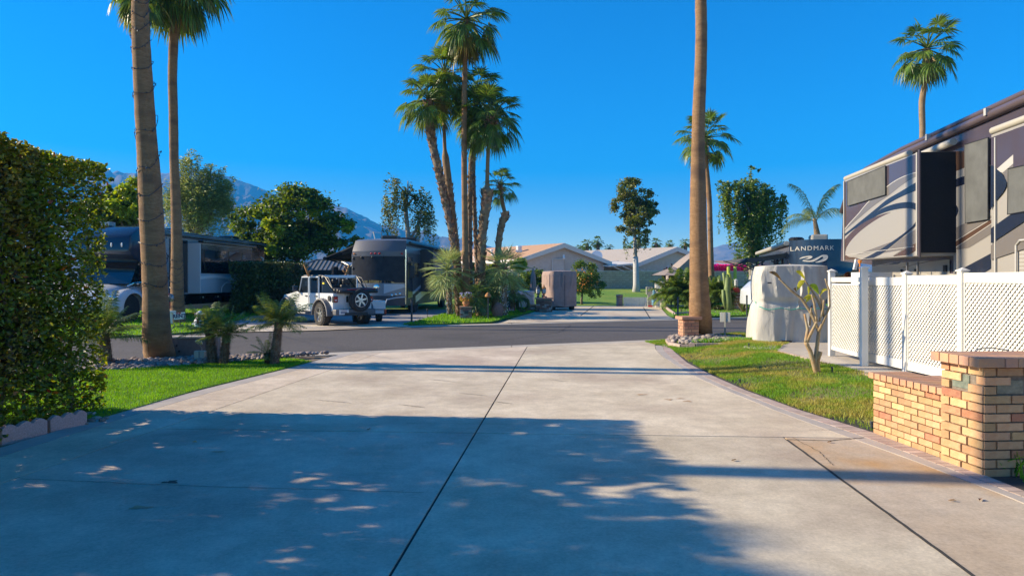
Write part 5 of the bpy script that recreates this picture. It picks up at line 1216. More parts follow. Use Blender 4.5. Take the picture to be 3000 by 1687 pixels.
# local: +x forward, +y left; rear axle at x=0
def arch(cx, r, z0=.5, n=9): return [(cx+r*math.cos(a), .42+r*math.sin(a)) for a in np.linspace(math.pi*.97, .03*math.pi, n)]
tub = [(-.72,.6)]+[p for p in arch(0,.52)][::1]+[(.6,.5),(2.4,.5)]+arch(3.0,.52)+[(3.55,.62),(3.55,.98),(3.5,1.07),(2.1,1.18),(-.74,1.18)]
MB().side(tub, -.76, .76).build('body', M['jeepwhite'], jp, bevel=.02, smooth=True)
MB().side([(2.1,1.18),(3.48,1.07),(3.48,1.10),(2.7,1.20),(2.1,1.24)], -.6, .6).build('bonnet', M['jeepwhite'], jp, bevel=.02, smooth=True)
for s_ in (1,-1):
    for (xa, xb, slope) in ((1.18,2.06,.28),(.34,1.14,0)):
        nm = 'door'; ya = .765*s_; yb = .79*s_
        dr = MB().side([(xa+.02,.56),(xb-.0,.56),(xb,1.17),(xa+.02,1.17)] if xa > 1 else [(xa+.18,.56),(xb,.56),(xb,1.17),(xa,1.17),(xa,.85)], ya, yb).build('door', M['jeepwhite'], jp, bevel=.008)
        # window frame
        top = 1.76; fr = MB(); lf = (xb-slope, top); 
        for a, b in (((xa+.03,1.17),(xa+.03,top)),((xa+.03,top),lf),(lf,(xb-.02,1.17))): fr.tube([Vector((a[0],.765*s_,a[1])), Vector((b[0],.765*s_,b[1]))], .03, 6)
        fr.build('window_frame', M['jeepwhite'], dr)
        MB().side([(xa+.05,1.18),(xb-.04,1.18),(lf[0]-.0,top-.02),(xa+.05,top-.02)], .762*s_, .768*s_).build('window', M['glass'], dr)
        MB().box((xa+.16, .805*s_, 1.06), (.17,.035,.045)).build('handle', M['black'], dr, bevel=.01)
        for z in (.72,1.06): MB().box((xb-.0, .80*s_, z), (.09,.03,.05)).build('hinge', M['whitemetal'], dr)
    # flares
    for cx in (0., 3.0):
        mb = MB(); n = 12; vs = []
        for i in range(n+1):
            a = math.pi*(1.02-1.04*i/n); rr = .60 if True else 0
            for (y_, r) in ((.70,.60),(.93,.585),(.94,.54),(.70,.52)): vs.append((cx+r*math.cos(a)*1.08, y_*s_, .42+r*math.sin(a)*.98))
        mb.add(vs, [(4*i+j, 4*i+(j+1)%4, 4*i+(j+1)%4+4, 4*i+j+4) for i in range(n) for j in range(4)]+[(0,1,2,3),(4*n,4*n+1,4*n+2,4*n+3)]); mb.build('wheel_flare', M['flare'], jp, smooth=True)
    mb = MB(); mb.tube([(.62,.86*s_,.42),(2.35,.86*s_,.42)], .045, 8); mb.box((1.0,.88*s_,.46), (.3,.08,.02)); mb.box((1.9,.88*s_,.46), (.3,.08,.02)); mb.build('side_step', M['flare'], jp)
    tl = MB().bx(-.80,-.68,s_*.60,s_*.775,.86,1.08).build('tail_light', M['black'], jp, bevel=.015); MB().bx(-.815,-.79,s_*.62,s_*.755,.88,1.06).build('lens', M['redlight'], tl, bevel=.01); MB().bx(-.82,-.81,s_*.65,s_*.73,.92,.96).build('reflector', M['whitemetal'], tl)
    mi = MB().box((2.0,.95*s_,1.33), (.1,.2,.19)).build('mirror', M['mhdark'], jp, bevel=.03); MB().tube([(2.0,.78*s_,1.2),(2.0,.9*s_,1.28)], .025, 6).build('mirror_arm', M['black'], mi)
    # antlers
    mb = MB(); a0 = Vector((1.25,.72*s_,1.72)); mb.tube([a0, a0+Vector((.0,.08*s_,.22)), a0+Vector((.02,.2*s_,.5))], [.05,.045,.035], 7)
    mb.tube([a0+Vector((0,.06*s_,.18)), a0+Vector((.02,-.08*s_,.3))], [.035,.025], 6); mb.tube([a0+Vector((.01,.13*s_,.34)), a0+Vector((.02,.0,.44))], [.03,.02], 6)
    mb.build('antler', M['antler'], jp, smooth='all')
wheels = [wheel(jp, (0,.80,.415), .415, .28, 'Y', knob=1), wheel(jp, (0,-.80,.415), .415, .28, 'Y', knob=1), wheel(jp, (3.0,.80,.415), .415, .28, 'Y'), wheel(jp, (3.0,-.80,.415), .415, .28, 'Y')]
sp_ = wheel(jp, (-1.0,-.14,.93), .405, .26, 'X', name='spare_wheel')
MB().bx(-.98,-.74,-.28,.02,.8,1.05).build('spare_carrier', M['black'], jp)
tg = MB().bx(-.765,-.735,-.56,.36,.62,1.16).build('tailgate', M['jeepwhite'], jp, bevel=.01)
MB().bx(-.79,-.76,.2,.27,.86,1.08).build('handle', M['black'], tg, bevel=.01)
MB().bx(-1.0,-.72,-.78,.78,.42,.62).build('bumper', M['flare'], jp, bevel=.04)
MB().bx(-1.02,-.8,-.45,.45,.40,.50).build('tow_bar', M['black'], jp)
pl = MB().bx(-1.015,-1.0,.30,.66,.44,.61).build('number_plate', M['plate'], jp)
mb = MB()
for k in range(7):
    mb.bx(-1.019,-1.015,.36+k*.036,.36+k*.036+.022,.475,.545)
mb.build('plate_characters', M['navytext'], pl)
MB().bx(-1.019,-1.015,.38,.58,.575,.59).build('plate_state', M['redlight'], pl)
# fuel cap
mb = MB(); mb.lathe([(.1,0),(.1,.03),(.06,.035),(.02,.03)], (-.5,.77,1.0), 16, M=Matrix.Rotation(R(-90),4,'X')); mb.build('fuel_cap', M['black'], jp)
# cage, roof rails, folded top
mb = MB()
for s_ in (1,-1):
    mb.tube([(.3,.66*s_,1.8),(.1,.64*s_,1.76),(-.62,.62*s_,1.2)], .035, 8); mb.tube([(1.2,.6*s_,1.2),(1.2,.6*s_,1.78)], .035, 8)
mb.tube([(1.2,-.62,1.8),(1.2,.62,1.8)], .035, 8); mb.build('roll_cage', M['black'], jp)
mb = MB()
for s_ in (1,-1): mb.tube([(.3,.70*s_,1.80),(1.78,.68*s_,1.80)], .035, 8); mb.tube([(.28,.68*s_,1.8),(-.2,.66*s_,1.72),(-.55,.68*s_,1.35)], [.03,.02,.015], 6)
mb.build('roof_rail', M['black'], jp)
mb = MB(); mb.bx(.22,.3,-.7,.7,1.72,1.82); mb.build('rear_header', M['jeepwhite'], jp, bevel=.02)
mb = MB(); mb.tube([(1.78,-.68,1.80),(1.78,.68,1.80)], .04, 8); mb.tube([(2.1,.7,1.18),(1.78,.68,1.80)], .035, 8); mb.tube([(2.1,-.7,1.18),(1.78,-.68,1.80)], .035, 8); mb.build('windscreen_frame', M['jeepwhite'], jp)
MB().add([(2.07,-.66,1.2),(2.07,.66,1.2),(1.79,.64,1.77),(1.79,-.64,1.77)], [(0,1,2,3)]).build('windscreen', M['glass'], jp)
mb = MB()
for k, (x_, z_, r) in enumerate(((-.35,1.24,.08),(-.6,1.27,.1),(-.85,1.27,.09),(-1.02,1.24,.06))): mb.tube([(x_,-.82,z_),(x_-.03,-.4,z_+.02),(x_,.1,z_-.01),(x_,.66,z_)], r, 8, jit=.12)
mb.build('folded_soft_top', M['black'], jp, smooth='all')
mb = MB(); mb.tube([(-1.0,-.75,1.32),(-1.02,0,1.31),(-.95,.3,1.31)], .02, 6); mb.build('top_bow', M['redlight'], jp)
for y_ in (.36,-.36):
    for x_ in (1.35,.5):
        st = MB().box((x_,y_,1.1), (.14,.42,.75)).build('seat', M['black'], jp, bevel=.05); MB().box((x_,y_,1.58), (.1,.26,.2)).build('headrest', M['black'], st, bevel=.05)
MB().bx(-.7,2.1,-.74,.74,.95,1.0).build('floor', M['black'], jp)
MB().bx(-.85,-.82,-.52,-.42,1.16,1.2).build('brake_light', M['redlight'], jp)
MB().side([(-.7,1.2),(.28,1.2),(.28,1.7),(.1,1.7)], .70, .705).build('side_window', M['glass'], jp)
MB().bx(.05,.2,.706,.71,1.5,1.56).build('yellow_tag', M['yellow'], jp)
# small white trailer glimpsed at its right
wt = empty('white_trailer', (-5.3, 26.2, 0), 'low white trailer corner with a red tail light right of the jeep', 'trailer', rz=.35)
MB().bx(-.75,.45,0,1.2,.52,.85).build('body', M['jeepwhite'], wt, bevel=.03); MB().bx(-.7,.46,-.02,.1,.30,.5).build('bumper', M['black'], wt, bevel=.02)
MB().bx(.05,.38,-.04,-.02,.36,.5).build('number_plate', M['mhsilver'], wt); MB().bx(.40,.47,-.05,.0,.33,.52).build('tail_light', M['redlight'], wt)
simplewheel(wt, (.3,.7,.3), .3, .2); simplewheel(wt, (-.6,.7,.3), .3, .2)
# ================================================================== PALM FRONDS
def fan(elev, seed, pet=.95, L=.74, droop=.5, mat_=None, segs=26, spread=112, width=1.0):
    """costapalmate leaf built at its final elevation so that gravity bends it the right way"""
    rs = random.Random(seed); e = R(elev); D = Vector((math.cos(e), 0, math.sin(e))); Sv = Vector((0,1,0))
    V = []; F = []
    n = 5; p = Vector((0,0,0)); path = []; d = D.copy()
    for i in range(n+1):
        path.append(p.copy()); p = p+d*pet/n; d = (d+Vector((0,0,-.055*(1+.6*math.cos(e))))).normalized()
    H = path[-1]; D = d; Sv = Vector((0,1,0)); N = D.cross(Sv).normalized()
    mb = MB(); mb.tube(path, [.035-.018*i/n for i in range(n+1)], 4, cap=False); V += mb.v; F += [f for f in mb.f]
    da = R(2*spread)/(segs-1)
    for k in range(segs):
        a = -R(spread)+k*da; a += rs.uniform(-.02,.02); L2 = L*(1-.22*abs(a/R(spread))**2)*rs.uniform(.9,1.07)
        u = D*math.cos(a)+Sv*math.sin(a); side = (-D*math.sin(a)+Sv*math.cos(a)); dr = droop*rs.uniform(.7,1.35)
        base = len(V); s_ = 1 if k % 2 else -1
        for t in (.04, .3, .5, .75, 1.0):
            r = L2*t; w_ = r*math.tan(da/2)*1.05 if t <= .5 else L2*.5*math.tan(da/2)*1.05*(1-(t-.5)/.5)**.8
            w_ *= width; c = H+u*r; c = c+N*(.10*r*abs(math.sin(a)))
            g = dr*L2*max(0, t-.28)**1.7*1.25; c.z -= g
            if t > .5: c = c-u*g*.35
            V.append(c-side*w_+N*w_*.35*s_); V.append(c+side*w_-N*w_*.35*s_)
        for j in range(4): b = base+2*j; F.append([b, b+1, b+3, b+2])
    me = bpy.data.meshes.new('frond'); me.from_pydata([tuple(v) for v in V], [], F); me.materials.append(mat_); me.update(); return me
def feather(elev, seed, L=1.6, droop=.9, leaf=.28, mat_=None, pairs=30, wid=.016, curl=.5):
    rs = random.Random(seed); e = R(elev); d = Vector((math.cos(e), 0, math.sin(e))); p = Vector((0,0,0)); path = [p.copy()]; n = 14; V = []; F = []
    for i in range(n):
        p = p+d*L/n; path.append(p.copy()); d = (d+Vector((0,0,-droop*(.4+i/n)/n*1.6))).normalized()
    mb = MB(); mb.tube(path, [.016*(L/1.6)*(1-i/(n+1.5)) for i in range(n+1)], 4, cap=False); V += mb.v; F += list(mb.f)
    for k in range(pairs):
        t = .12+.86*k/(pairs-1); f = t*n; i = min(int(f), n-1); c = path[i].lerp(path[i+1], f-i); T = (path[i+1]-path[i]).normalized()
        Sx = Vector((0,1,0)); N = T.cross(Sx)*-1; l = leaf*math.sin(math.pi*(.15+.8*t))**.6*rs.uniform(.85,1.12)
        for s_ in (1,-1):
            u = (Sx*s_*.8+T*.55+N*rs.uniform(-.05,.35)).normalized(); b = len(V); m1 = c+u*l*.5+Vector((0,0,-.08*l*curl)); tip = c+u*l+Vector((0,0,-.75*l*curl)); w_ = T*wid
            V += [c-w_*.5, c+w_*.5, m1+w_, m1-w_, tip]; F += [[b,b+1,b+2,b+3],[b+3,b+2,b+4]]
    me = bpy.data.meshes.new('frond'); me.from_pydata([tuple(v) for v in V], [], F); me.materials.append(mat_); me.update(); return me
ELS = (78, 58, 38, 18, 0, -20, -40, -62)
FAN = {e: [fan(e, 10*i+j, mat_=M['frond'], droop=.24+.0042*(78-e)) for j in range(2)] for i, e in enumerate(ELS)}
FANY = {e: [fan(e, 500+i, mat_=M['frondyellow'], droop=.7)] for i, e in enumerate((-20,-40,-62,-75))}
FAND = [fan(e, 700+i, mat_=M['deadfrond'], droop=.9, L=.7, pet=.45) for i, e in enumerate((-70,-80,-84))]
FANP = {e: [fan(e, 900+10*i+j, pet=.5, L=.66, droop=.10, mat_=M['frondpale'], segs=20, width=.55, spread=100) for j in range(2)] for i, e in enumerate((75,50,25,0,-25))}
def crown_fans(par, top, size, n, lo=-62, hi=80, tab=None, lean=(0,0), rs=None, skew=0, name='frond'):
    rs = rs or random.Random(n*7+int(abs(top.x)*10)); tab = tab or FAN; keys = sorted(tab)
    for i in range(n):
        f = (i+.5)/n; e = hi-(hi-lo)*f**.85+rs.uniform(-7,7); k = min(keys, key=lambda q: abs(q-e)); az = i*2.39996+rs.uniform(-.3,.3)
        o = child(name, rs.choice(tab[k]), par, top+Vector((0,0,.10*size*(1-2*f))), (rs.uniform(-.08,.08), R(k-e)+rs.uniform(-.05,.05)*0, az), size*rs.uniform(.85,1.12)*(1 if e < 60 else .9))
def palm(label, path, radii, crown_size, nf, kind='smooth', lo=-62, hi=80, yellow=0, skirt=0, ball=None, bootrange=None, group=None, extra=None, barkm='palmbark', flare=1.5, nm='palm_tree', seg=14, tab=None, crown=True):
    """path: list of world points from foot to crown; radii to match"""
    foot = Vector(path[0]); par = empty(nm, foot, label, 'palm tree', group=group)
    pts = []; rr = []
    for i in range(len(path)-1):
        for j in range(6): t = j/6; pts.append(Vector(path[i]).lerp(Vector(path[i+1]), t)-foot); rr.append(radii[i]+(radii[i+1]-radii[i])*t)
    pts.append(Vector(path[-1])-foot); rr.append(radii[-1])
    # smooth the polyline
    for _ in range(3):
        pts = [pts[0]]+[(pts[i-1]+pts[i]*2+pts[i+1])/4 for i in range(1, len(pts)-1)]+[pts[-1]]
    fine = []; fr = []; total = sum((b-a).length for a, b in zip(pts, pts[1:])); step = max(.1, total/110)
    for a, b, ra, rb in zip(pts, pts[1:], rr, rr[1:]):
        n = max(1, int((b-a).length/step))
        for j in range(n): t = j/n; fine.append(a.lerp(b, t)); fr.append((ra+(rb-ra)*t)*(1+.012*math.sin(len(fine)*1.9)+random.uniform(-.014,.014)))
    fine.append(pts[-1]); fr.append(rr[-1])
    h = 0
    if kind != 'boots':
        MB().tube(fine, fr, seg).build('trunk', M[barkm], par, smooth='all')
    else:
        MB().tube(fine, [r*.8 for r in fr], 8).build('trunk', M['bark'], par, smooth='all')
    if kind == 'boots' or bootrange:
        V = []; F = []; L_ = len(fine)-1; a0, a1 = bootrange or (0, 1); cnt = 0
        tot = total*(a1-a0); nb = int(tot*60*(sum(fr)/len(fr)/.2)); 
        for i in range(nb):
            f = (a0+(a1-a0)*random.random())*L_; j = min(int(f), L_-1); c = fine[j].lerp(fine[j+1], f-j); r = fr[j]; ax = (fine[j+1]-fine[j]).normalized()
            az = random.uniform(0, 6.283); u = ax.orthogonal().normalized(); o = (u*math.cos(az)+ax.cross(u)*math.sin(az)); tt = ax.cross(o)
            s = r*random.uniform(.45,.85); b = len(V); out = random.uniform(.15,.55); q = c+o*r*(.72 if kind == 'boots' else .97)
            V += [q-tt*s*.6, q+tt*s*.6, q+tt*s*.42+ax*s*.9+o*s*out, q-tt*s*.42+ax*s*.9+o*s*out, q+ax*s*1.3+o*s*(out+.3)*1.0]; F += [[b,b+1,b+2,b+3],[b+3,b+2,b+4]]
        me = bpy.data.meshes.new('leaf_bases'); me.from_pydata([tuple(v) for v in V], [], F); me.materials.append(M['boot']); link('leaf_bases', me, par, kind='stuff')
    top = pts[-1]
    if ball:
        V = []; F = []; r, hgt_ = ball
        for i in range(260):
            az = random.uniform(0,6.283); z = random.uniform(-hgt_,.15); o = Vector((math.cos(az), math.sin(az), 0)); tt = Vector((-o.y,o.x,0)); rr2 = r*(1-.35*abs(z/hgt_+.35)); s = r*.35; q = top+Vector((0,0,z))+o*rr2*.75; b = len(V); dn = -1 if z < -hgt_*.8 else 1
            V += [q-tt*s*.3,q+tt*s*.3,q+tt*s*.22+o*s*.7+Vector((0,0,s*.5*dn)),q-tt*s*.22+o*s*.7+Vector((0,0,s*.5*dn)),q+o*s*1.1+Vector((0,0,s*1.0*dn))]; F += [[b,b+1,b+2,b+3],[b+3,b+2,b+4]]
        me = bpy.data.meshes.new('leaf_base_ball'); me.from_pydata([tuple(v) for v in V], [], F); me.materials.append(M['boot']); link('leaf_base_ball', me, par, kind='stuff')
    if crown:
        rs = random.Random(len(label)*13+nf)
        crown_fans(par, top, crown_size, nf, lo, hi, tab, rs=rs)
        if yellow: crown_fans(par, top-Vector((0,0,.15)), crown_size*.95, yellow, -80, -25, FANY, rs=rs)
        for i in range(skirt):
            az = i*2.4; child('dead_frond', random.choice(FAND), par, top-Vector((0,0,.1+.12*(i%3))), (0,0,az), crown_size*.9)
    return par
def pp(pts, Y, dY=0): return [P(x, y, Y+dY*i/(len(pts)-1)) for i, (x, y) in enumerate(pts)]
def rads(px_w, Y): return [w*Y/FPX/2 for w in px_w]
# --- left pair
Yb = 13.5
lp = palm('thick tall palm wound with string lights at the left, nearest the camera', [G(470,1049,.02)]+pp([(460,1000),(455,850),(447,700),(438,520),(430,420),(420,250),(412,100),(410,0),(412,-400),(415,-900)], Yb), rads([92,78,68,66,62,56,52,48,45,38,40], Yb), 1.15, 34, lo=-60, yellow=5, barkm='palmbark', seg=22)
def string_lights(par, path, radii, turns, y0=.0, bulbs=160, name='string_lights'):
    pts = []; n = turns*14; L_ = len(path)-1
    foot = par.location
    for i in range(n+1):
        t = y0+(1-y0)*i/n; f = t*L_; j = min(int(f), L_-1); c = Vector(path[j]).lerp(Vector(path[j+1]), f-j)-foot; r = (radii[j]+(radii[j+1]-radii[j])*(f-j))*1.08+.008; a = 2*math.pi*turns*i/n+.4*math.sin(i*.37)
        pts.append(c+Vector((r*math.cos(a), r*math.sin(a), .08*math.sin(i*.9))))
    mb = MB(); mb.tube(pts, .006, 4); 
    for i in range(bulbs):
        f = random.random()*n; j = min(int(f), n-1); c = pts[j].lerp(pts[j+1], f-j); d = Vector((c.x, c.y, 0)).normalized() if True else 0
        mb.box(c+Vector((random.uniform(-.02,.02), random.uniform(-.02,.02), random.uniform(-.02,.02))), (.012,.012,.03), rz=random.uniform(0,3))
    return mb.build(name, M['postblue'], par)
string_lights(lp, [G(470,1049,.02)]+pp([(455,850),(447,700),(438,520),(420,250),(412,100),(410,0)], Yb), rads([90,70,66,62,54,48,46], Yb), 15, bulbs=220)
Yc = 25.6
lp2 = palm('slimmer palm across the street, second of the left pair, with lights up its stem', [P(522,952,Yc)]+pp([(520,930),(519,850),(518,700),(514,560),(510,480),(508,330),(505,230),(508,130),(514,60),(517,-78)], Yc), rads([46,42,36,30,27,25,25,25,26,28,30], Yc), 1.35, 46, lo=-70, yellow=7, seg=14)
string_lights(lp2, pp([(520,930),(519,850),(518,760)], Yc), rads([42,36,32], Yc), 9, bulbs=120)
palm('palm crown peeping out left of the thick lit stem at the top of the picture', [P(462,935,24)]+pp([(455,850),(445,640),(434,450),(424,300),(414,120),(408,-40)], 24), rads([22,20,18,18,17,17,18], 24), .92, 32, lo=-70, yellow=4)
# --- tall bare palm right of the drive
Yd = 17.9
palm('tall bare palm stem rising out of the pale stone bed beside the white fence', [G(2051,985,.05)]+pp([(2052,940),(2048,850),(2046,700),(2045,560),(2045,420),(2047,330),(2053,200),(2055,90),(2053,0),(2052,-200),(2050,-420)], Yd), rads([76,66,56,50,46,38,37,35,34,33,32,34], Yd), 1.2, 40, lo=-70, yellow=4, barkm='palmbark', seg=22)
Ye = 40
palm('thin palm across the street with its crown half hidden by the tall bare stem', [P(2088,900,Ye)]+pp([(2086,850),(2083,780),(2081,700),(2079,600),(2076,560),(2069,480),(2065,440),(2066,405)], Ye), rads([24,19,17,16,15,15,13,13,15], Ye), 1.22, 30, lo=-35, skirt=2, barkm='palmbark')
Yf = 38
palm('single palm standing alone in the sky above the big trailer', [P(2690,880,Yf)]+pp([(2698,700),(2700,450),(2703,380),(2700,300),(2710,240),(2714,180),(2715,145)], Yf), rads([22,18,16,16,17,16,17,22], Yf), 1.32, 34, lo=-60, skirt=3, barkm='palmthin')
# --- central cluster
Yg = 29.5
palm('tallest smooth-stemmed palm of the cluster across the street', [P(1368,930,Yg)]+pp([(1366,860),(1364,780),(1362,640),(1360,500),(1360,350),(1361,240),(1364,170),(1365,128),(1366,60)], Yg), rads([26,21,19,18,17,16,16,14,15,16], Yg), 1.17, 36, lo=-58, yellow=7, group='palm cluster across the street')
palm('shaggy palm leaning left in the cluster, furthest left crown', [P(1346,925,30)]+pp([(1340,800),(1334,738),(1318,650),(1296,550),(1278,470),(1262,400),(1257,345),(1255,295)], 30), rads([24,24,24,25,27,28,30,32,26], 30), 1.02, 32, 'boots', lo=-45, group='palm cluster across the street')
palm('palm with a bare thin neck above a shaggy stem, second crown from left', [P(1352,925,30.6)]+pp([(1342,780),(1334,700),(1322,600),(1312,520),(1305,462),(1303,440),(1301,380),(1302,300),(1303,220)], 30.6), rads([20,20,20,21,22,22,11,10,10,12], 30.6), 1.0, 30, lo=-55, yellow=3, bootrange=(0,.56), ball=(.32,1.3), group='palm cluster across the street', barkm='palmthin')
palm('shaggy palm right behind the tallest stem of the cluster', [P(1378,925,31)]+pp([(1378,800),(1376,680),(1377,560),(1380,480),(1385,430),(1390,395),(1394,285)], 31), rads([17,17,18,18,20,22,18,18], 31), 1.05, 30, 'boots', lo=-50, yellow=3, group='palm cluster across the street')
palm('slender shaggy palm between the tallest stem and the thick one', [P(1400,925,31.5)]+pp([(1399,800),(1394,700),(1389,600),(1386,500),(1388,430),(1400,330)], 31.5), rads([16,16,16,16,16,18,14], 31.5), .98, 28, 'boots', lo=-50, group='palm cluster across the street')
palm('shaggy-based palm with a thin neck and ball of leaf bases, right crown of the cluster', [P(1408,925,29.8)]+pp([(1409,800),(1412,700),(1418,640),(1425,600),(1427,556),(1427,548),(1429,470),(1431,430),(1440,345)], 29.8), rads([26,25,25,26,30,32,12,11,12,12], 29.8), 1.05, 34, lo=-55, bootrange=(0,.62), ball=(.34,1.25), group='palm cluster across the street', barkm='palmthin')
palm('small crooked palm right of the cluster', [P(1452,925,30.5)]+pp([(1458,750),(1463,690),(1471,650),(1481,632),(1478,620),(1472,590),(1467,560),(1465,545)], 30.5), rads([18,18,19,20,24,11,10,10,11], 30.5), .62, 20, lo=-35, bootrange=(0,.70), ball=(.2,.5), group='palm cluster across the street', barkm='palmthin')
# --- low pale fan palms in the bed
def lowfan(label, foot, top, wtop, size, n, Y, tab=None, lights=True, group=None):
    par = palm(label, [P(*foot, Y), P((foot[0]+top[0])/2, (foot[1]+top[1])/2, Y), P(*top, Y)], rads([wtop, wtop*.95, wtop*1.1], Y), size, n, 'boots', lo=-40, hi=85, tab=FANP if tab is None else tab, group=group)
    if lights:
        mb = MB()
        for i in range(150):
            t = random.random(); a = random.uniform(0,6.28); c = P(*foot, Y).lerp(P(*top, Y), t)-par.location; r = wtop*Y/FPX/2*1.15; mb.box(c+Vector((r*math.cos(a), r*math.sin(a), 0)), (.02,.02,.04))
        mb.build('string_lights', M['whitemetal'], par, kind='stuff')
    return par
lowfan('low pale-green fan palm with lights round its stem beside the motorhome', (1319,920), (1311,795), 19, 1.18, 30, 29.5)
lowfan('low pale-green fan palm with a hanging dead frond behind the red boulder', (1478,922), (1477,790), 20, 1.15, 30, 29.6)
FAND2 = {e: [fan(e, 950+10*i+j, pet=.5, L=.62, droop=.35, mat_=M['frondsmall'], segs=20, width=.8, spread=105) for j in range(2)] for i, e in enumerate((75,50,25,0,-25))}
for lab, f_, t_, w_, s_, n_, Y_ in (('dark low fan palm in the shaded middle of the cluster bed', (1418,918), (1417,838), 16, 1.0, 26, 30.2), ('dark low fan palm just right of the flower pot', (1398,915), (1395,872), 12, .8, 20, 28.6), ('dark low fan palm behind the boulder and the flags', (1500,905), (1502,850), 13, .95, 22, 33), ('dark low fan palm behind the pot, leaning over the motorhome side', (1352,905), (1348,875), 12, .8, 18, 31), ('short dark fan palm low between the cluster stems', (1445,905), (1448,852), 12, .9, 20, 31.5)):
    lowfan(lab, f_, t_, w_, s_, n_, Y_, FAND2, False, 'dark low palms in the cluster bed')
# --- near feathery dwarf palms by the stone bed
FE = {e: [feather(e, 40+3*i+j, L=.60, droop=.42, leaf=.16, mat_=M['frondsmall'], pairs=26, wid=.007, curl=.45) for j in range(2)] for i, e in enumerate((80,60,40,20,0,-20))}
def dwarf(label, foot, top, Y, w_, size, n, lo=-2, hi=78, cat='palm'):
    f_ = P(*foot, Y); t_ = P(*top, Y); par = empty('dwarf_palm', f_, label, 'palm'); V = []; F = []; axv = t_-f_; r = w_*Y/FPX/2
    MB().tube([Vector((0,0,0)), axv*.5, axv], [r*.8, r*.75, r*.6], 8).build('trunk', M['bark'], par)
    for i in range(1700):
        t = random.random(); az = random.uniform(0,6.283); o = Vector((math.cos(az), math.sin(az), 0)); tt = Vector((-o.y,o.x,0)); rr = r*(.95-.25*t); q = axv*t+o*rr*.7; s = .055*random.uniform(.6,1.5); b = len(V)
        V += [q-tt*.010, q+tt*.010, q+o*s*.8+Vector((0,0,s*random.uniform(-.6,.9)))]; F.append([b,b+1,b+2])
    me = bpy.data.meshes.new('fibre'); me.from_pydata([tuple(v) for v in V], [], F); me.materials.append(M['shag']); link('fibre', me, par, kind='stuff')
    keys = sorted(FE); rs = random.Random(foot[0])
    for i in range(n):
        f = (i+.5)/n; e = hi-(hi-lo)*f**.8+rs.uniform(-8,8); k = min(keys, key=lambda q: abs(q-e)); child('frond', rs.choice(FE[k]), par, axv, (rs.uniform(-.1,.1),0,i*2.4+rs.uniform(-.4,.4)), size*rs.uniform(.8,1.15))
    return par
dwarf('twin-stemmed dwarf palm by the stone bed, its left and taller head', (624,1062), (612,968), 13.3, 38, 1.0, 28)
dwarf('dwarf palm stem leaning close right of the taller twin in the stone bed', (655,1064), (664,978), 13.2, 34, .85, 22)
dwarf('bushy dwarf palm alone at the right end of the stone bed', (803,1068), (817,945), 13.1, 36, 1.12, 34)
dwarf('short dwarf palm offshoot at the foot of the bushy one', (788,1068), (782,1035), 13.15, 18, .62, 12, lo=-10)
dwarf('dwarf palm half hidden behind the right edge of the hedge', (312,1080), (306,975), 12.9, 42, 1.2, 32)
# --- green clumps beyond the street
FE2 = {e: [feather(e, 140+3*i+j, L=1.5, droop=1.0, leaf=.42, mat_=M['frondsmall'], pairs=24, wid=.03, curl=.5) for j in range(2)] for i, e in enumerate((80,60,40,20,0))}
def clump(label, c, size, n, par=None, trunk=None, lo=0, tab=None, cat='palm bush', hi=85, nm='palm_bush', group=None):
    tab = tab or FE2; pr_ = empty(nm, c, label, cat, group=group); keys = sorted(tab); rs = random.Random(int(c.x*100))
    if trunk: MB().tube([(0,0,0),(0,0,trunk)], [.17,.13], 8, jit=.1).build('trunk', M['shag'], pr_)
    for i in range(n):
        f = (i+.5)/n; e = hi-(hi-lo)*f**.8+rs.uniform(-8,8); k = min(keys, key=lambda q: abs(q-e)); child('frond', rs.choice(tab[k]), pr_, (0,0,trunk or 0), (rs.uniform(-.1,.1),0,i*2.4+rs.uniform(-.4,.4)), size*rs.uniform(.8,1.15))
    return pr_
FE3 = {e: [feather(e, 240+3*i+j, L=1.5, droop=1.1, leaf=.42, mat_=M['frond'], pairs=24, wid=.035, curl=.5) for j in range(2)] for i, e in enumerate((80,60,40,20,0))}
for i, (px, py, s) in enumerate(((1962,882,.85),(1985,880,.95),(2010,880,.95),(2030,884,.85),(2105,886,.95),(2128,890,.8),(2092,880,.8))):
    clump(('bushy palm right of the white picket gate', 'bushy palm under the tilted grey parasol, second from the gate', 'bushy palm under the parasol edge, third from the gate', 'bushy palm just left of the tall bare stem', 'bushy palm left of the tall cactus', 'small bushy palm against the foot of the cactus', 'bushy palm just right of the thin palm stem')[i], P(px, py, 38.5-.2*i), s, 26, trunk=.35, tab=FE3, group='bushy palms in the bed across the street')
# bright planting clumps in the cluster bed
# --- agave
ag = empty('agave', G(2178,915,.05), 'spiky dark yucca in the gravel by the thin blue post', 'plant')
for i in range(26):
    a = i*2.4; e = R(20+55*(i/26)); L_ = .75; d = Vector((math.cos(a)*math.cos(e), math.sin(a)*math.cos(e), math.sin(e))); s_ = Vector((-math.sin(a), math.cos(a), 0))*.03
    MB().add([-s_, s_, d*L_*.5+s_*1.2, d*L_*.5-s_*1.2, d*L_], [(0,1,2,3),(3,2,4)]).build('leaf', M['bark'] if i % 3 == 0 else M['frondsmall'], ag)
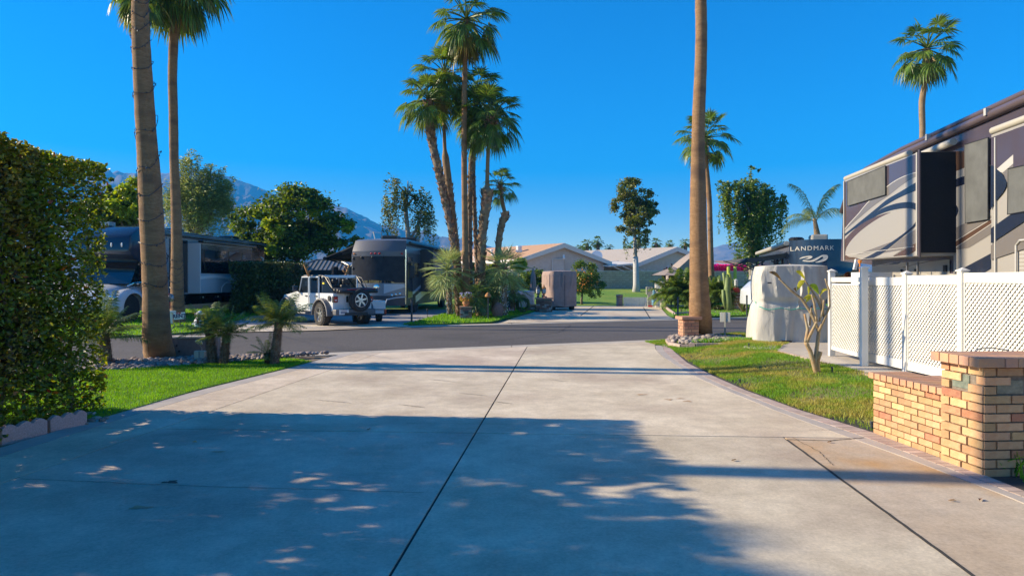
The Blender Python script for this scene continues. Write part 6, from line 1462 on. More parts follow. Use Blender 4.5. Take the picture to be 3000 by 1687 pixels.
# --- tall feather palm behind the LANDMARK trailer
FEB = {e: [feather(e, 340+3*i+j, L=3.0, droop=1.35, leaf=.62, mat_=M['leafwillow'], pairs=46, wid=.02, curl=1.0) for j in range(2)] for i, e in enumerate((75,45,20))}
qp = empty('feather_palm', P(2396,790,40), 'feathery palm with long arching fronds behind the LANDMARK trailer', 'palm tree')
o = qp.location; MB().tube([Vector((0,0,-1)), P(2396,700,40)-o, P(2391,668,40)-o, P(2386,640,40)-o], [.25,.2,.14,.09], 10).build('trunk', M['palmthin'], qp, smooth='all')
tp = P(2388,650,40)-o
for az, e, s_ in ((180,75,.95),(5,75,.95),(195,20,.9),(150,45,.6),(25,45,1.0),(300,75,.8),(80,45,.9),(230,45,.8)): child('frond', FEB[e][az % 2], qp, tp, (0,0,R(az)), s_)
# --- distant small palms
dist = [(1490,742,14,90),(1516,744,14,90),(1378,742,16,85),(1416,750,16,85),(1720,716,26,88),(1752,708,24,88),(1785,728,20,88),(1705,735,20,86),(1872,700,34,85),(1845,722,22,84),(1922,712,22,86),(1962,716,20,88),(2008,712,22,88),(2200,745,36,75),(2165,748,26,76),(2228,758,26,76),(1697,728,18,88)]
FANF = {e: [fan(e, 990+10*i, mat_=M['frond'], droop=.5, segs=13, pet=.7)] for i, e in enumerate((70,35,0,-35))}
for i, (px, py, r, Y) in enumerate(dist):
    c = P(px, py, Y); par = empty('palm_tree', (c.x, c.y, .5), None, 'palm tree', group='far palms above the roofs')
    par['label'] = ['far palm tuft left of the tan roof', 'far palm tuft just touching the tan roof edge', 'far palm behind the cluster stems', 'far palm between the cluster and the tan roof', 'far palm crown right of the tan gable, larger of the left group', 'far palm crown next to the satellite dish', 'low far palm crown above the grey roof end', 'far palm partly behind the tan gable end', 'broad far palm behind the lime-washed tree stem', 'far palm tuft left of the lime-washed tree stem', 'far palm above the middle of the grey roof', 'small far palm near the grey gable peak', 'far palm right of the grey gable peak', 'yellow-green far palm under the weeping tree', 'far palm left below the weeping tree', 'far palm right below the weeping tree', 'far palm crowding the tan gable end'][i]
    top = Vector((0,0,c.z-.5)); MB().tube([Vector((0,0,0)), top], [.3,.22], 6).build('trunk', M['bark'], par)
    crown_fans(par, top, r*Y/FPX/1.35, 15, -45, 80, FANF, rs=random.Random(i))

# ================================================================== BROADLEAF TREES
def blobs_fn(blobs, k=70, sig=.16, hollow=.55):
    """cluster centres spread through ellipsoids, leaves gathered round them"""
    W_ = np.array([b[3]*b[4]*b[5] for b in blobs]); W_ = W_/W_.sum(); C = []; Sg = []
    for b, w_ in zip(blobs, W_):
        m = max(3, int(k*w_)); d = rng.normal(size=(m,3)); d /= np.linalg.norm(d,axis=1)[:,None]; r = rng.uniform(hollow,1,(m,1))**.5
        C.append(np.array(b[:3])+d*r*np.array(b[3:6])); Sg.append(np.full(m, sig*(b[3]*b[4]*b[5])**(1/3)*2.0))
    C = np.concatenate(C); Sg = np.concatenate(Sg)
    def f(n):
        i = rng.integers(0, len(C), n); return C[i]+rng.normal(size=(n,3))*Sg[i][:,None]*np.array([1,1,.75])*.6
    return f
def pxblob(px, py, rx, rz, Y, ry=None):
    c = P(px, py, Y); k = Y/FPX; return (c.x, c.y, c.z, rx*k, (ry or (rx+rz)/2)*k, rz*k)
def limbs(mb, base, fork, tips, r0, r1, seg=7):
    mb.tube([base, base.lerp(fork,.5)+Vector((random.uniform(-.1,.1),0,0)), fork], [r0, r0*.8, r0*.65], seg+3, jit=.06)
    for t in tips:
        m_ = fork.lerp(t,.5)+Vector((random.uniform(-.3,.3), random.uniform(-.3,.3), .25)); mb.tube([fork, m_, t], [r0*.5, r0*.3, r1], seg, jit=.08)
def tree(name, label, foot, fork, tips, r0, blobs, n, size, leafm, bark='bark', k=80, sig=.16, asp=.5, extra=None, group=None):
    par = empty(name, foot, label, 'tree', group=group); mb = MB(); limbs(mb, Vector((0,0,-.1)), fork-foot, [t-foot for t in tips], r0, r0*.12); mb.build('trunk', M[bark], par, smooth='all')
    fn2 = blobs_fn([(b[0]-foot.x, b[1]-foot.y, b[2]-foot.z)+tuple(b[3:]) for b in blobs], k, sig)
    link('crown', cloud(n, fn2, size, M[leafm], asp), par)
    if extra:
        m2, n2, bl2, sz2 = extra; link('sun_tinted_leaves', cloud(n2, blobs_fn([(b[0]-foot.x, b[1]-foot.y, b[2]-foot.z)+tuple(b[3:]) for b in bl2], 24, .2), sz2, M[m2], asp), par)  # second, brighter leaf colour stands in for sun on the crown
    return par
# big dark citrus-like tree behind the middle motorhome
Y4 = 43
tree('broad_tree', 'broad dense green tree with sunlit patches painted lime behind the clipped hedge', P(880,880,Y4), P(870,760,Y4), [P(760,650,Y4),P(850,620,Y4),P(920,600,Y4),P(980,660,Y4),P(1030,700,Y4)], .28,
     [pxblob(870,640,95,85,Y4),pxblob(760,660,70,65,Y4),pxblob(720,640,35,30,Y4),pxblob(905,590,50,40,Y4),pxblob(840,600,45,40,Y4),pxblob(950,680,60,60,Y4),pxblob(860,710,110,55,Y4),pxblob(1030,690,35,45,Y4),pxblob(1000,730,45,30,Y4),pxblob(780,720,60,45,Y4)], 26000, .26, 'leafdark', k=150, sig=.15,
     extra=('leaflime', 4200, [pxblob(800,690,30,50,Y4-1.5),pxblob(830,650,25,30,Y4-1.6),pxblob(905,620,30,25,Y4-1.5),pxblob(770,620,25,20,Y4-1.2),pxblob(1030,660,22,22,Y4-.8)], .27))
# airy willow-like tree
Y5 = 46
def hanging(blobs, n_str, lo, hi, per, sig):
    W_ = np.array([b[3]*b[5] for b in blobs]); W_ = W_/W_.sum()
    def f(n):
        out = []; ns = n_str
        bi = rng.choice(len(blobs), ns, p=W_)
        d = rng.normal(size=(ns,3)); d /= np.linalg.norm(d,axis=1)[:,None]; d[:,2] = np.abs(d[:,2])*.9-.25
        B = np.array([b[:6] for b in blobs])[bi]; st = B[:,:3]+d*B[:,3:6]*rng.uniform(.55,1,(ns,1)); L_ = rng.uniform(lo,hi,ns); m = max(1, n//ns)
        t = rng.uniform(0,1,(ns,m)); p = np.repeat(st[:,None,:], m, 1); p[:,:,2] -= t*L_[:,None]; p += rng.normal(size=p.shape)*sig; p[:,:,0] += (t*rng.normal(0,.18,(ns,1)))
        return p.reshape(-1,3)
    return f
def loc_b(blobs, foot): return [(b[0]-foot.x, b[1]-foot.y, b[2]-foot.z)+tuple(b[3:]) for b in blobs]
b5 = [pxblob(560,470,40,28,Y5),pxblob(620,500,40,30,Y5),pxblob(600,560,65,55,Y5),pxblob(660,540,30,35,Y5),pxblob(545,540,45,50,Y5),pxblob(510,580,32,60,Y5),pxblob(655,590,28,40,Y5),pxblob(580,620,50,40,Y5)]
f5 = P(585,880,Y5); par = empty('willowy_tree', f5, 'airy grey-green willowy tree behind the left motorhome', 'tree'); mb = MB()
limbs(mb, Vector((0,0,0)), P(562,690,Y5)-f5, [P(555,520,Y5)-f5,P(600,540,Y5)-f5,P(645,560,Y5)-f5,P(520,560,Y5)-f5,P(618,495,Y5)-f5], .42, .04)
mb.tube([P(562,690,Y5)-f5,P(600,655,Y5)-f5,P(622,610,Y5)-f5,P(650,560,Y5)-f5],[.28,.22,.13,.05],7); mb.build('trunk', M['bark'], par, smooth='all')
link('crown', cloud(15000, hanging(loc_b(b5, f5), 430, .6, 3.2, 0, .1), .28, M['leafwillow'], .16), par)
link('inner_leaves', cloud(2600, blobs_fn(loc_b(b5, f5), 110, .16), .22, M['leafwillow'], .3), par)
# weeping slim tree behind the middle motorhome
Y3 = 44
b3 = [pxblob(1150,530,26,22,Y3),pxblob(1200,545,16,22,Y3),pxblob(1235,570,26,26,Y3),pxblob(1140,600,24,35,Y3),pxblob(1175,560,22,26,Y3),pxblob(1245,620,26,34,Y3),pxblob(1215,640,18,26,Y3),pxblob(1262,600,12,26,Y3)]
f3 = P(1205,880,Y3); par = empty('weeping_tree', f3, 'slim weeping tree rising behind the dark motorhome roof', 'tree'); mb = MB()
limbs(mb, Vector((0,0,0)), P(1188,610,Y3)-f3, [P(1155,530,Y3)-f3,P(1195,530,Y3)-f3,P(1235,580,Y3)-f3], .20, .03); mb.tube([P(1203,700,Y3)-f3,P(1225,660,Y3)-f3,P(1240,600,Y3)-f3],[.1,.08,.04],6); mb.build('trunk', M['barkpale'], par, smooth='all')
link('crown', cloud(6000, hanging(loc_b(b3, f3), 110, .9, 2.9, 0, .085), .14, M['leafcol'], .6), par)
link('inner_leaves', cloud(500, blobs_fn(loc_b(b3, f3), 60, .12), .16, M['leafcol'], .6), par)
# lime-washed tree in front of the wall
Y1 = 57
f1 = P(1864,858,Y1)
tp1 = tree('slim_tree', 'slim round-headed tree with a lime-washed stem in front of the block wall', f1, P(1860,690,Y1), [P(1830,640,Y1),P(1860,570,Y1),P(1900,620,Y1),P(1845,600,Y1),P(1885,580,Y1)], .21,
     [pxblob(1850,560,42,38,Y1),pxblob(1885,580,34,32,Y1),pxblob(1830,600,34,40,Y1),pxblob(1870,620,46,46,Y1),pxblob(1905,610,24,24,Y1),pxblob(1845,660,38,28,Y1),pxblob(1885,665,26,24,Y1)], 11000, .21, 'leafcol', 'barkpale', k=120, sig=.13, asp=.6)
link('drooping_twigs', cloud(500, hanging(loc_b([pxblob(1835,690,9,10,Y1),pxblob(1880,680,18,10,Y1),pxblob(1858,740,6,10,Y1)], f1), 16, .5, 2.2, 0, .08), .2, M['leafcol'], .6), tp1, kind='stuff')
MB().tube([Vector((0,0,-.2)), P(1864,835,Y1)-f1, P(1862,752,Y1)-f1], [.40,.26,.21], 12).build('limewashed_foot', M['limewash'], tp1, smooth='all')
# big weeping tree right
Y2 = 50
b2 = [pxblob(2208,505,14,20,Y2),pxblob(2185,538,36,24,Y2),pxblob(2125,540,26,14,Y2),pxblob(2150,575,30,32,Y2),pxblob(2222,575,40,38,Y2),pxblob(2255,555,20,18,Y2),pxblob(2288,592,18,24,Y2),pxblob(2190,640,38,44,Y2),pxblob(2240,640,26,44,Y2),pxblob(2212,690,24,30,Y2)]
f2 = P(2210,862,Y2); par = empty('weeping_tree', f2, 'large dark weeping tree with a pale stem right of the thin palm', 'tree'); mb = MB()
limbs(mb, Vector((0,0,-.2)), P(2200,690,Y2)-f2, [P(2160,560,Y2)-f2,P(2205,530,Y2)-f2,P(2250,590,Y2)-f2,P(2280,600,Y2)-f2], .27, .05); mb.build('trunk', M['barkpale'], par, smooth='all')
MB().tube([Vector((0,0,-.3)), P(2207,790,Y2)-f2, P(2205,760,Y2)-f2], [.42,.30,.28], 12).build('limewashed_foot', M['limewash'], par, smooth='all')
link('crown', cloud(19000, hanging(loc_b(b2, f2), 260, .8, 4.2, 0, .085), .18, M['leafficus'], .6), par)
link('inner_leaves', cloud(4500, blobs_fn(loc_b(b2, f2), 160, .14), .18, M['leafficus'], .6), par)
# left bright tree
Y6 = 31
tree('broad_tree', 'yellow-green tree with pale stems above the left motorhome cab', P(385,930,Y6), P(388,720,Y6), [P(370,600,Y6),P(395,580,Y6),P(350,640,Y6),P(420,620,Y6)], .16,
     [pxblob(375,590,40,42,Y6),pxblob(330,610,40,50,Y6),pxblob(405,570,22,40,Y6),pxblob(350,650,50,40,Y6),pxblob(400,650,30,40,Y6),pxblob(270,640,50,60,Y6),pxblob(330,545,14,26,Y6)], 15000, .15, 'leafdark', 'barkpale', k=150, sig=.12, asp=.6,
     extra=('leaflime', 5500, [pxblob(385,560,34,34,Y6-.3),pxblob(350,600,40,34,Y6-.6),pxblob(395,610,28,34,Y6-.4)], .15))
# orange tree
Y7 = 46
ot = tree('orange_tree', 'small orange tree full of fruit right of the brown golf cart cover', P(1705,893,Y7), P(1706,860,Y7), [P(1690,810,Y7),P(1720,800,Y7),P(1705,790,Y7)], .10,
     [pxblob(1712,800,36,36,Y7),pxblob(1700,830,44,28,Y7),pxblob(1740,838,30,32,Y7),pxblob(1705,775,16,16,Y7)], 8500, .13, 'leafficus', k=110, sig=.13, asp=.55)
om = MB().ball((0,0,0), .05, 6).build('orange', M['orange'], ot, smooth='all'); oo = ot.location; om.location = P(1700,830,Y7-.9)-oo
for i in range(60):
    c = om.copy(); COL.objects.link(c); a = random.uniform(math.pi, 2*math.pi); q = P(1712,820,Y7)-oo; c.location = q+Vector((.95*math.cos(a)*random.uniform(.3,1), .8*math.sin(a), random.uniform(-.75,.7)))
# bushes
def bush(label, cpx, rpx, Y, n, size, m, k=60, asp=.5, z0=None, cat='bush', nm='bush', group=None):
    c = P(*cpx, Y); par = empty(nm, (c.x, c.y, hgt(c.x,c.y) if Y > 40 else 0), label, cat, group=group); b = pxblob(cpx[0], cpx[1], rpx[0], rpx[1], Y)
    link('crown', cloud(n, blobs_fn(loc_b([b], par.location), k, .14, .2), size, M[m], asp), par); MB().tube([(0,0,0),(0,0,max(.2,c.z-par.location.z))], [.06,.04], 5).build('trunk', M['bark'], par); return par
bush('dark round bush behind the folded parasol', (1560,825), (42,32), 48, 4500, .2, 'leafdark')
bush('dark bush in the shade left of the dark low palms', (1440,800), (30,26), 34, 2500, .14, 'leafdark')
bush('yellow-green bush between the cluster stems', (1392,782), (16,14), 40, 1200, .14, 'leaflime')
bush('yellow-green bush right of the low pale fan palm', (1520,775), (26,18), 44, 2200, .14, 'leaflime')
bush('brown-leaved bush beside the metal-roofed gazebo', (850,800), (26,34), 34, 3000, .12, 'hedgegold', k=50) if False else None
bush('dark low succulent bush at the foot of the thin palm', (2108,905), (26,9), 36, 1600, .12, 'hedgedark')
bush('small bright weed clump beside the driveway gravel', (1994,918), (12,6), 34, 500, .1, 'leaflime')
bush('red and green shrub glimpsed under the trailer nose', (2490,812), (16,14), 24, 900, .1, 'hedgegold')
# clipped hedges
def hedgebox(label, lo, hi, n, size, m, nm='hedge', stems=0, gold=0, gaps=False, rough=.12):
    """leaf faces packed on the outside of a box, thinner inside"""
    lo, hi = Vector(lo), Vector(hi); o = Vector(((lo.x+hi.x)/2, (lo.y+hi.y)/2, lo.z)); par = empty(nm, o, label, 'hedge'); L_, H_ = np.array(lo-o), np.array(hi-o); D_ = H_-L_
    def shell_(n):
        p = rng.uniform(0,1,(n,3)); A_ = np.array([D_[1]*D_[2], D_[0]*D_[2], D_[0]*D_[1]]); ax_ = rng.choice(3, n, p=A_/A_.sum()); sd = rng.integers(0,2,n); sd[ax_ == 2] = 1
        dep = np.abs(rng.normal(0, rough, n)); idx = np.arange(n); v = L_+p*D_
        v[idx,ax_] = np.where(sd == 1, H_[ax_]-dep, L_[ax_]+dep)
        return bulge(v)
    def sift(v):
        # gaps that run along the sun's slope, so that light comes through the unseen near end
        keep = []
        for p in v:
            y = p[1]+o.y; zz = p[2]+(p[0]-H_[0])*.466
            if y < 6.2: g = mnoise.noise(Vector((y*5.5, zz*6, 4)))+.5*mnoise.noise(Vector((y*13, zz*13, 1)))+.35*mnoise.noise(Vector((y*.9, zz*.9, 7))); keep.append(g < .12)
            else: g = mnoise.noise(Vector((y*6, zz*6, 4))); keep.append(g < .42)
        return v[np.array(keep)]
    def bulge(v):
        if gaps: v = sift(v)
        # lumpy outline
        out = v.copy()
        for i in range(len(v)):
            q = Vector(v[i])*1.1; s_ = mnoise.noise(q*.9)*.14+mnoise.noise(q*2.4+Vector((9,0,0)))*.08; c = Vector((0,0,D_[2]/2)); d = (Vector(v[i])-c); d.z *= .6
            d.normalize(); out[i] += np.array(d)*s_
        return out
    link('foliage', cloud(n, shell_, size, M[m], .52), par)
    core = MB(); core.bx(L_[0]+.28, H_[0]-.28, L_[1]+.28, H_[1]-.28, .5, H_[2]-.25) 
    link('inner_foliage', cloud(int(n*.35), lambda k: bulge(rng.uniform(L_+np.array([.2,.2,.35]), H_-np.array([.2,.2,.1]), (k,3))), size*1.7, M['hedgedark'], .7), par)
    if gold:
        link('golden_leaves', cloud(gold, shell_, size*1.1, M['hedgegold'], .5), par)
    if stems:
        mb = MB()
        for i in range(stems):
            x = random.uniform(L_[0]+.15, H_[0]-.12); y = L_[1]+(H_[1]-L_[1])*(i+.5)/stems; h = H_[2]*random.uniform(.5,.85); r = random.uniform(.015,.04)
            mb.tube([(x,y,0),(x+random.uniform(-.12,.12),y+random.uniform(-.15,.15),h*.4),(x+random.uniform(-.2,.2),y+random.uniform(-.3,.3),h)], [r,r*.8,r*.3], 6)
            for k in range(3): z = h*random.uniform(.3,.8); mb.tube([(x,y,z),(x+random.uniform(-.3,.35),y+random.uniform(-.4,.4),z+random.uniform(.2,.5))], [r*.4,r*.15], 4)
        mb.build('stems', M['bark'], par)
    return par
hedgebox('tall unclipped green hedge with yellowing leaves along the left of the driveway', (-7.0,.2,.05), (-5.12,8.6,3.1), 140000, .064, 'hedge', stems=22, gold=2600, gaps=True, rough=.11)
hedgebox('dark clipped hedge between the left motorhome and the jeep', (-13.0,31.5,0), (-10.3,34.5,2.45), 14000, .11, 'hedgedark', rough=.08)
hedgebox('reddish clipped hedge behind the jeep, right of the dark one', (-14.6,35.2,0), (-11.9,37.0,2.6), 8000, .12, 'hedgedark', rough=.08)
hedgebox('far clipped hedge with a sunny yellow top behind the gazebo', (-17.5,41.5,0), (-10.5,43,2.72), 12000, .13, 'leafdark', rough=.08)
# pieces of shade-throwing trees that stand out of view at the left
palm('palm beyond the left picture edge whose shade crosses the driveway', [(-14.5,7.6,0),(-14.4,7.6,5),(-14.5,7.6,9.5),(-14.6,7.6,13)], [.24,.19,.17,.17], 1.3, 34)
palm('shorter palm beyond the left picture edge shading the lower driveway', [(-15.6,5.9,0),(-15.6,5.9,3.3),(-15.6,5.9,6.6)], [.24,.2,.2], 1.0, 44, lo=-75)
palm('second short palm beyond the left picture edge behind the hedge', [(-14.8,4.3,0),(-14.8,4.3,3.3),(-14.8,4.3,6.3)], [.24,.2,.2], 1.0, 44, lo=-75)
palm('slim palm beyond the left picture edge across the turf', [(-17.5,14.2,0),(-17.5,14.1,9),(-17.4,14.1,20)], [.16,.12,.12], 1.2, 30)

# ================================================================== PLUMERIA
pf = Vector((4.97,11.15,.10)); pl_ = empty('plumeria', pf, 'nearly bare plumeria with a few yellow leaves on the mound by the fence', 'plant')
def z6(x, y, d=0): return P(2150+x/2.634, 600+y/2.634, 11.15+d)-pf
br = [([(640,1310),(625,1250),(590,1130),(555,1060)],[.045,.04,.036,.034]), ([(555,1060),(570,960),(545,840)],[.03,.024,.016]), ([(560,1065),(610,960),(640,900)],[.026,.022,.018]),
      ([(650,1300),(645,1200),(665,1130)],[.04,.036,.04]), ([(625,1250),(640,1100),(655,980),(600,840),(520,720),(440,660),(370,590),(345,570)],[.036,.032,.028,.024,.022,.02,.015,.01]),
      ([(655,975),(700,880),(740,780),(735,660),(705,570)],[.024,.02,.017,.014,.012]), ([(640,900),(620,760),(600,690)],[.02,.017,.014]), ([(700,870),(650,740),(590,640),(545,580)],[.02,.018,.014,.01]),
      ([(660,900),(690,800),(695,735)],[.017,.014,.016]), ([(690,830),(670,720),(660,690)],[.014,.012,.01]), ([(590,840),(600,780),(585,930)],[.012,.014,.016])]
for i, (pts, rr) in enumerate(br):
    w_ = [z6(x, y, .12*math.sin(i*2.1)*(k/len(pts))) for k, (x, y) in enumerate(pts)]
    f2_ = []; r2_ = []
    for a, b, ra, rb in zip(w_, w_[1:], rr, rr[1:]):
        for j in range(4): f2_.append(a.lerp(b, j/4)); r2_.append((ra+(rb-ra)*j/4)*(1+.05*math.sin(9*j)))
    f2_.append(w_[-1]); r2_.append(rr[-1]); MB().tube(f2_, r2_, 9, jit=.05).build('branch', M['plumeria'] if i < 4 else M['plumeriagrey'], pl_, smooth='all')
def bigleaf(p, q, w_, m, par, name='leaf'):
    a, b = z6(*p, .05), z6(*q, .05); d = b-a; L_ = d.length; u = d.normalized(); s_ = Vector((u.z, .5, -u.x)).normalized(); n_ = u.cross(s_); pts = []; k = 8; mb = MB(); vs = []
    for i in range(k+1):
        t = i/k; ww = w_*math.sin(math.pi*min(1, t*.93+.05))**.8; c = a+d*t+Vector((0,0,.04*math.sin(math.pi*t))); vs += [c-s_*ww+n_*ww*.25, c, c+s_*ww+n_*ww*.25]
    mb.add(vs, [(3*i+j, 3*i+j+1, 3*i+j+4, 3*i+j+3) for i in range(k) for j in range(2)]); return mb.build(name, M[m], par, smooth='all')
for p, q, w_, m in (((362,572),(272,520),.035,'brownleaf'),((548,570),(478,512),.04,'yellowleaf'),((545,582),(488,660),.04,'yellowleaf'),((588,615),(655,688),.045,'greenleaf'),((592,620),(575,690),.03,'yellowleaf'),((630,712),(535,728),.03,'yellowleaf'),((600,722),(555,755),.03,'yellowleaf'),((665,700),(725,655),.03,'yellowleaf'),((455,655),(485,675),.02,'brownleaf')): bigleaf(p, q, w_, m, pl_)
# ================================================================== COVERED CARTS
def cover(name, label, loc, rz, sx, sy, h, topx, m, folds=14, amp=.06, flareb=1.0, cat='covered cart', top_l=.5, shape=None, skirt0=.0, seg=150, rings_n=40, tie=None, seed=1):
    """draped cloth: superelliptic rings from the hem up to a flat top, with sharp pleats, sags and a cinched line"""
    par = empty(name, loc, label, cat, rz=rz); V = []; rs = random.Random(seed)
    def rect(a, hx, hy):
        c, s_ = math.cos(a), math.sin(a); p = 6.0; k = (abs(c)**p+abs(s_)**p)**(-1/p); return hx*k*c, hy*k*s_
    pl2 = []
    for i in range(folds*3):
        up = rs.random() < .5; pl2.append((rs.uniform(0,6.283), rs.uniform(-.35,.35), rs.uniform(.025,.07), rs.uniform(.35,1)*amp*rs.choice((1,1,-.7)), (0 if not up else rs.uniform(.3,.5)), (rs.uniform(.45,.62) if not up else .95)))
    for j in range(rings_n+1):
        t = j/rings_n; z = skirt0+(h-skirt0)*min(1, t/.9); hx, hy, ox = shape(t) if shape else (sx, sy, 0)
        if t > .9: u_ = (t-.9)/.1; f = 1-u_**1.6; hx *= max(.02,f); hy *= max(.02,f); z = h+.05*u_
        for i in range(seg):
            a = 2*math.pi*i/seg; x, y = rect(a, hx, hy); w_ = 0
            for a0, sl_, wd, am, z0, z1 in pl2:
                if z0 <= t <= z1:
                    d = (a-a0-sl_*t+math.pi) % (2*math.pi)-math.pi; e = max(0, math.sin(math.pi*(t-z0)/(z1-z0)))**.6 if z0 > 0 else .6*(1-(t/z1)**2)
                    w_ += am*e*math.exp(-(abs(d)/wd)**1.3)
            w_ += .02*mnoise.noise(Vector((math.cos(a)*3, math.sin(a)*3, z*2+seed)))+(.05*math.sin(7*a+2)+.03*math.sin(17*a)-.05)*max(0, .25-t)*1.5
            if tie: w_ -= .05*math.exp(-((t-tie)/.03)**2)
            if t > .86: w_ *= max(0, (.93-t)/.07)
            x += math.cos(a)*w_; y += math.sin(a)*w_; V.append((x+ox, y, z+(.025*math.sin(6*a+1) if j == 0 else 0)))
    F = [(j*seg+i, j*seg+(i+1) % seg, (j+1)*seg+(i+1) % seg, (j+1)*seg+i) for j in range(rings_n) for i in range(seg)]+[[rings_n*seg+i for i in range(seg)]]
    me = bpy.data.meshes.new('cover'); me.from_pydata(V, [], F); me.materials.append(m); me.polygons.foreach_set('use_smooth', [True]*len(me.polygons)); me.update()
    try: me.set_sharp_from_angle(angle=R(50))
    except Exception: pass
    link('cover', me, par); return par
# beige cover on the patio
yb_ = 16.6
def shp(t):
    w = .90
    if t < .52: u = t/.52; return (w*(1.0-.10*u**2), .64-.08*u, -.02)
    u = (t-.52)/.48; return (w*(.90+.04*math.sin(3.14*u)-.12*u**3), .58-.02*u, .04*u+.0)
cc = cover('covered_golf_cart', 'cream covered golf cart tied with a green cord beside the white gate', (6.93, yb_+.5, .13), -.12, 1.0, .62, 1.86, 0, M['beige_cloth'], folds=12, amp=.10, shape=shp, tie=.47, seed=5)
mb = MB(); pts = []
for i in range(40):
    a = math.pi*(1.02+.96*i/39); k = (abs(math.cos(a))**5+abs(math.sin(a))**5)**(-.2); z_ = .98-.16*max(0, min(1, (i-0)/9))+.02*math.sin(i)
    pts.append((.86*k*math.cos(a)+.02, .64*k*math.sin(a)-.03, z_))
mb.tube(pts, .011, 5); mb.build('tie_cord', M['cord'], cc)
MB().box((-.62,-.64,1.45), (.09,.02,.035)).build('cover_label', M['postblue'], cc)
MB().bx(-.35,-.12,-.72,-.6,-.02,.06).build('wheel', M['tyre'], cc)
# brown cover across the street
cb = cover('covered_golf_cart', 'brown covered golf cart on the far driveway left of the orange tree', G(1640,909)+Vector((0,.6,0)), .22, .74, .95, 2.12, 0, M['tan_cloth'], folds=9, amp=.07, seed=9, shape=lambda t: ((.80-.02*t, 1.05, 0) if t < .8 else (.80-.35*(t-.8)*1.6, 1.05-.2*(t-.8), 0)), skirt0=.22)
MB().tube([(0,-1.08,.25),(.0,-1.1,1.9)], .012, 5).build('zip', M['postblue'], cb)
for x in (-.55,.5): simplewheel(cb, (x,-.7,.22), .22, .2)
MB().bx(-.3,.3,-.8,.8,.15,.25).build('chassis', M['black'], cb)

# ================================================================== GAZEBO, PARASOLS, TENT
ga = P(945,764,38.5)
gz = empty('gazebo', (P(960,800,38).x, 38, 0), 'metal-roofed gazebo with standing seams behind the jeep', 'gazebo', rz=.06)
hx_, hy_, ze, zp = 1.75, 1.5, CAMH-(792-HORY)*36.5/FPX, CAMH-(763-HORY)*38/FPX
rx_ = .62
C4 = [(-hx_,-hy_,ze),(hx_,-hy_,ze),(hx_,hy_,ze),(-hx_,hy_,ze)]; R2 = [(-rx_,0,zp),(rx_,0,zp)]
for nm, f in (('roof_panel', [C4[0],C4[1],R2[1],R2[0]]),('roof_panel', [C4[1],C4[2],R2[1]]),('roof_panel', [C4[2],C4[3],R2[0],R2[1]]),('roof_panel', [C4[3],C4[0],R2[0]])):
    n_ = (Vector(f[1])-Vector(f[0])).cross(Vector(f[2])-Vector(f[0])).normalized(); MB().slabpts([Vector(p) for p in f], n_, .03).build(nm, M['metalroof'], gz)
for k in range(15):
    x = -hx_+.12+k*(2*hx_-.24)/14; xt = max(-rx_, min(rx_, x)); t = 1 if abs(x) <= rx_ else (hx_-abs(x))/(hx_-rx_)
    a = Vector((x,-hy_,ze+.04)); b = Vector((x, -hy_+hy_*t, ze+(zp-ze)*t+.05)); MB().tube([a, b], .022, 4).build('seam', M['steel'] if False else M['blackmatte'], gz)
for a, b in ((C4[0],R2[0]),(C4[1],R2[1]),(R2[0],R2[1])): MB().tube([Vector(a)+Vector((0,0,.04)), Vector(b)+Vector((0,0,.05))], .04, 5).build('ridge_cap', M['metalroof'], gz)
MB().bx(-hx_,hx_,-hy_-.03,-hy_+.05,ze-.22,ze).build('fascia', M['black'], gz); MB().bx(-hx_-.0,-hx_+.08,-hy_+.06,hy_,ze-.22,ze).build('fascia', M['black'], gz)
for x in (-hx_+.15,hx_-.15):
    for y in (-hy_+.2,hy_-.2): MB().bx(x-.06,x+.06,y-.06,y+.06,0,ze-.02).build('post', M['black'], gz)
MB().bx(.8,1.15,-hy_-.35,-hy_-.1,.9,2.35).build('dark_cover', M['screendark'], loc=(gz.location.x+.1, 37.2, 0), bevel=.12, label='slim black-covered heater standing in front of the gazebo', cat='heater')
# cantilever parasol
cp = G(1966,900); up_ = empty('cantilever_parasol', (P(1966,880,40).x, 40, 0), 'open grey cantilever parasol with a dark mast right of the white gate', 'parasol')
o = up_.location; apx = P(1972,781,39.4)-o; n = 8; mb = MB(); ring = []
for i in range(n):
    a = 2*math.pi*i/n+.2; ring.append(apx+Vector((1.33*math.cos(a), 1.33*math.sin(a), -.52-.03*math.cos(a))))
low = [p+Vector((0,0,-.1)) for p in ring]; vs = [apx]+ring
mb.add(vs, [(0,1+i,1+(i+1) % n) for i in range(n)]); mb.build('canopy', M['greige_cloth'], up_)
for i in range(n): MB().tube([apx-Vector((0,0,.03)), ring[i]-Vector((0,0,.03))], .014, 4).build('rib', M['black'], up_)
MB().tube([Vector((0,0,0)), Vector((.03,0,P(1966,772,40).z))], .05, 8).build('mast', M['black'], up_)
MB().tube([P(1965,774,40)-o, apx+Vector((.05,0,-.25))], .03, 6).build('arm', M['black'], up_)
MB().tube([(-.35,.1,0),(-.35,.1,2.3)], .07, 6).build('second_mast', M['black'], up_)
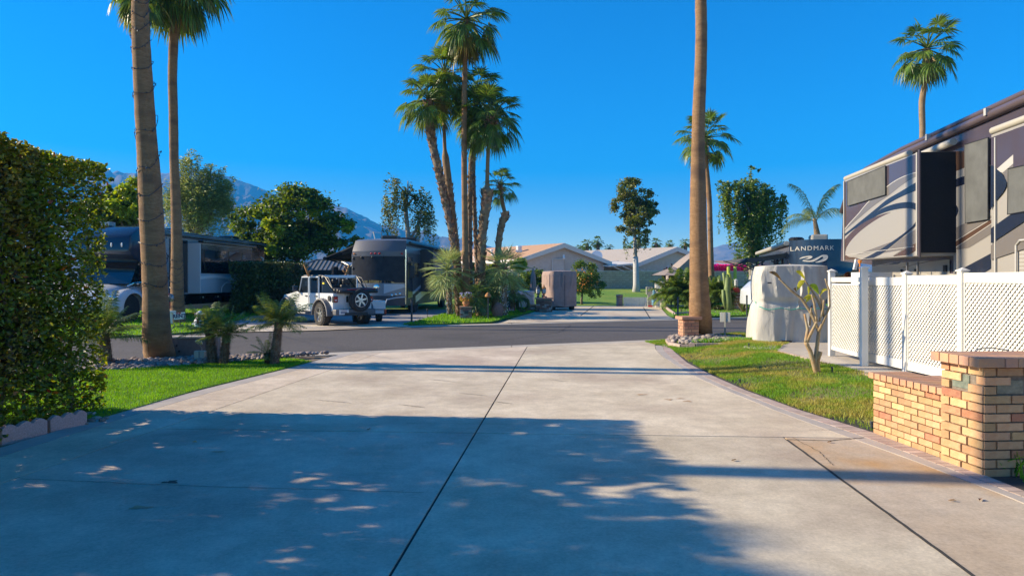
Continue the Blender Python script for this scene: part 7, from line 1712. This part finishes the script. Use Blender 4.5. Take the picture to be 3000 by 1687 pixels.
# folded parasol
c = G(1563,905,0); fp_ = empty('folded_parasol', (P(1562,880,43).x, 43, 0), 'folded mauve parasol standing behind the brick planter', 'parasol'); o = fp_.location
zt_ = P(1562,785,43).z; zb3 = P(1562,853,43).z; mb = MB(); V = []; seg = 24; nr = 12
for j in range(nr+1):
    t = j/nr; z = zt_+(zb3-zt_)*t; r = .03+.10*min(1,t*3)+.05*t
    for i in range(seg): a = 2*math.pi*i/seg; q = r*(1+.28*math.sin(8*a+t)*(.3+t)); V.append((q*math.cos(a), q*math.sin(a), z+(.06*math.sin(8*a) if j == nr else 0)))
mb.add(V, [(j*seg+i, j*seg+(i+1)%seg, (j+1)*seg+(i+1)%seg, (j+1)*seg+i) for j in range(nr) for i in range(seg)]+[list(range(seg))]); mb.build('canopy', M['tan_cloth'], fp_, smooth='all')
MB().tube([(0,0,0),(0,0,zt_)], .022, 6).build('pole', M['black'], fp_); MB().tube([(.14*math.cos(a),.14*math.sin(a),zb3+.55) for a in np.linspace(0,6.28,14)], .012, 4).build('strap', M['black'], fp_)
# big beige covered vehicle behind the parasol
rc = empty('covered_vehicle', (P(2000,850,46).x, 46, .0), 'tall vehicle under a loose taupe cover behind the open parasol', 'covered vehicle'); o = rc.location
sect = [(1956,862),(1968,800),(1990,775),(2010,757),(2035,738),(2060,735),(2075,760),(2078,862)]
fr = [P(x,y,45)-o for x,y in sect]; mb = MB(); rows = []; nn = len(fr)
for j in range(8):
    t = j/7; rows.append([p+Vector((.9*t+.05*math.sin(3*j+k), 6*t, .05*math.sin(2*j+1.7*k)-(.15 if j in (0,7) else 0))) for k, p in enumerate(fr)])
mb.add([p for r in rows for p in r], [(j*nn+i, j*nn+i+1, (j+1)*nn+i+1, (j+1)*nn+i) for j in range(7) for i in range(nn-1)]+[list(range(nn))]); mb.build('cover', M['greige_cloth'], rc, smooth=True)
# awning frame beside the LANDMARK trailer
af = empty('canopy_frame', (P(2200,850,30).x, 30, 0), 'dark folded canopy with crossed scissor struts left of the LANDMARK trailer', 'canopy'); o = af.location
def q5(px, py, Y=30): return P(px, py, Y)-o
for pts in ([(2190,757,31),(2300,742,28),(2318,728,27.5),(2312,755,28),(2195,770,31)], [(2120,765,33),(2190,757,31),(2195,765,31),(2180,775,31),(2166,770,31)]):
    w_ = [q5(*p) for p in pts]; n_ = (w_[1]-w_[0]).cross(w_[2]-w_[0]).normalized(); MB().slabpts(w_, n_, .04).build('canopy', M['awning'], af)
for a, b in (((2120,765,33),(2230,798,31)),((2150,780,33),(2215,770,30)),((2130,780,33),(2180,770,31)),((2200,775,31),(2260,800,30)),((2180,795,31),(2240,765,30)),((2230,775,30),(2310,800,28.5)),((2240,800,30),(2316,735,28)),((2260,765,29),(2316,790,28)),((2165,768,32),(2235,795,31))): MB().tube([q5(*a), q5(*b)], .028, 5).build('strut', M['black'], af)
for x, y0, y1, Y in ((2216,750,870,31),(2233,757,870,31),(2276,748,870,30),(2318,730,880,28),(2314,732,875,28)): MB().tube([q5(x,y0,Y), q5(x,min(y1, HORY+CAMH*FPX/Y),Y)], .035, 6).build('leg', M['black'], af)
# parked pickup partly seen behind the cream cover
pk = empty('pickup_truck', (P(2216,860,31).x+.2, 31, 0), 'pale blue pickup glimpsed left of the cream covered cart', 'pickup', rz=.0)
MB().side([(-.4,.5),(2.6,.5),(2.6,1.5),(1.0,1.65),(.1,1.62),(-.35,1.2)], 0, 1.8).build('body', M['mhsilver'], pk, bevel=.12, smooth=True); MB().side([(.1,1.62),(2.3,1.62),(2.0,2.1),(.55,2.1)], .1, 1.7).build('cab', M['red'], pk, bevel=.08)
simplewheel(pk, (.15,.05,.42), .42, .25, 'Y'); simplewheel(pk, (2.2,.05,.42), .42, .25, 'Y')
gc = empty('golf_cart', (7.65, 17.9, .15), 'dark vehicle with a tan roof edge between the cream cover and the white gate', 'cart')
MB().bx(-.3,.9,0,1.8,.35,.8).build('body', M['mhdark'], gc, bevel=.05); MB().bx(-.3,.9,0,1.8,1.66,1.74).build('roof', M['cream'], gc, bevel=.03)
for x in (-.25,.85): MB().tube([(x,.05,.8),(x,.1,1.66)], .025, 6).build('roof_post', M['black'], gc)
MB().bx(-.1,.7,.8,1.2,.8,1.3).build('seat', M['black'], gc, bevel=.04); simplewheel(gc, (0,.3,.25), .25, .2); simplewheel(gc, (.85,.3,.25), .25, .2)
c = P(2405,805,20); mb = MB(); mb.lathe([(.03,-.3),(.05,-.1),(.035,.12),(.012,.2)], (0,0,0), 8); mb.tube([(0,0,-1.4),(0,0,-.3)], .02, 5); mb.build('blue_flag', mat('blueflag', (.02,.15,.6)), loc=c, label='small folded blue flag behind the cream cover', cat='flag')

# ================================================================== FAR YARD THINGS
def thing(name, label, cat, loc, rz=0, group=None): return empty(name, loc, label, cat, rz, group)
# low white corrugated fence, gate, bin, meter
Yq = 42.5
cf = thing('low_metal_fence', 'low white corrugated metal fence at the end of the far driveway', 'fence', P(1828,898,Yq))
o = cf.location; W_ = (1893-1828)*Yq/FPX
for k in range(17): MB().bx(k*W_/17, (k+.8)*W_/17, -.02+(.02 if k % 2 else 0), .03, .03, .53).build('panel', M['whitemetal'], cf)
for x in (0, W_): MB().bx(x-.03,x+.03,-.04,.04,0,.58).build('post', M['whitemetal'], cf)
MB().bx(0,W_,-.03,.04,.54,.58).build('top_rail', M['whitemetal'], cf)
cf2 = thing('low_metal_fence', 'short grey corrugated screen behind the meter post', 'fence', P(1896,899,41.5)); W_ = .72
for k in range(6): MB().bx(k*W_/6,(k+.85)*W_/6,0,.04,.02,.56).build('panel', M['greybox'], cf2)
tb_ = thing('rubbish_bin', 'dark cylindrical rubbish bin left of the low white fence', 'bin', P(1815,898,Yq)); mb = MB(); mb.lathe([(.19,0),(.2,.1),(.2,.62),(.22,.64),(.22,.72),(.2,.74),(.02,.76)], (0,0,0), 18); mb.build('body', M['stucco'], tb_, smooth=True); MB().lathe([(.21,.6),(.212,.66),(.2,.66)], (0,0,0), 18).build('band', M['black'], tb_)
mt = thing('meter_post', 'grey-green electric meter box on a post by the far driveway', 'meter box', P(1902,898,40.5)); MB().bx(-.19,.19,-.08,.08,.72,1.18).build('box', M['greybox'], mt, bevel=.02); MB().bx(-.09,.09,-.06,.06,0,.72).build('post', M['greybox'], mt)
mb = MB(); mb.lathe([(.1,0),(.1,.06),(.02,.08)], (.02,-.08,1.05), 14, M=Matrix.Rotation(R(90),4,'X')); mb.build('dial', M['glassblock'], mt); MB().tube([(-.25,-.1,0),(-.25,-.1,.25),(.25,-.1,.22),(.25,-.1,0)], .02, 5).build('pipe', M['steel'], mt); MB().tube([(-.1,-.15,.03),(.15,-.2,.03)], .05, 6).build('valve', M['red'], mt)
bl = thing('blue_canister', 'blue and white canister standing behind the meter box', 'canister', P(1916,893,41)); MB().lathe([(.13,0),(.14,.1),(.14,.8),(.1,.9),(.04,1.0)], (0,0,0), 12).build('body', mat('bluepaint', (.1,.28,.42)), bl, smooth=True); MB().box((.15,-.02,.5), (.1,.06,.9)).build('side_strip', M['whitemetal'], bl)
# white picket gates seen edge on
for i, (px, pyb, hpx) in enumerate(((1922,902,77),(1938,908,84))):
    Y_ = 41-1.6*i; g = thing('picket_gate', ('white slatted gate leaf nearer the meter box', 'white slatted gate leaf nearer the street beside the palms')[i], 'gate', P(px, pyb, Y_), rz=R(62)); H_ = hpx*Y_/FPX
    for k in range(6): MB().bx(k*.19,k*.19+.13,-.02,.02,.08,H_-.05).build('slat', M['vinyl'], g)
    for z in (.15,H_*.5,H_-.15): MB().bx(0,1.1,.02,.05,z,z+.08).build('rail', M['vinyl'], g)
    for x in (-.08,1.15): MB().bx(x-.05,x+.05,-.05,.05,0,H_).build('post', M['vinyl'], g)
# bollards along the lots
def bollard(px, pyt, pyb, wpx, label, m='postblue', z=.05):
    p = G(px, pyb, z); h = (pyb-pyt)*p.y/FPX; r = wpx*p.y/FPX/2; t = thing('bollard', label, 'post', p); MB().lathe([(r,-.05),(r,h*.93),(r*.98,h*.95)], (0,0,0), 10).build('shaft', M[m], t, smooth=True); MB().lathe([(r*1.05,h*.95),(r*1.05,h),(.005,h+.01)], (0,0,0), 10).build('cap', M['black'], t); return t
bollard(1986,870,928,5,'dark blue post left of the small brick pier across the street'); bollard(2188,865,923,5,'dark blue post right of the yucca'); bollard(1206,877,945,6,'dark post with a wire at the left tip of the cluster lawn')
def pathlight(px, pyt, pyb, label, hat='black', wpx=5):
    p = G(px, pyb, .03); h = (pyb-pyt)*p.y/FPX; t = thing('path_light', label, 'garden light', p); r = wpx*p.y/FPX/2
    MB().tube([(0,0,0),(0,0,h-.08)], .012, 6).build('stake', M['black'], t); MB().lathe([(r*.8,h-.14),(r,h-.05),(r*1.1,h-.04),(.01,h)], (0,0,0), 10).build('head', M[hat], t); return t
pathlight(1252,903,931,'short black path light at the edge of the motorhome paving'); pathlight(1313,908,925,'small pale path light at the foot of the pale fan palm', 'gutter', 3)
# brick plinth with flower pot
pp_ = G(1366,933,.05); pd = thing('brick_plinth', 'small brick plinth under the terracotta flower pot', 'plinth', pp_); w_ = 17.5*pp_.y/FPX
MB().bx(-w_+.03,w_-.03,-w_+.03,w_-.03,0,.44).build('mortar_core', M['mortar'], pd)
smallpier(pd, w_, w_, 6, .075, M['oldbrick'], 0, M['oldbrickpale']); MB().bx(-w_-.03,w_+.03,-w_-.03,w_+.03,.455,.51).build('cap', M['brickcap'], pd); 
MB().bx(-.06,.10,-w_-.03,-w_-.015,.2,.34).build('plaque', M['postblue'], pd)
fpot = thing('flower_pot', 'terracotta pot of pink, orange and lilac flowers on the brick plinth', 'flower pot', pp_+Vector((0,0,.512)))
MB().lathe([(.09,0),(.14,.06),(.165,.15),(.15,.22),(.16,.235),(.14,.24)], (0,0,0), 16).build('pot', M['terracotta'], fpot, smooth=True)
link('leaves', cloud(260, blobs_fn([(0,0,.38,.26,.24,.16)], 26, .2), .06, M['greenleaf'], .6), fpot)
for nm, m_, n_, z in (('pink_flowers','flowerpink',60,.34),('orange_flowers','flowerorange',60,.33),('lilac_flowers','flowerlilac',110,.46)):
    mb = MB()
    for i in range(n_): a = random.uniform(0,6.28); r = .28*math.sqrt(random.random()); mb.ball((r*math.cos(a), r*math.sin(a)-.02, z+random.uniform(-.1,.1)*(1.5-r*2)), random.uniform(.012,.024), 4)
    mb.build(nm, M[m_], fpot, kind='stuff')
# boulder
bd = rockmesh(31, M['redrock'], 1.0)
b_ = G(1458,930,.03); o = child('boulder', bd, None, b_+Vector((0,.1,.27)), (.1,.15,.2), (.27,.25,.38)); tag(o, 'upright reddish boulder on the cluster lawn', 'boulder')
mb = MB(); cc_ = G(1424,926,.03); pk_ = thing('shaded_post_light', 'tall garden light with an orange cap left of the boulder', 'garden light', G(1430,938,.03)); MB().tube([(0,0,0),(0,0,1.0)], .022, 6).build('stake', M['postblue'], pk_); MB().lathe([(.05,.92),(.13,.95),(.12,1.02),(.03,1.12)], (.0,0,0), 12).build('hat', M['antler'], pk_, smooth=True)
for k in (0,1): pass
mb = MB(); mb.tube([(0,0,0),(.05,0,.5),(.15,0,.95)], [.1,.08,.05], 8, jit=.2); mb.build('driftwood', M['plumeria'], loc=G(1424,925,.03), label='twisted orange-brown log standing in the cluster bed', cat='log')
# brick planter wall with lanterns
pw = thing('brick_planter', 'rough dark brick planter with a higher pier beside the brown covered cart', 'planter', G(1578,915)); o = pw.location; Yp = o.y
def brickblock(par, x0, x1, y0, y1, z0, z1, bl=.2, h=.075):
    MB().bx(x0+.02,x1-.02,y0+.02,y1-.02,z0,z1-.01).build('mortar_core', M['mortar'], par)
    n = int((z1-z0)/h)
    for c in range(n):
        x = x0-(bl/2 if c % 2 else 0)
        while x < x1:
            a, b = max(x, x0), min(x+bl-.012, x1)
            if b-a > .03: MB().bx(a,b,y0-.012,y0+.05,z0+c*h,z0+c*h+h-.012).build('brick', M['oldbrick'] if random.random() < .72 else M['oldbrickpale'], par)
            x += bl
k_ = Yp/FPX
brickblock(pw, -8*k_, 40*k_, 0, .5, 0, 39*k_, .22, .085); MB().bx(-10*k_,42*k_,-.05,.55,39*k_,39*k_+.07).build('cap', M['brickcap'], pw)
brickblock(pw, -36*k_, -8*k_, .1, .5, 0, 20*k_, .22, .085); MB().bx(-38*k_,-8*k_,.05,.55,20*k_,20*k_+.06).build('cap', M['brickcap'], pw)
brickblock(pw, 0*k_, 22*k_, -.45, -.02, 0, 9*k_, .22, .085)
for i, px in enumerate((1577,1594)):
    t = thing('lantern', ('green-glassed lantern, left of the pair on the brick planter', 'bronze lantern, right of the pair on the brick planter')[i], 'lantern', (o.x+(px-1578)*k_, o.y+.22, 39*k_+.07)); m_ = M['postblue'] if i == 0 else M['antler']
    MB().lathe([(.09,0),(.06,.05),(.04,.15),(.08,.19),(.1,.22)], (0,0,0), 8).build('base', m_, t); MB().lathe([(.1,.22),(.115,.34),(.1,.45)], (0,0,0), 6).build('glass', M['lampglass'], t); MB().lathe([(.13,.45),(.09,.52),(.04,.57),(.02,.66)], (0,0,0), 6).build('roof', m_, t)
    for a in range(6): MB().tube([(.105*math.cos(a*1.047),.105*math.sin(a*1.047),.22),(.12*math.cos(a*1.047),.12*math.sin(a*1.047),.34),(.105*math.cos(a*1.047),.105*math.sin(a*1.047),.45)], .008, 4).build('bar', m_, t)
t = thing('small_stone', 'pink stone sitting at the right end of the brick planter cap', 'stone', (o.x+20*k_, o.y+.15, 39*k_+.1)); MB().ball((0,0,0), .08, 6, sc=(1.2,.8,.6)).build('body', M['redrock'], t, smooth='all')
# flag, grill and white covers among the palms
fl = thing('garden_flag', 'red, white and blue flag banner low among the dark palms', 'flag', G(1498,915)); MB().bx(-.14,.0,-.01,.01,.25,.62).build('blue_field', M['navytext'], fl); 
for k in range(5): MB().bx(-.14+k*.055,-.14+k*.055+.028,-.012,.008,.05,.25).build('stripe', M['red'], fl); MB().bx(-.14+k*.055+.028,-.14+k*.055+.055,-.012,.008,.05,.25).build('stripe', M['white'], fl)
MB().bx(.1,.2,-.01,.01,.1,.6).build('red_stripe', M['red'], fl); MB().tube([(-.15,0,0),(-.15,0,.7)], .015, 5).build('pole', M['black'], fl); MB().tube([(-.15,0,.64),(.2,0,.64)], .012, 5).build('cross_rod', M['black'], fl)
wc = thing('covered_table', 'pale covered outdoor table behind the flag', 'covered table', (P(1523,890,40).x, 40, 0)); link('cover', [o_ for o_ in [cover('x', None, (0,0,0), 0, .85,.6,1.0,0,M['mhsilver'],folds=7,amp=.08)]][0].children[0].data, wc); bpy.data.objects.remove([o_ for o_ in bpy.data.objects if o_.name == 'x'][0].children[0]); bpy.data.objects.remove(bpy.data.objects['x'])
wreath = thing('wreath_stand', 'dark round wreath stand with red bows before the brick planter', 'decoration', G(1532,920)); mb = MB(); mb.tube([(.28*math.cos(a),0,.45+.28*math.sin(a)) for a in np.linspace(0,6.283,20)], .09, 6, jit=.3); mb.build('wreath', M['hedgedark'], wreath); MB().ball((-.12,-.1,.6), .05, 5).build('bow', M['red'], wreath); MB().tube([(0,.05,0),(0,.05,.3)], .02, 5).build('stand', M['black'], wreath)
wb = thing('white_cabinet', 'white cabinet glimpsed behind the tallest palm stem', 'cabinet', (P(1395,900,33).x, 33, 0)); MB().bx(-.25,.25,0,.5,0,.95).build('body', M['white'], wb, bevel=.02); MB().bx(-.02,-.0,-.01,0,.1,.85).build('door_gap', M['black'], wb)
wp = thing('white_picket_panel', 'small white baluster panel beside the motorhome side', 'fence', P(1335,845,37.5))
for k in range(8): MB().bx(k*.09-.35,k*.09-.3,0,.04,0,.4).build('baluster', M['white'], wp)
MB().bx(-.38,.4,-.01,.05,.4,.46).build('rail', M['white'], wp); MB().bx(-.38,-.34,0,.04,-1,.4).build('post', M['white'], wp)
# cactus and red lantern pillar
ca = thing('column_cactus', 'tall branching column cactus across the street right of the thin palm', 'cactus', (P(2134,915,35).x, P(2134,915,35).y, 0)); o = ca.location
for pts, r, m_ in (([(2136,917),(2134,880),(2131,850),(2131,812)],.17,'cactus'),([(2131,855),(2124,830),(2120,800)],.08,'cactus'),([(2134,850),(2140,835),(2136,802)],.10,'cactuslime'),([(2128,905),(2120,880),(2119,850)],.09,'cactus')):
    MB().tube([P(x,y,35)-o for x,y in pts]+[P(pts[-1][0],pts[-1][1]-2,35)-o], [r,r,r,r*.9,r*.3][:len(pts)]+[r*.3], 9).build('arm', M[m_], ca, smooth='all')
rp = thing('lantern_pillar', 'dark red brick pillar with a white lantern behind the cactus', 'pillar', (P(2158,905,37).x, 37, 0))
brickblock(rp, -.35,.35,0,.5,0,1.0,.22,.085); MB().bx(-.45,-.15,-.05,.5,1.0,1.08).build('cap', M['brickcap'], rp); MB().bx(.15,.45,-.05,.5,1.0,1.08).build('cap', M['brickcap'], rp); MB().bx(-.15,.15,-.05,.4,1.0,1.2).build('red_box', M['red'], rp)
ll = thing('lantern', 'clear glass lantern standing on the red pillar', 'lantern', (rp.location.x, 37.1, 1.2)); MB().lathe([(.1,0),(.1,.42),(.12,.43),(.03,.5)], (0,0,0), 6).build('glass', M['lampglass'], ll); MB().lathe([(.12,-.0),(.12,.04)], (0,0,0), 6).build('base', M['red'], ll)
# wooden barrel edging / planks in the far bed
eg = thing('timber_edging', 'low timber and gravel edging in front of the bushy palms', 'edging', G(1975,910))
for i, (a, b) in enumerate((((1950,905),(1975,925)),((1975,925),(2030,922)),((1950,903),(2040,900)))):
    pa, pb = G(*a), G(*b); MB().tube([pa-eg.location+Vector((0,0,.1)), pb-eg.location+Vector((0,0,.1))], .07, 5).build('beam', M['stamped'], eg)
rv_ = sheet('gravel', [G(1990,921)[:2], G(2190,919)[:2], G(2190,905)[:2], G(1990,908)[:2]], .055, M['palerock'], kind='structure')
# sign seen from behind
sg = thing('yard_sign', 'plain white sign seen from the back on a thin post beside the palm bed', 'sign', Vector((P(2124,983,18.6).x, 18.6, .1))); k_ = 18.6/FPX; sg.rotation_euler.z = -.5; zc = P(2124,929,18.6).z-.1
MB().bx(-14.5*k_,14.5*k_,.01,.03,zc-14*k_,zc+14*k_).build('panel', mat('signboard', (.75,.75,.70), rough=.6, trans=.6), sg); MB().bx(-2*k_,2*k_,-.015,.01,-.1,zc+15*k_).build('post', M['greybox'], sg)
# for-rent sign
fs = thing('rent_sign', 'small white FOR RENT sign on a black stake beside the slim palm', 'sign', G(528,958,.04)); k_ = fs.location.y/FPX; zc = 33*k_
MB().bx(-16*k_,16*k_,-.01,.01,zc-10*k_,zc+10*k_,).build('panel', M['plate'], fs); MB().tube([(0,.02,-.05),(0,.02,zc-9*k_)], .018, 5).build('stake', M['black'], fs)
text('lettering', 'RENT', .175, (.0,-.014,zc-.01), fs, M['navytext'], bold=.006); text('lettering', 'FOR', .09, (-.02,-.014,zc+.085), fs, M['redlight'], bold=.003)
fs.rotation_euler = (0, R(-4), R(6))
# snowman figure
sn = thing('snowman_figure', 'small snowman decoration with purple earmuffs and an orange nose', 'decoration', G(583,962,.04)); k_ = sn.location.y/FPX
MB().ball((0,0,16*k_), 15*k_, 12, sc=(1,.8,1.1)).build('body', M['snow'], sn, smooth='all'); MB().ball((.03,0,40*k_), 11.5*k_, 12).build('head', M['snow'], sn, smooth='all')
for s_ in (1,-1): MB().ball((.03+s_*12*k_,0,41*k_), 5*k_, 8, sc=(.6,1,1.1)).build('earmuff', M['purple'], sn, smooth='all')
MB().lathe([(2.6*k_,0),(.003,5*k_)], (.05,-11*k_,40*k_), 8, M=Matrix.Rotation(R(80),4,'X')).build('nose', M['flowerorange'], sn)
for x_ in (-.02,.09): MB().ball((x_,-11*k_,43*k_), 1.2*k_, 6).build('eye', M['black'], sn)
for x_ in (-.06,.13): MB().ball((x_,-10*k_,38*k_), 2.2*k_, 6, sc=(1,.4,1)).build('cheek', M['flowerpink'], sn)
MB().tube([(10*k_*math.cos(a)+.02,10*k_*math.sin(a),29*k_) for a in np.linspace(0,6.28,14)], 2.2*k_, 6).build('scarf', M['postblue'], sn); MB().bx(-.0,.07,-14*k_,-12*k_,14*k_,28*k_).build('scarf_tail', M['red'], sn)
MB().tube([(-10*k_,0,20*k_),(-17*k_,-.05,12*k_)], 3*k_, 6).build('arm', M['snow'], sn); MB().tube([(-.05,-14*k_,22*k_),(.09,-14*k_,20*k_)], .012, 4).build('mouth_line', M['black'], sn)
# mailbox with a red figure, half behind the near palm
mx = thing('mailbox', 'grey mailbox on a pale post with a red figure, between the left pair of palms', 'mailbox', (P(500,950,24.5).x, 24.5, 0)); k_ = 24.5/FPX
MB().ball((0,0,CAMH-(873-HORY)*k_), 12*k_, 10, sc=(.8,.8,1)).build('box', M['steel'], mx, smooth='all'); MB().bx(-4*k_,4*k_,-.05,.05,0,CAMH-(914-HORY)*k_).build('post', M['white'], mx); MB().bx(-9*k_,12*k_,-.1,.1,CAMH-(916-HORY)*k_,CAMH-(910-HORY)*k_).build('shelf', M['white'], mx)
MB().bx(-8*k_,-1*k_,-.08,.04,CAMH-(905-HORY)*k_,CAMH-(860-HORY)*k_).build('red_figure', M['red'], mx, bevel=.03)
# low grey wall by the near palm, spotlight, utility box
cw = thing('stucco_wall', 'low grey stucco wall behind the thick palm beside the street', 'wall', (P(560,1044,14.2).x, 14.3, 0), rz=.1); k_ = 14.3/FPX; w_ = 66*k_
MB().prism([(-w_,0),(w_-.15,0),(w_,.06),(w_+.03,.15),(w_,.24),(w_-.15,.3),(-w_,.3)], 0, CAMH-(989-HORY)*k_-.015).build('wall', M['stucco'], cw, bevel=.01); MB().prism([(-w_,-.02),(w_-.15,-.02),(w_+.05,.15),(w_-.15,.32),(-w_,.32)], CAMH-(989-HORY)*k_-.013, CAMH-(986-HORY)*k_).build('coping', M['gutter'], cw)
for x_, z_ in ((-.33,.28),(-.28,.16)): MB().lathe([(.02,0),(.02,.02),(.003,.02)], (x_,0,z_), 8, M=Matrix.Rotation(R(90),4,'X')).build('wall_hole', M['black'], cw)
sl_ = thing('spotlight', 'pale yellow spotlight disc on a bracket in front of the low grey wall', 'spotlight', (P(583,1040,13.6).x, 13.6, .1)); k_ = 13.6/FPX; zc = P(583,1004,13.6).z-.1
mb = MB(); mb.lathe([(.075,0),(.078,.015),(.05,.05),(.01,.06)], (0,-.02,zc), 16, M=Matrix.Rotation(R(-25),4,'Z') @ Matrix.Rotation(R(-35),4,'X') @ Matrix.Diagonal((1,1,1,1))); mb.build('disc', M['lampdisc'], sl_); MB().tube([(0,0,zc-.02),(.05,.02,zc-.12),(.02,.02,0)], .012, 6).build('bracket', M['steel'], sl_)
ub = thing('utility_box', 'small grey metal box in the stones left of the twin dwarf palm', 'utility box', (P(586,1046,13.5).x, 13.5, .08)); MB().bx(-.1,.1,-.05,.06,0,.17).build('body', M['greybox'], ub, bevel=.006); MB().bx(-.01,.02,-.06,-.05,0,.17).build('strip', M['mhgrey'], ub)
for px, py, lab in ((675,1050,'black spike light leaning beside the dwarf palm in the stones'),(862,1055,'grey pipe stub standing in the stones near the driveway')):
    p = G(px, py); MB().tube([(0,0,0),(-.02 if px < 700 else .05,0,.13)], .014, 6).build('stake', M['black'] if px < 700 else M['steel'], loc=p, label=lab, cat='stake')
# sprinkler heads in the mound
for px, py, lab in ((2438,1098,'black sprinkler riser right of the plumeria'),(2167,1112,'black sprinkler near the driveway edge in the patchy grass'),(2194,1023,'black sprinkler far up the mound'),(2554,1252,'black sprinkler beside the end of the brick wall')):
    z = .1 if px != 2554 else .04; p = G(px, py, z); p.z = mound(p.x, p.y)-.02; MB().lathe([(.014,0),(.014,.08),(.02,.085),(.02,.105),(.002,.108)], (0,0,0), 8).build('sprinkler', M['postblue'], loc=p, label=lab, cat='sprinkler')
# string line from light to palm
mb = MB(); a, b = P(424,660,13.5), P(515,830,25.4); pts = [a.lerp(b, i/10)-Vector((0,0,.35*math.sin(math.pi*i/10))) for i in range(11)]
mb.tube(pts, .006, 4); mb.build('light_cable', M['black'], label='thin cable of lights slung between the two left palms', cat='cable')
# dark screens of planting between the left vehicles

# ================================================================== HAZE
hz = MB(); hz.bx(-3300,3700,-300,3650,-7,500)
hm = bpy.data.materials.new('haze'); hm.use_nodes = True; N = hm.node_tree.nodes; N.remove(N['Principled BSDF']); pv = N.new('ShaderNodeVolumePrincipled')
pv.inputs['Color'].default_value = (.04,.40,1,1); pv.inputs['Density'].default_value = .00030; pv.inputs['Anisotropy'].default_value = 0.0
hm.node_tree.links.new(pv.outputs[0], N['Material Output'].inputs['Volume'])
USE_HAZE = True
if USE_HAZE: hz.build('haze', hm, kind='stuff')
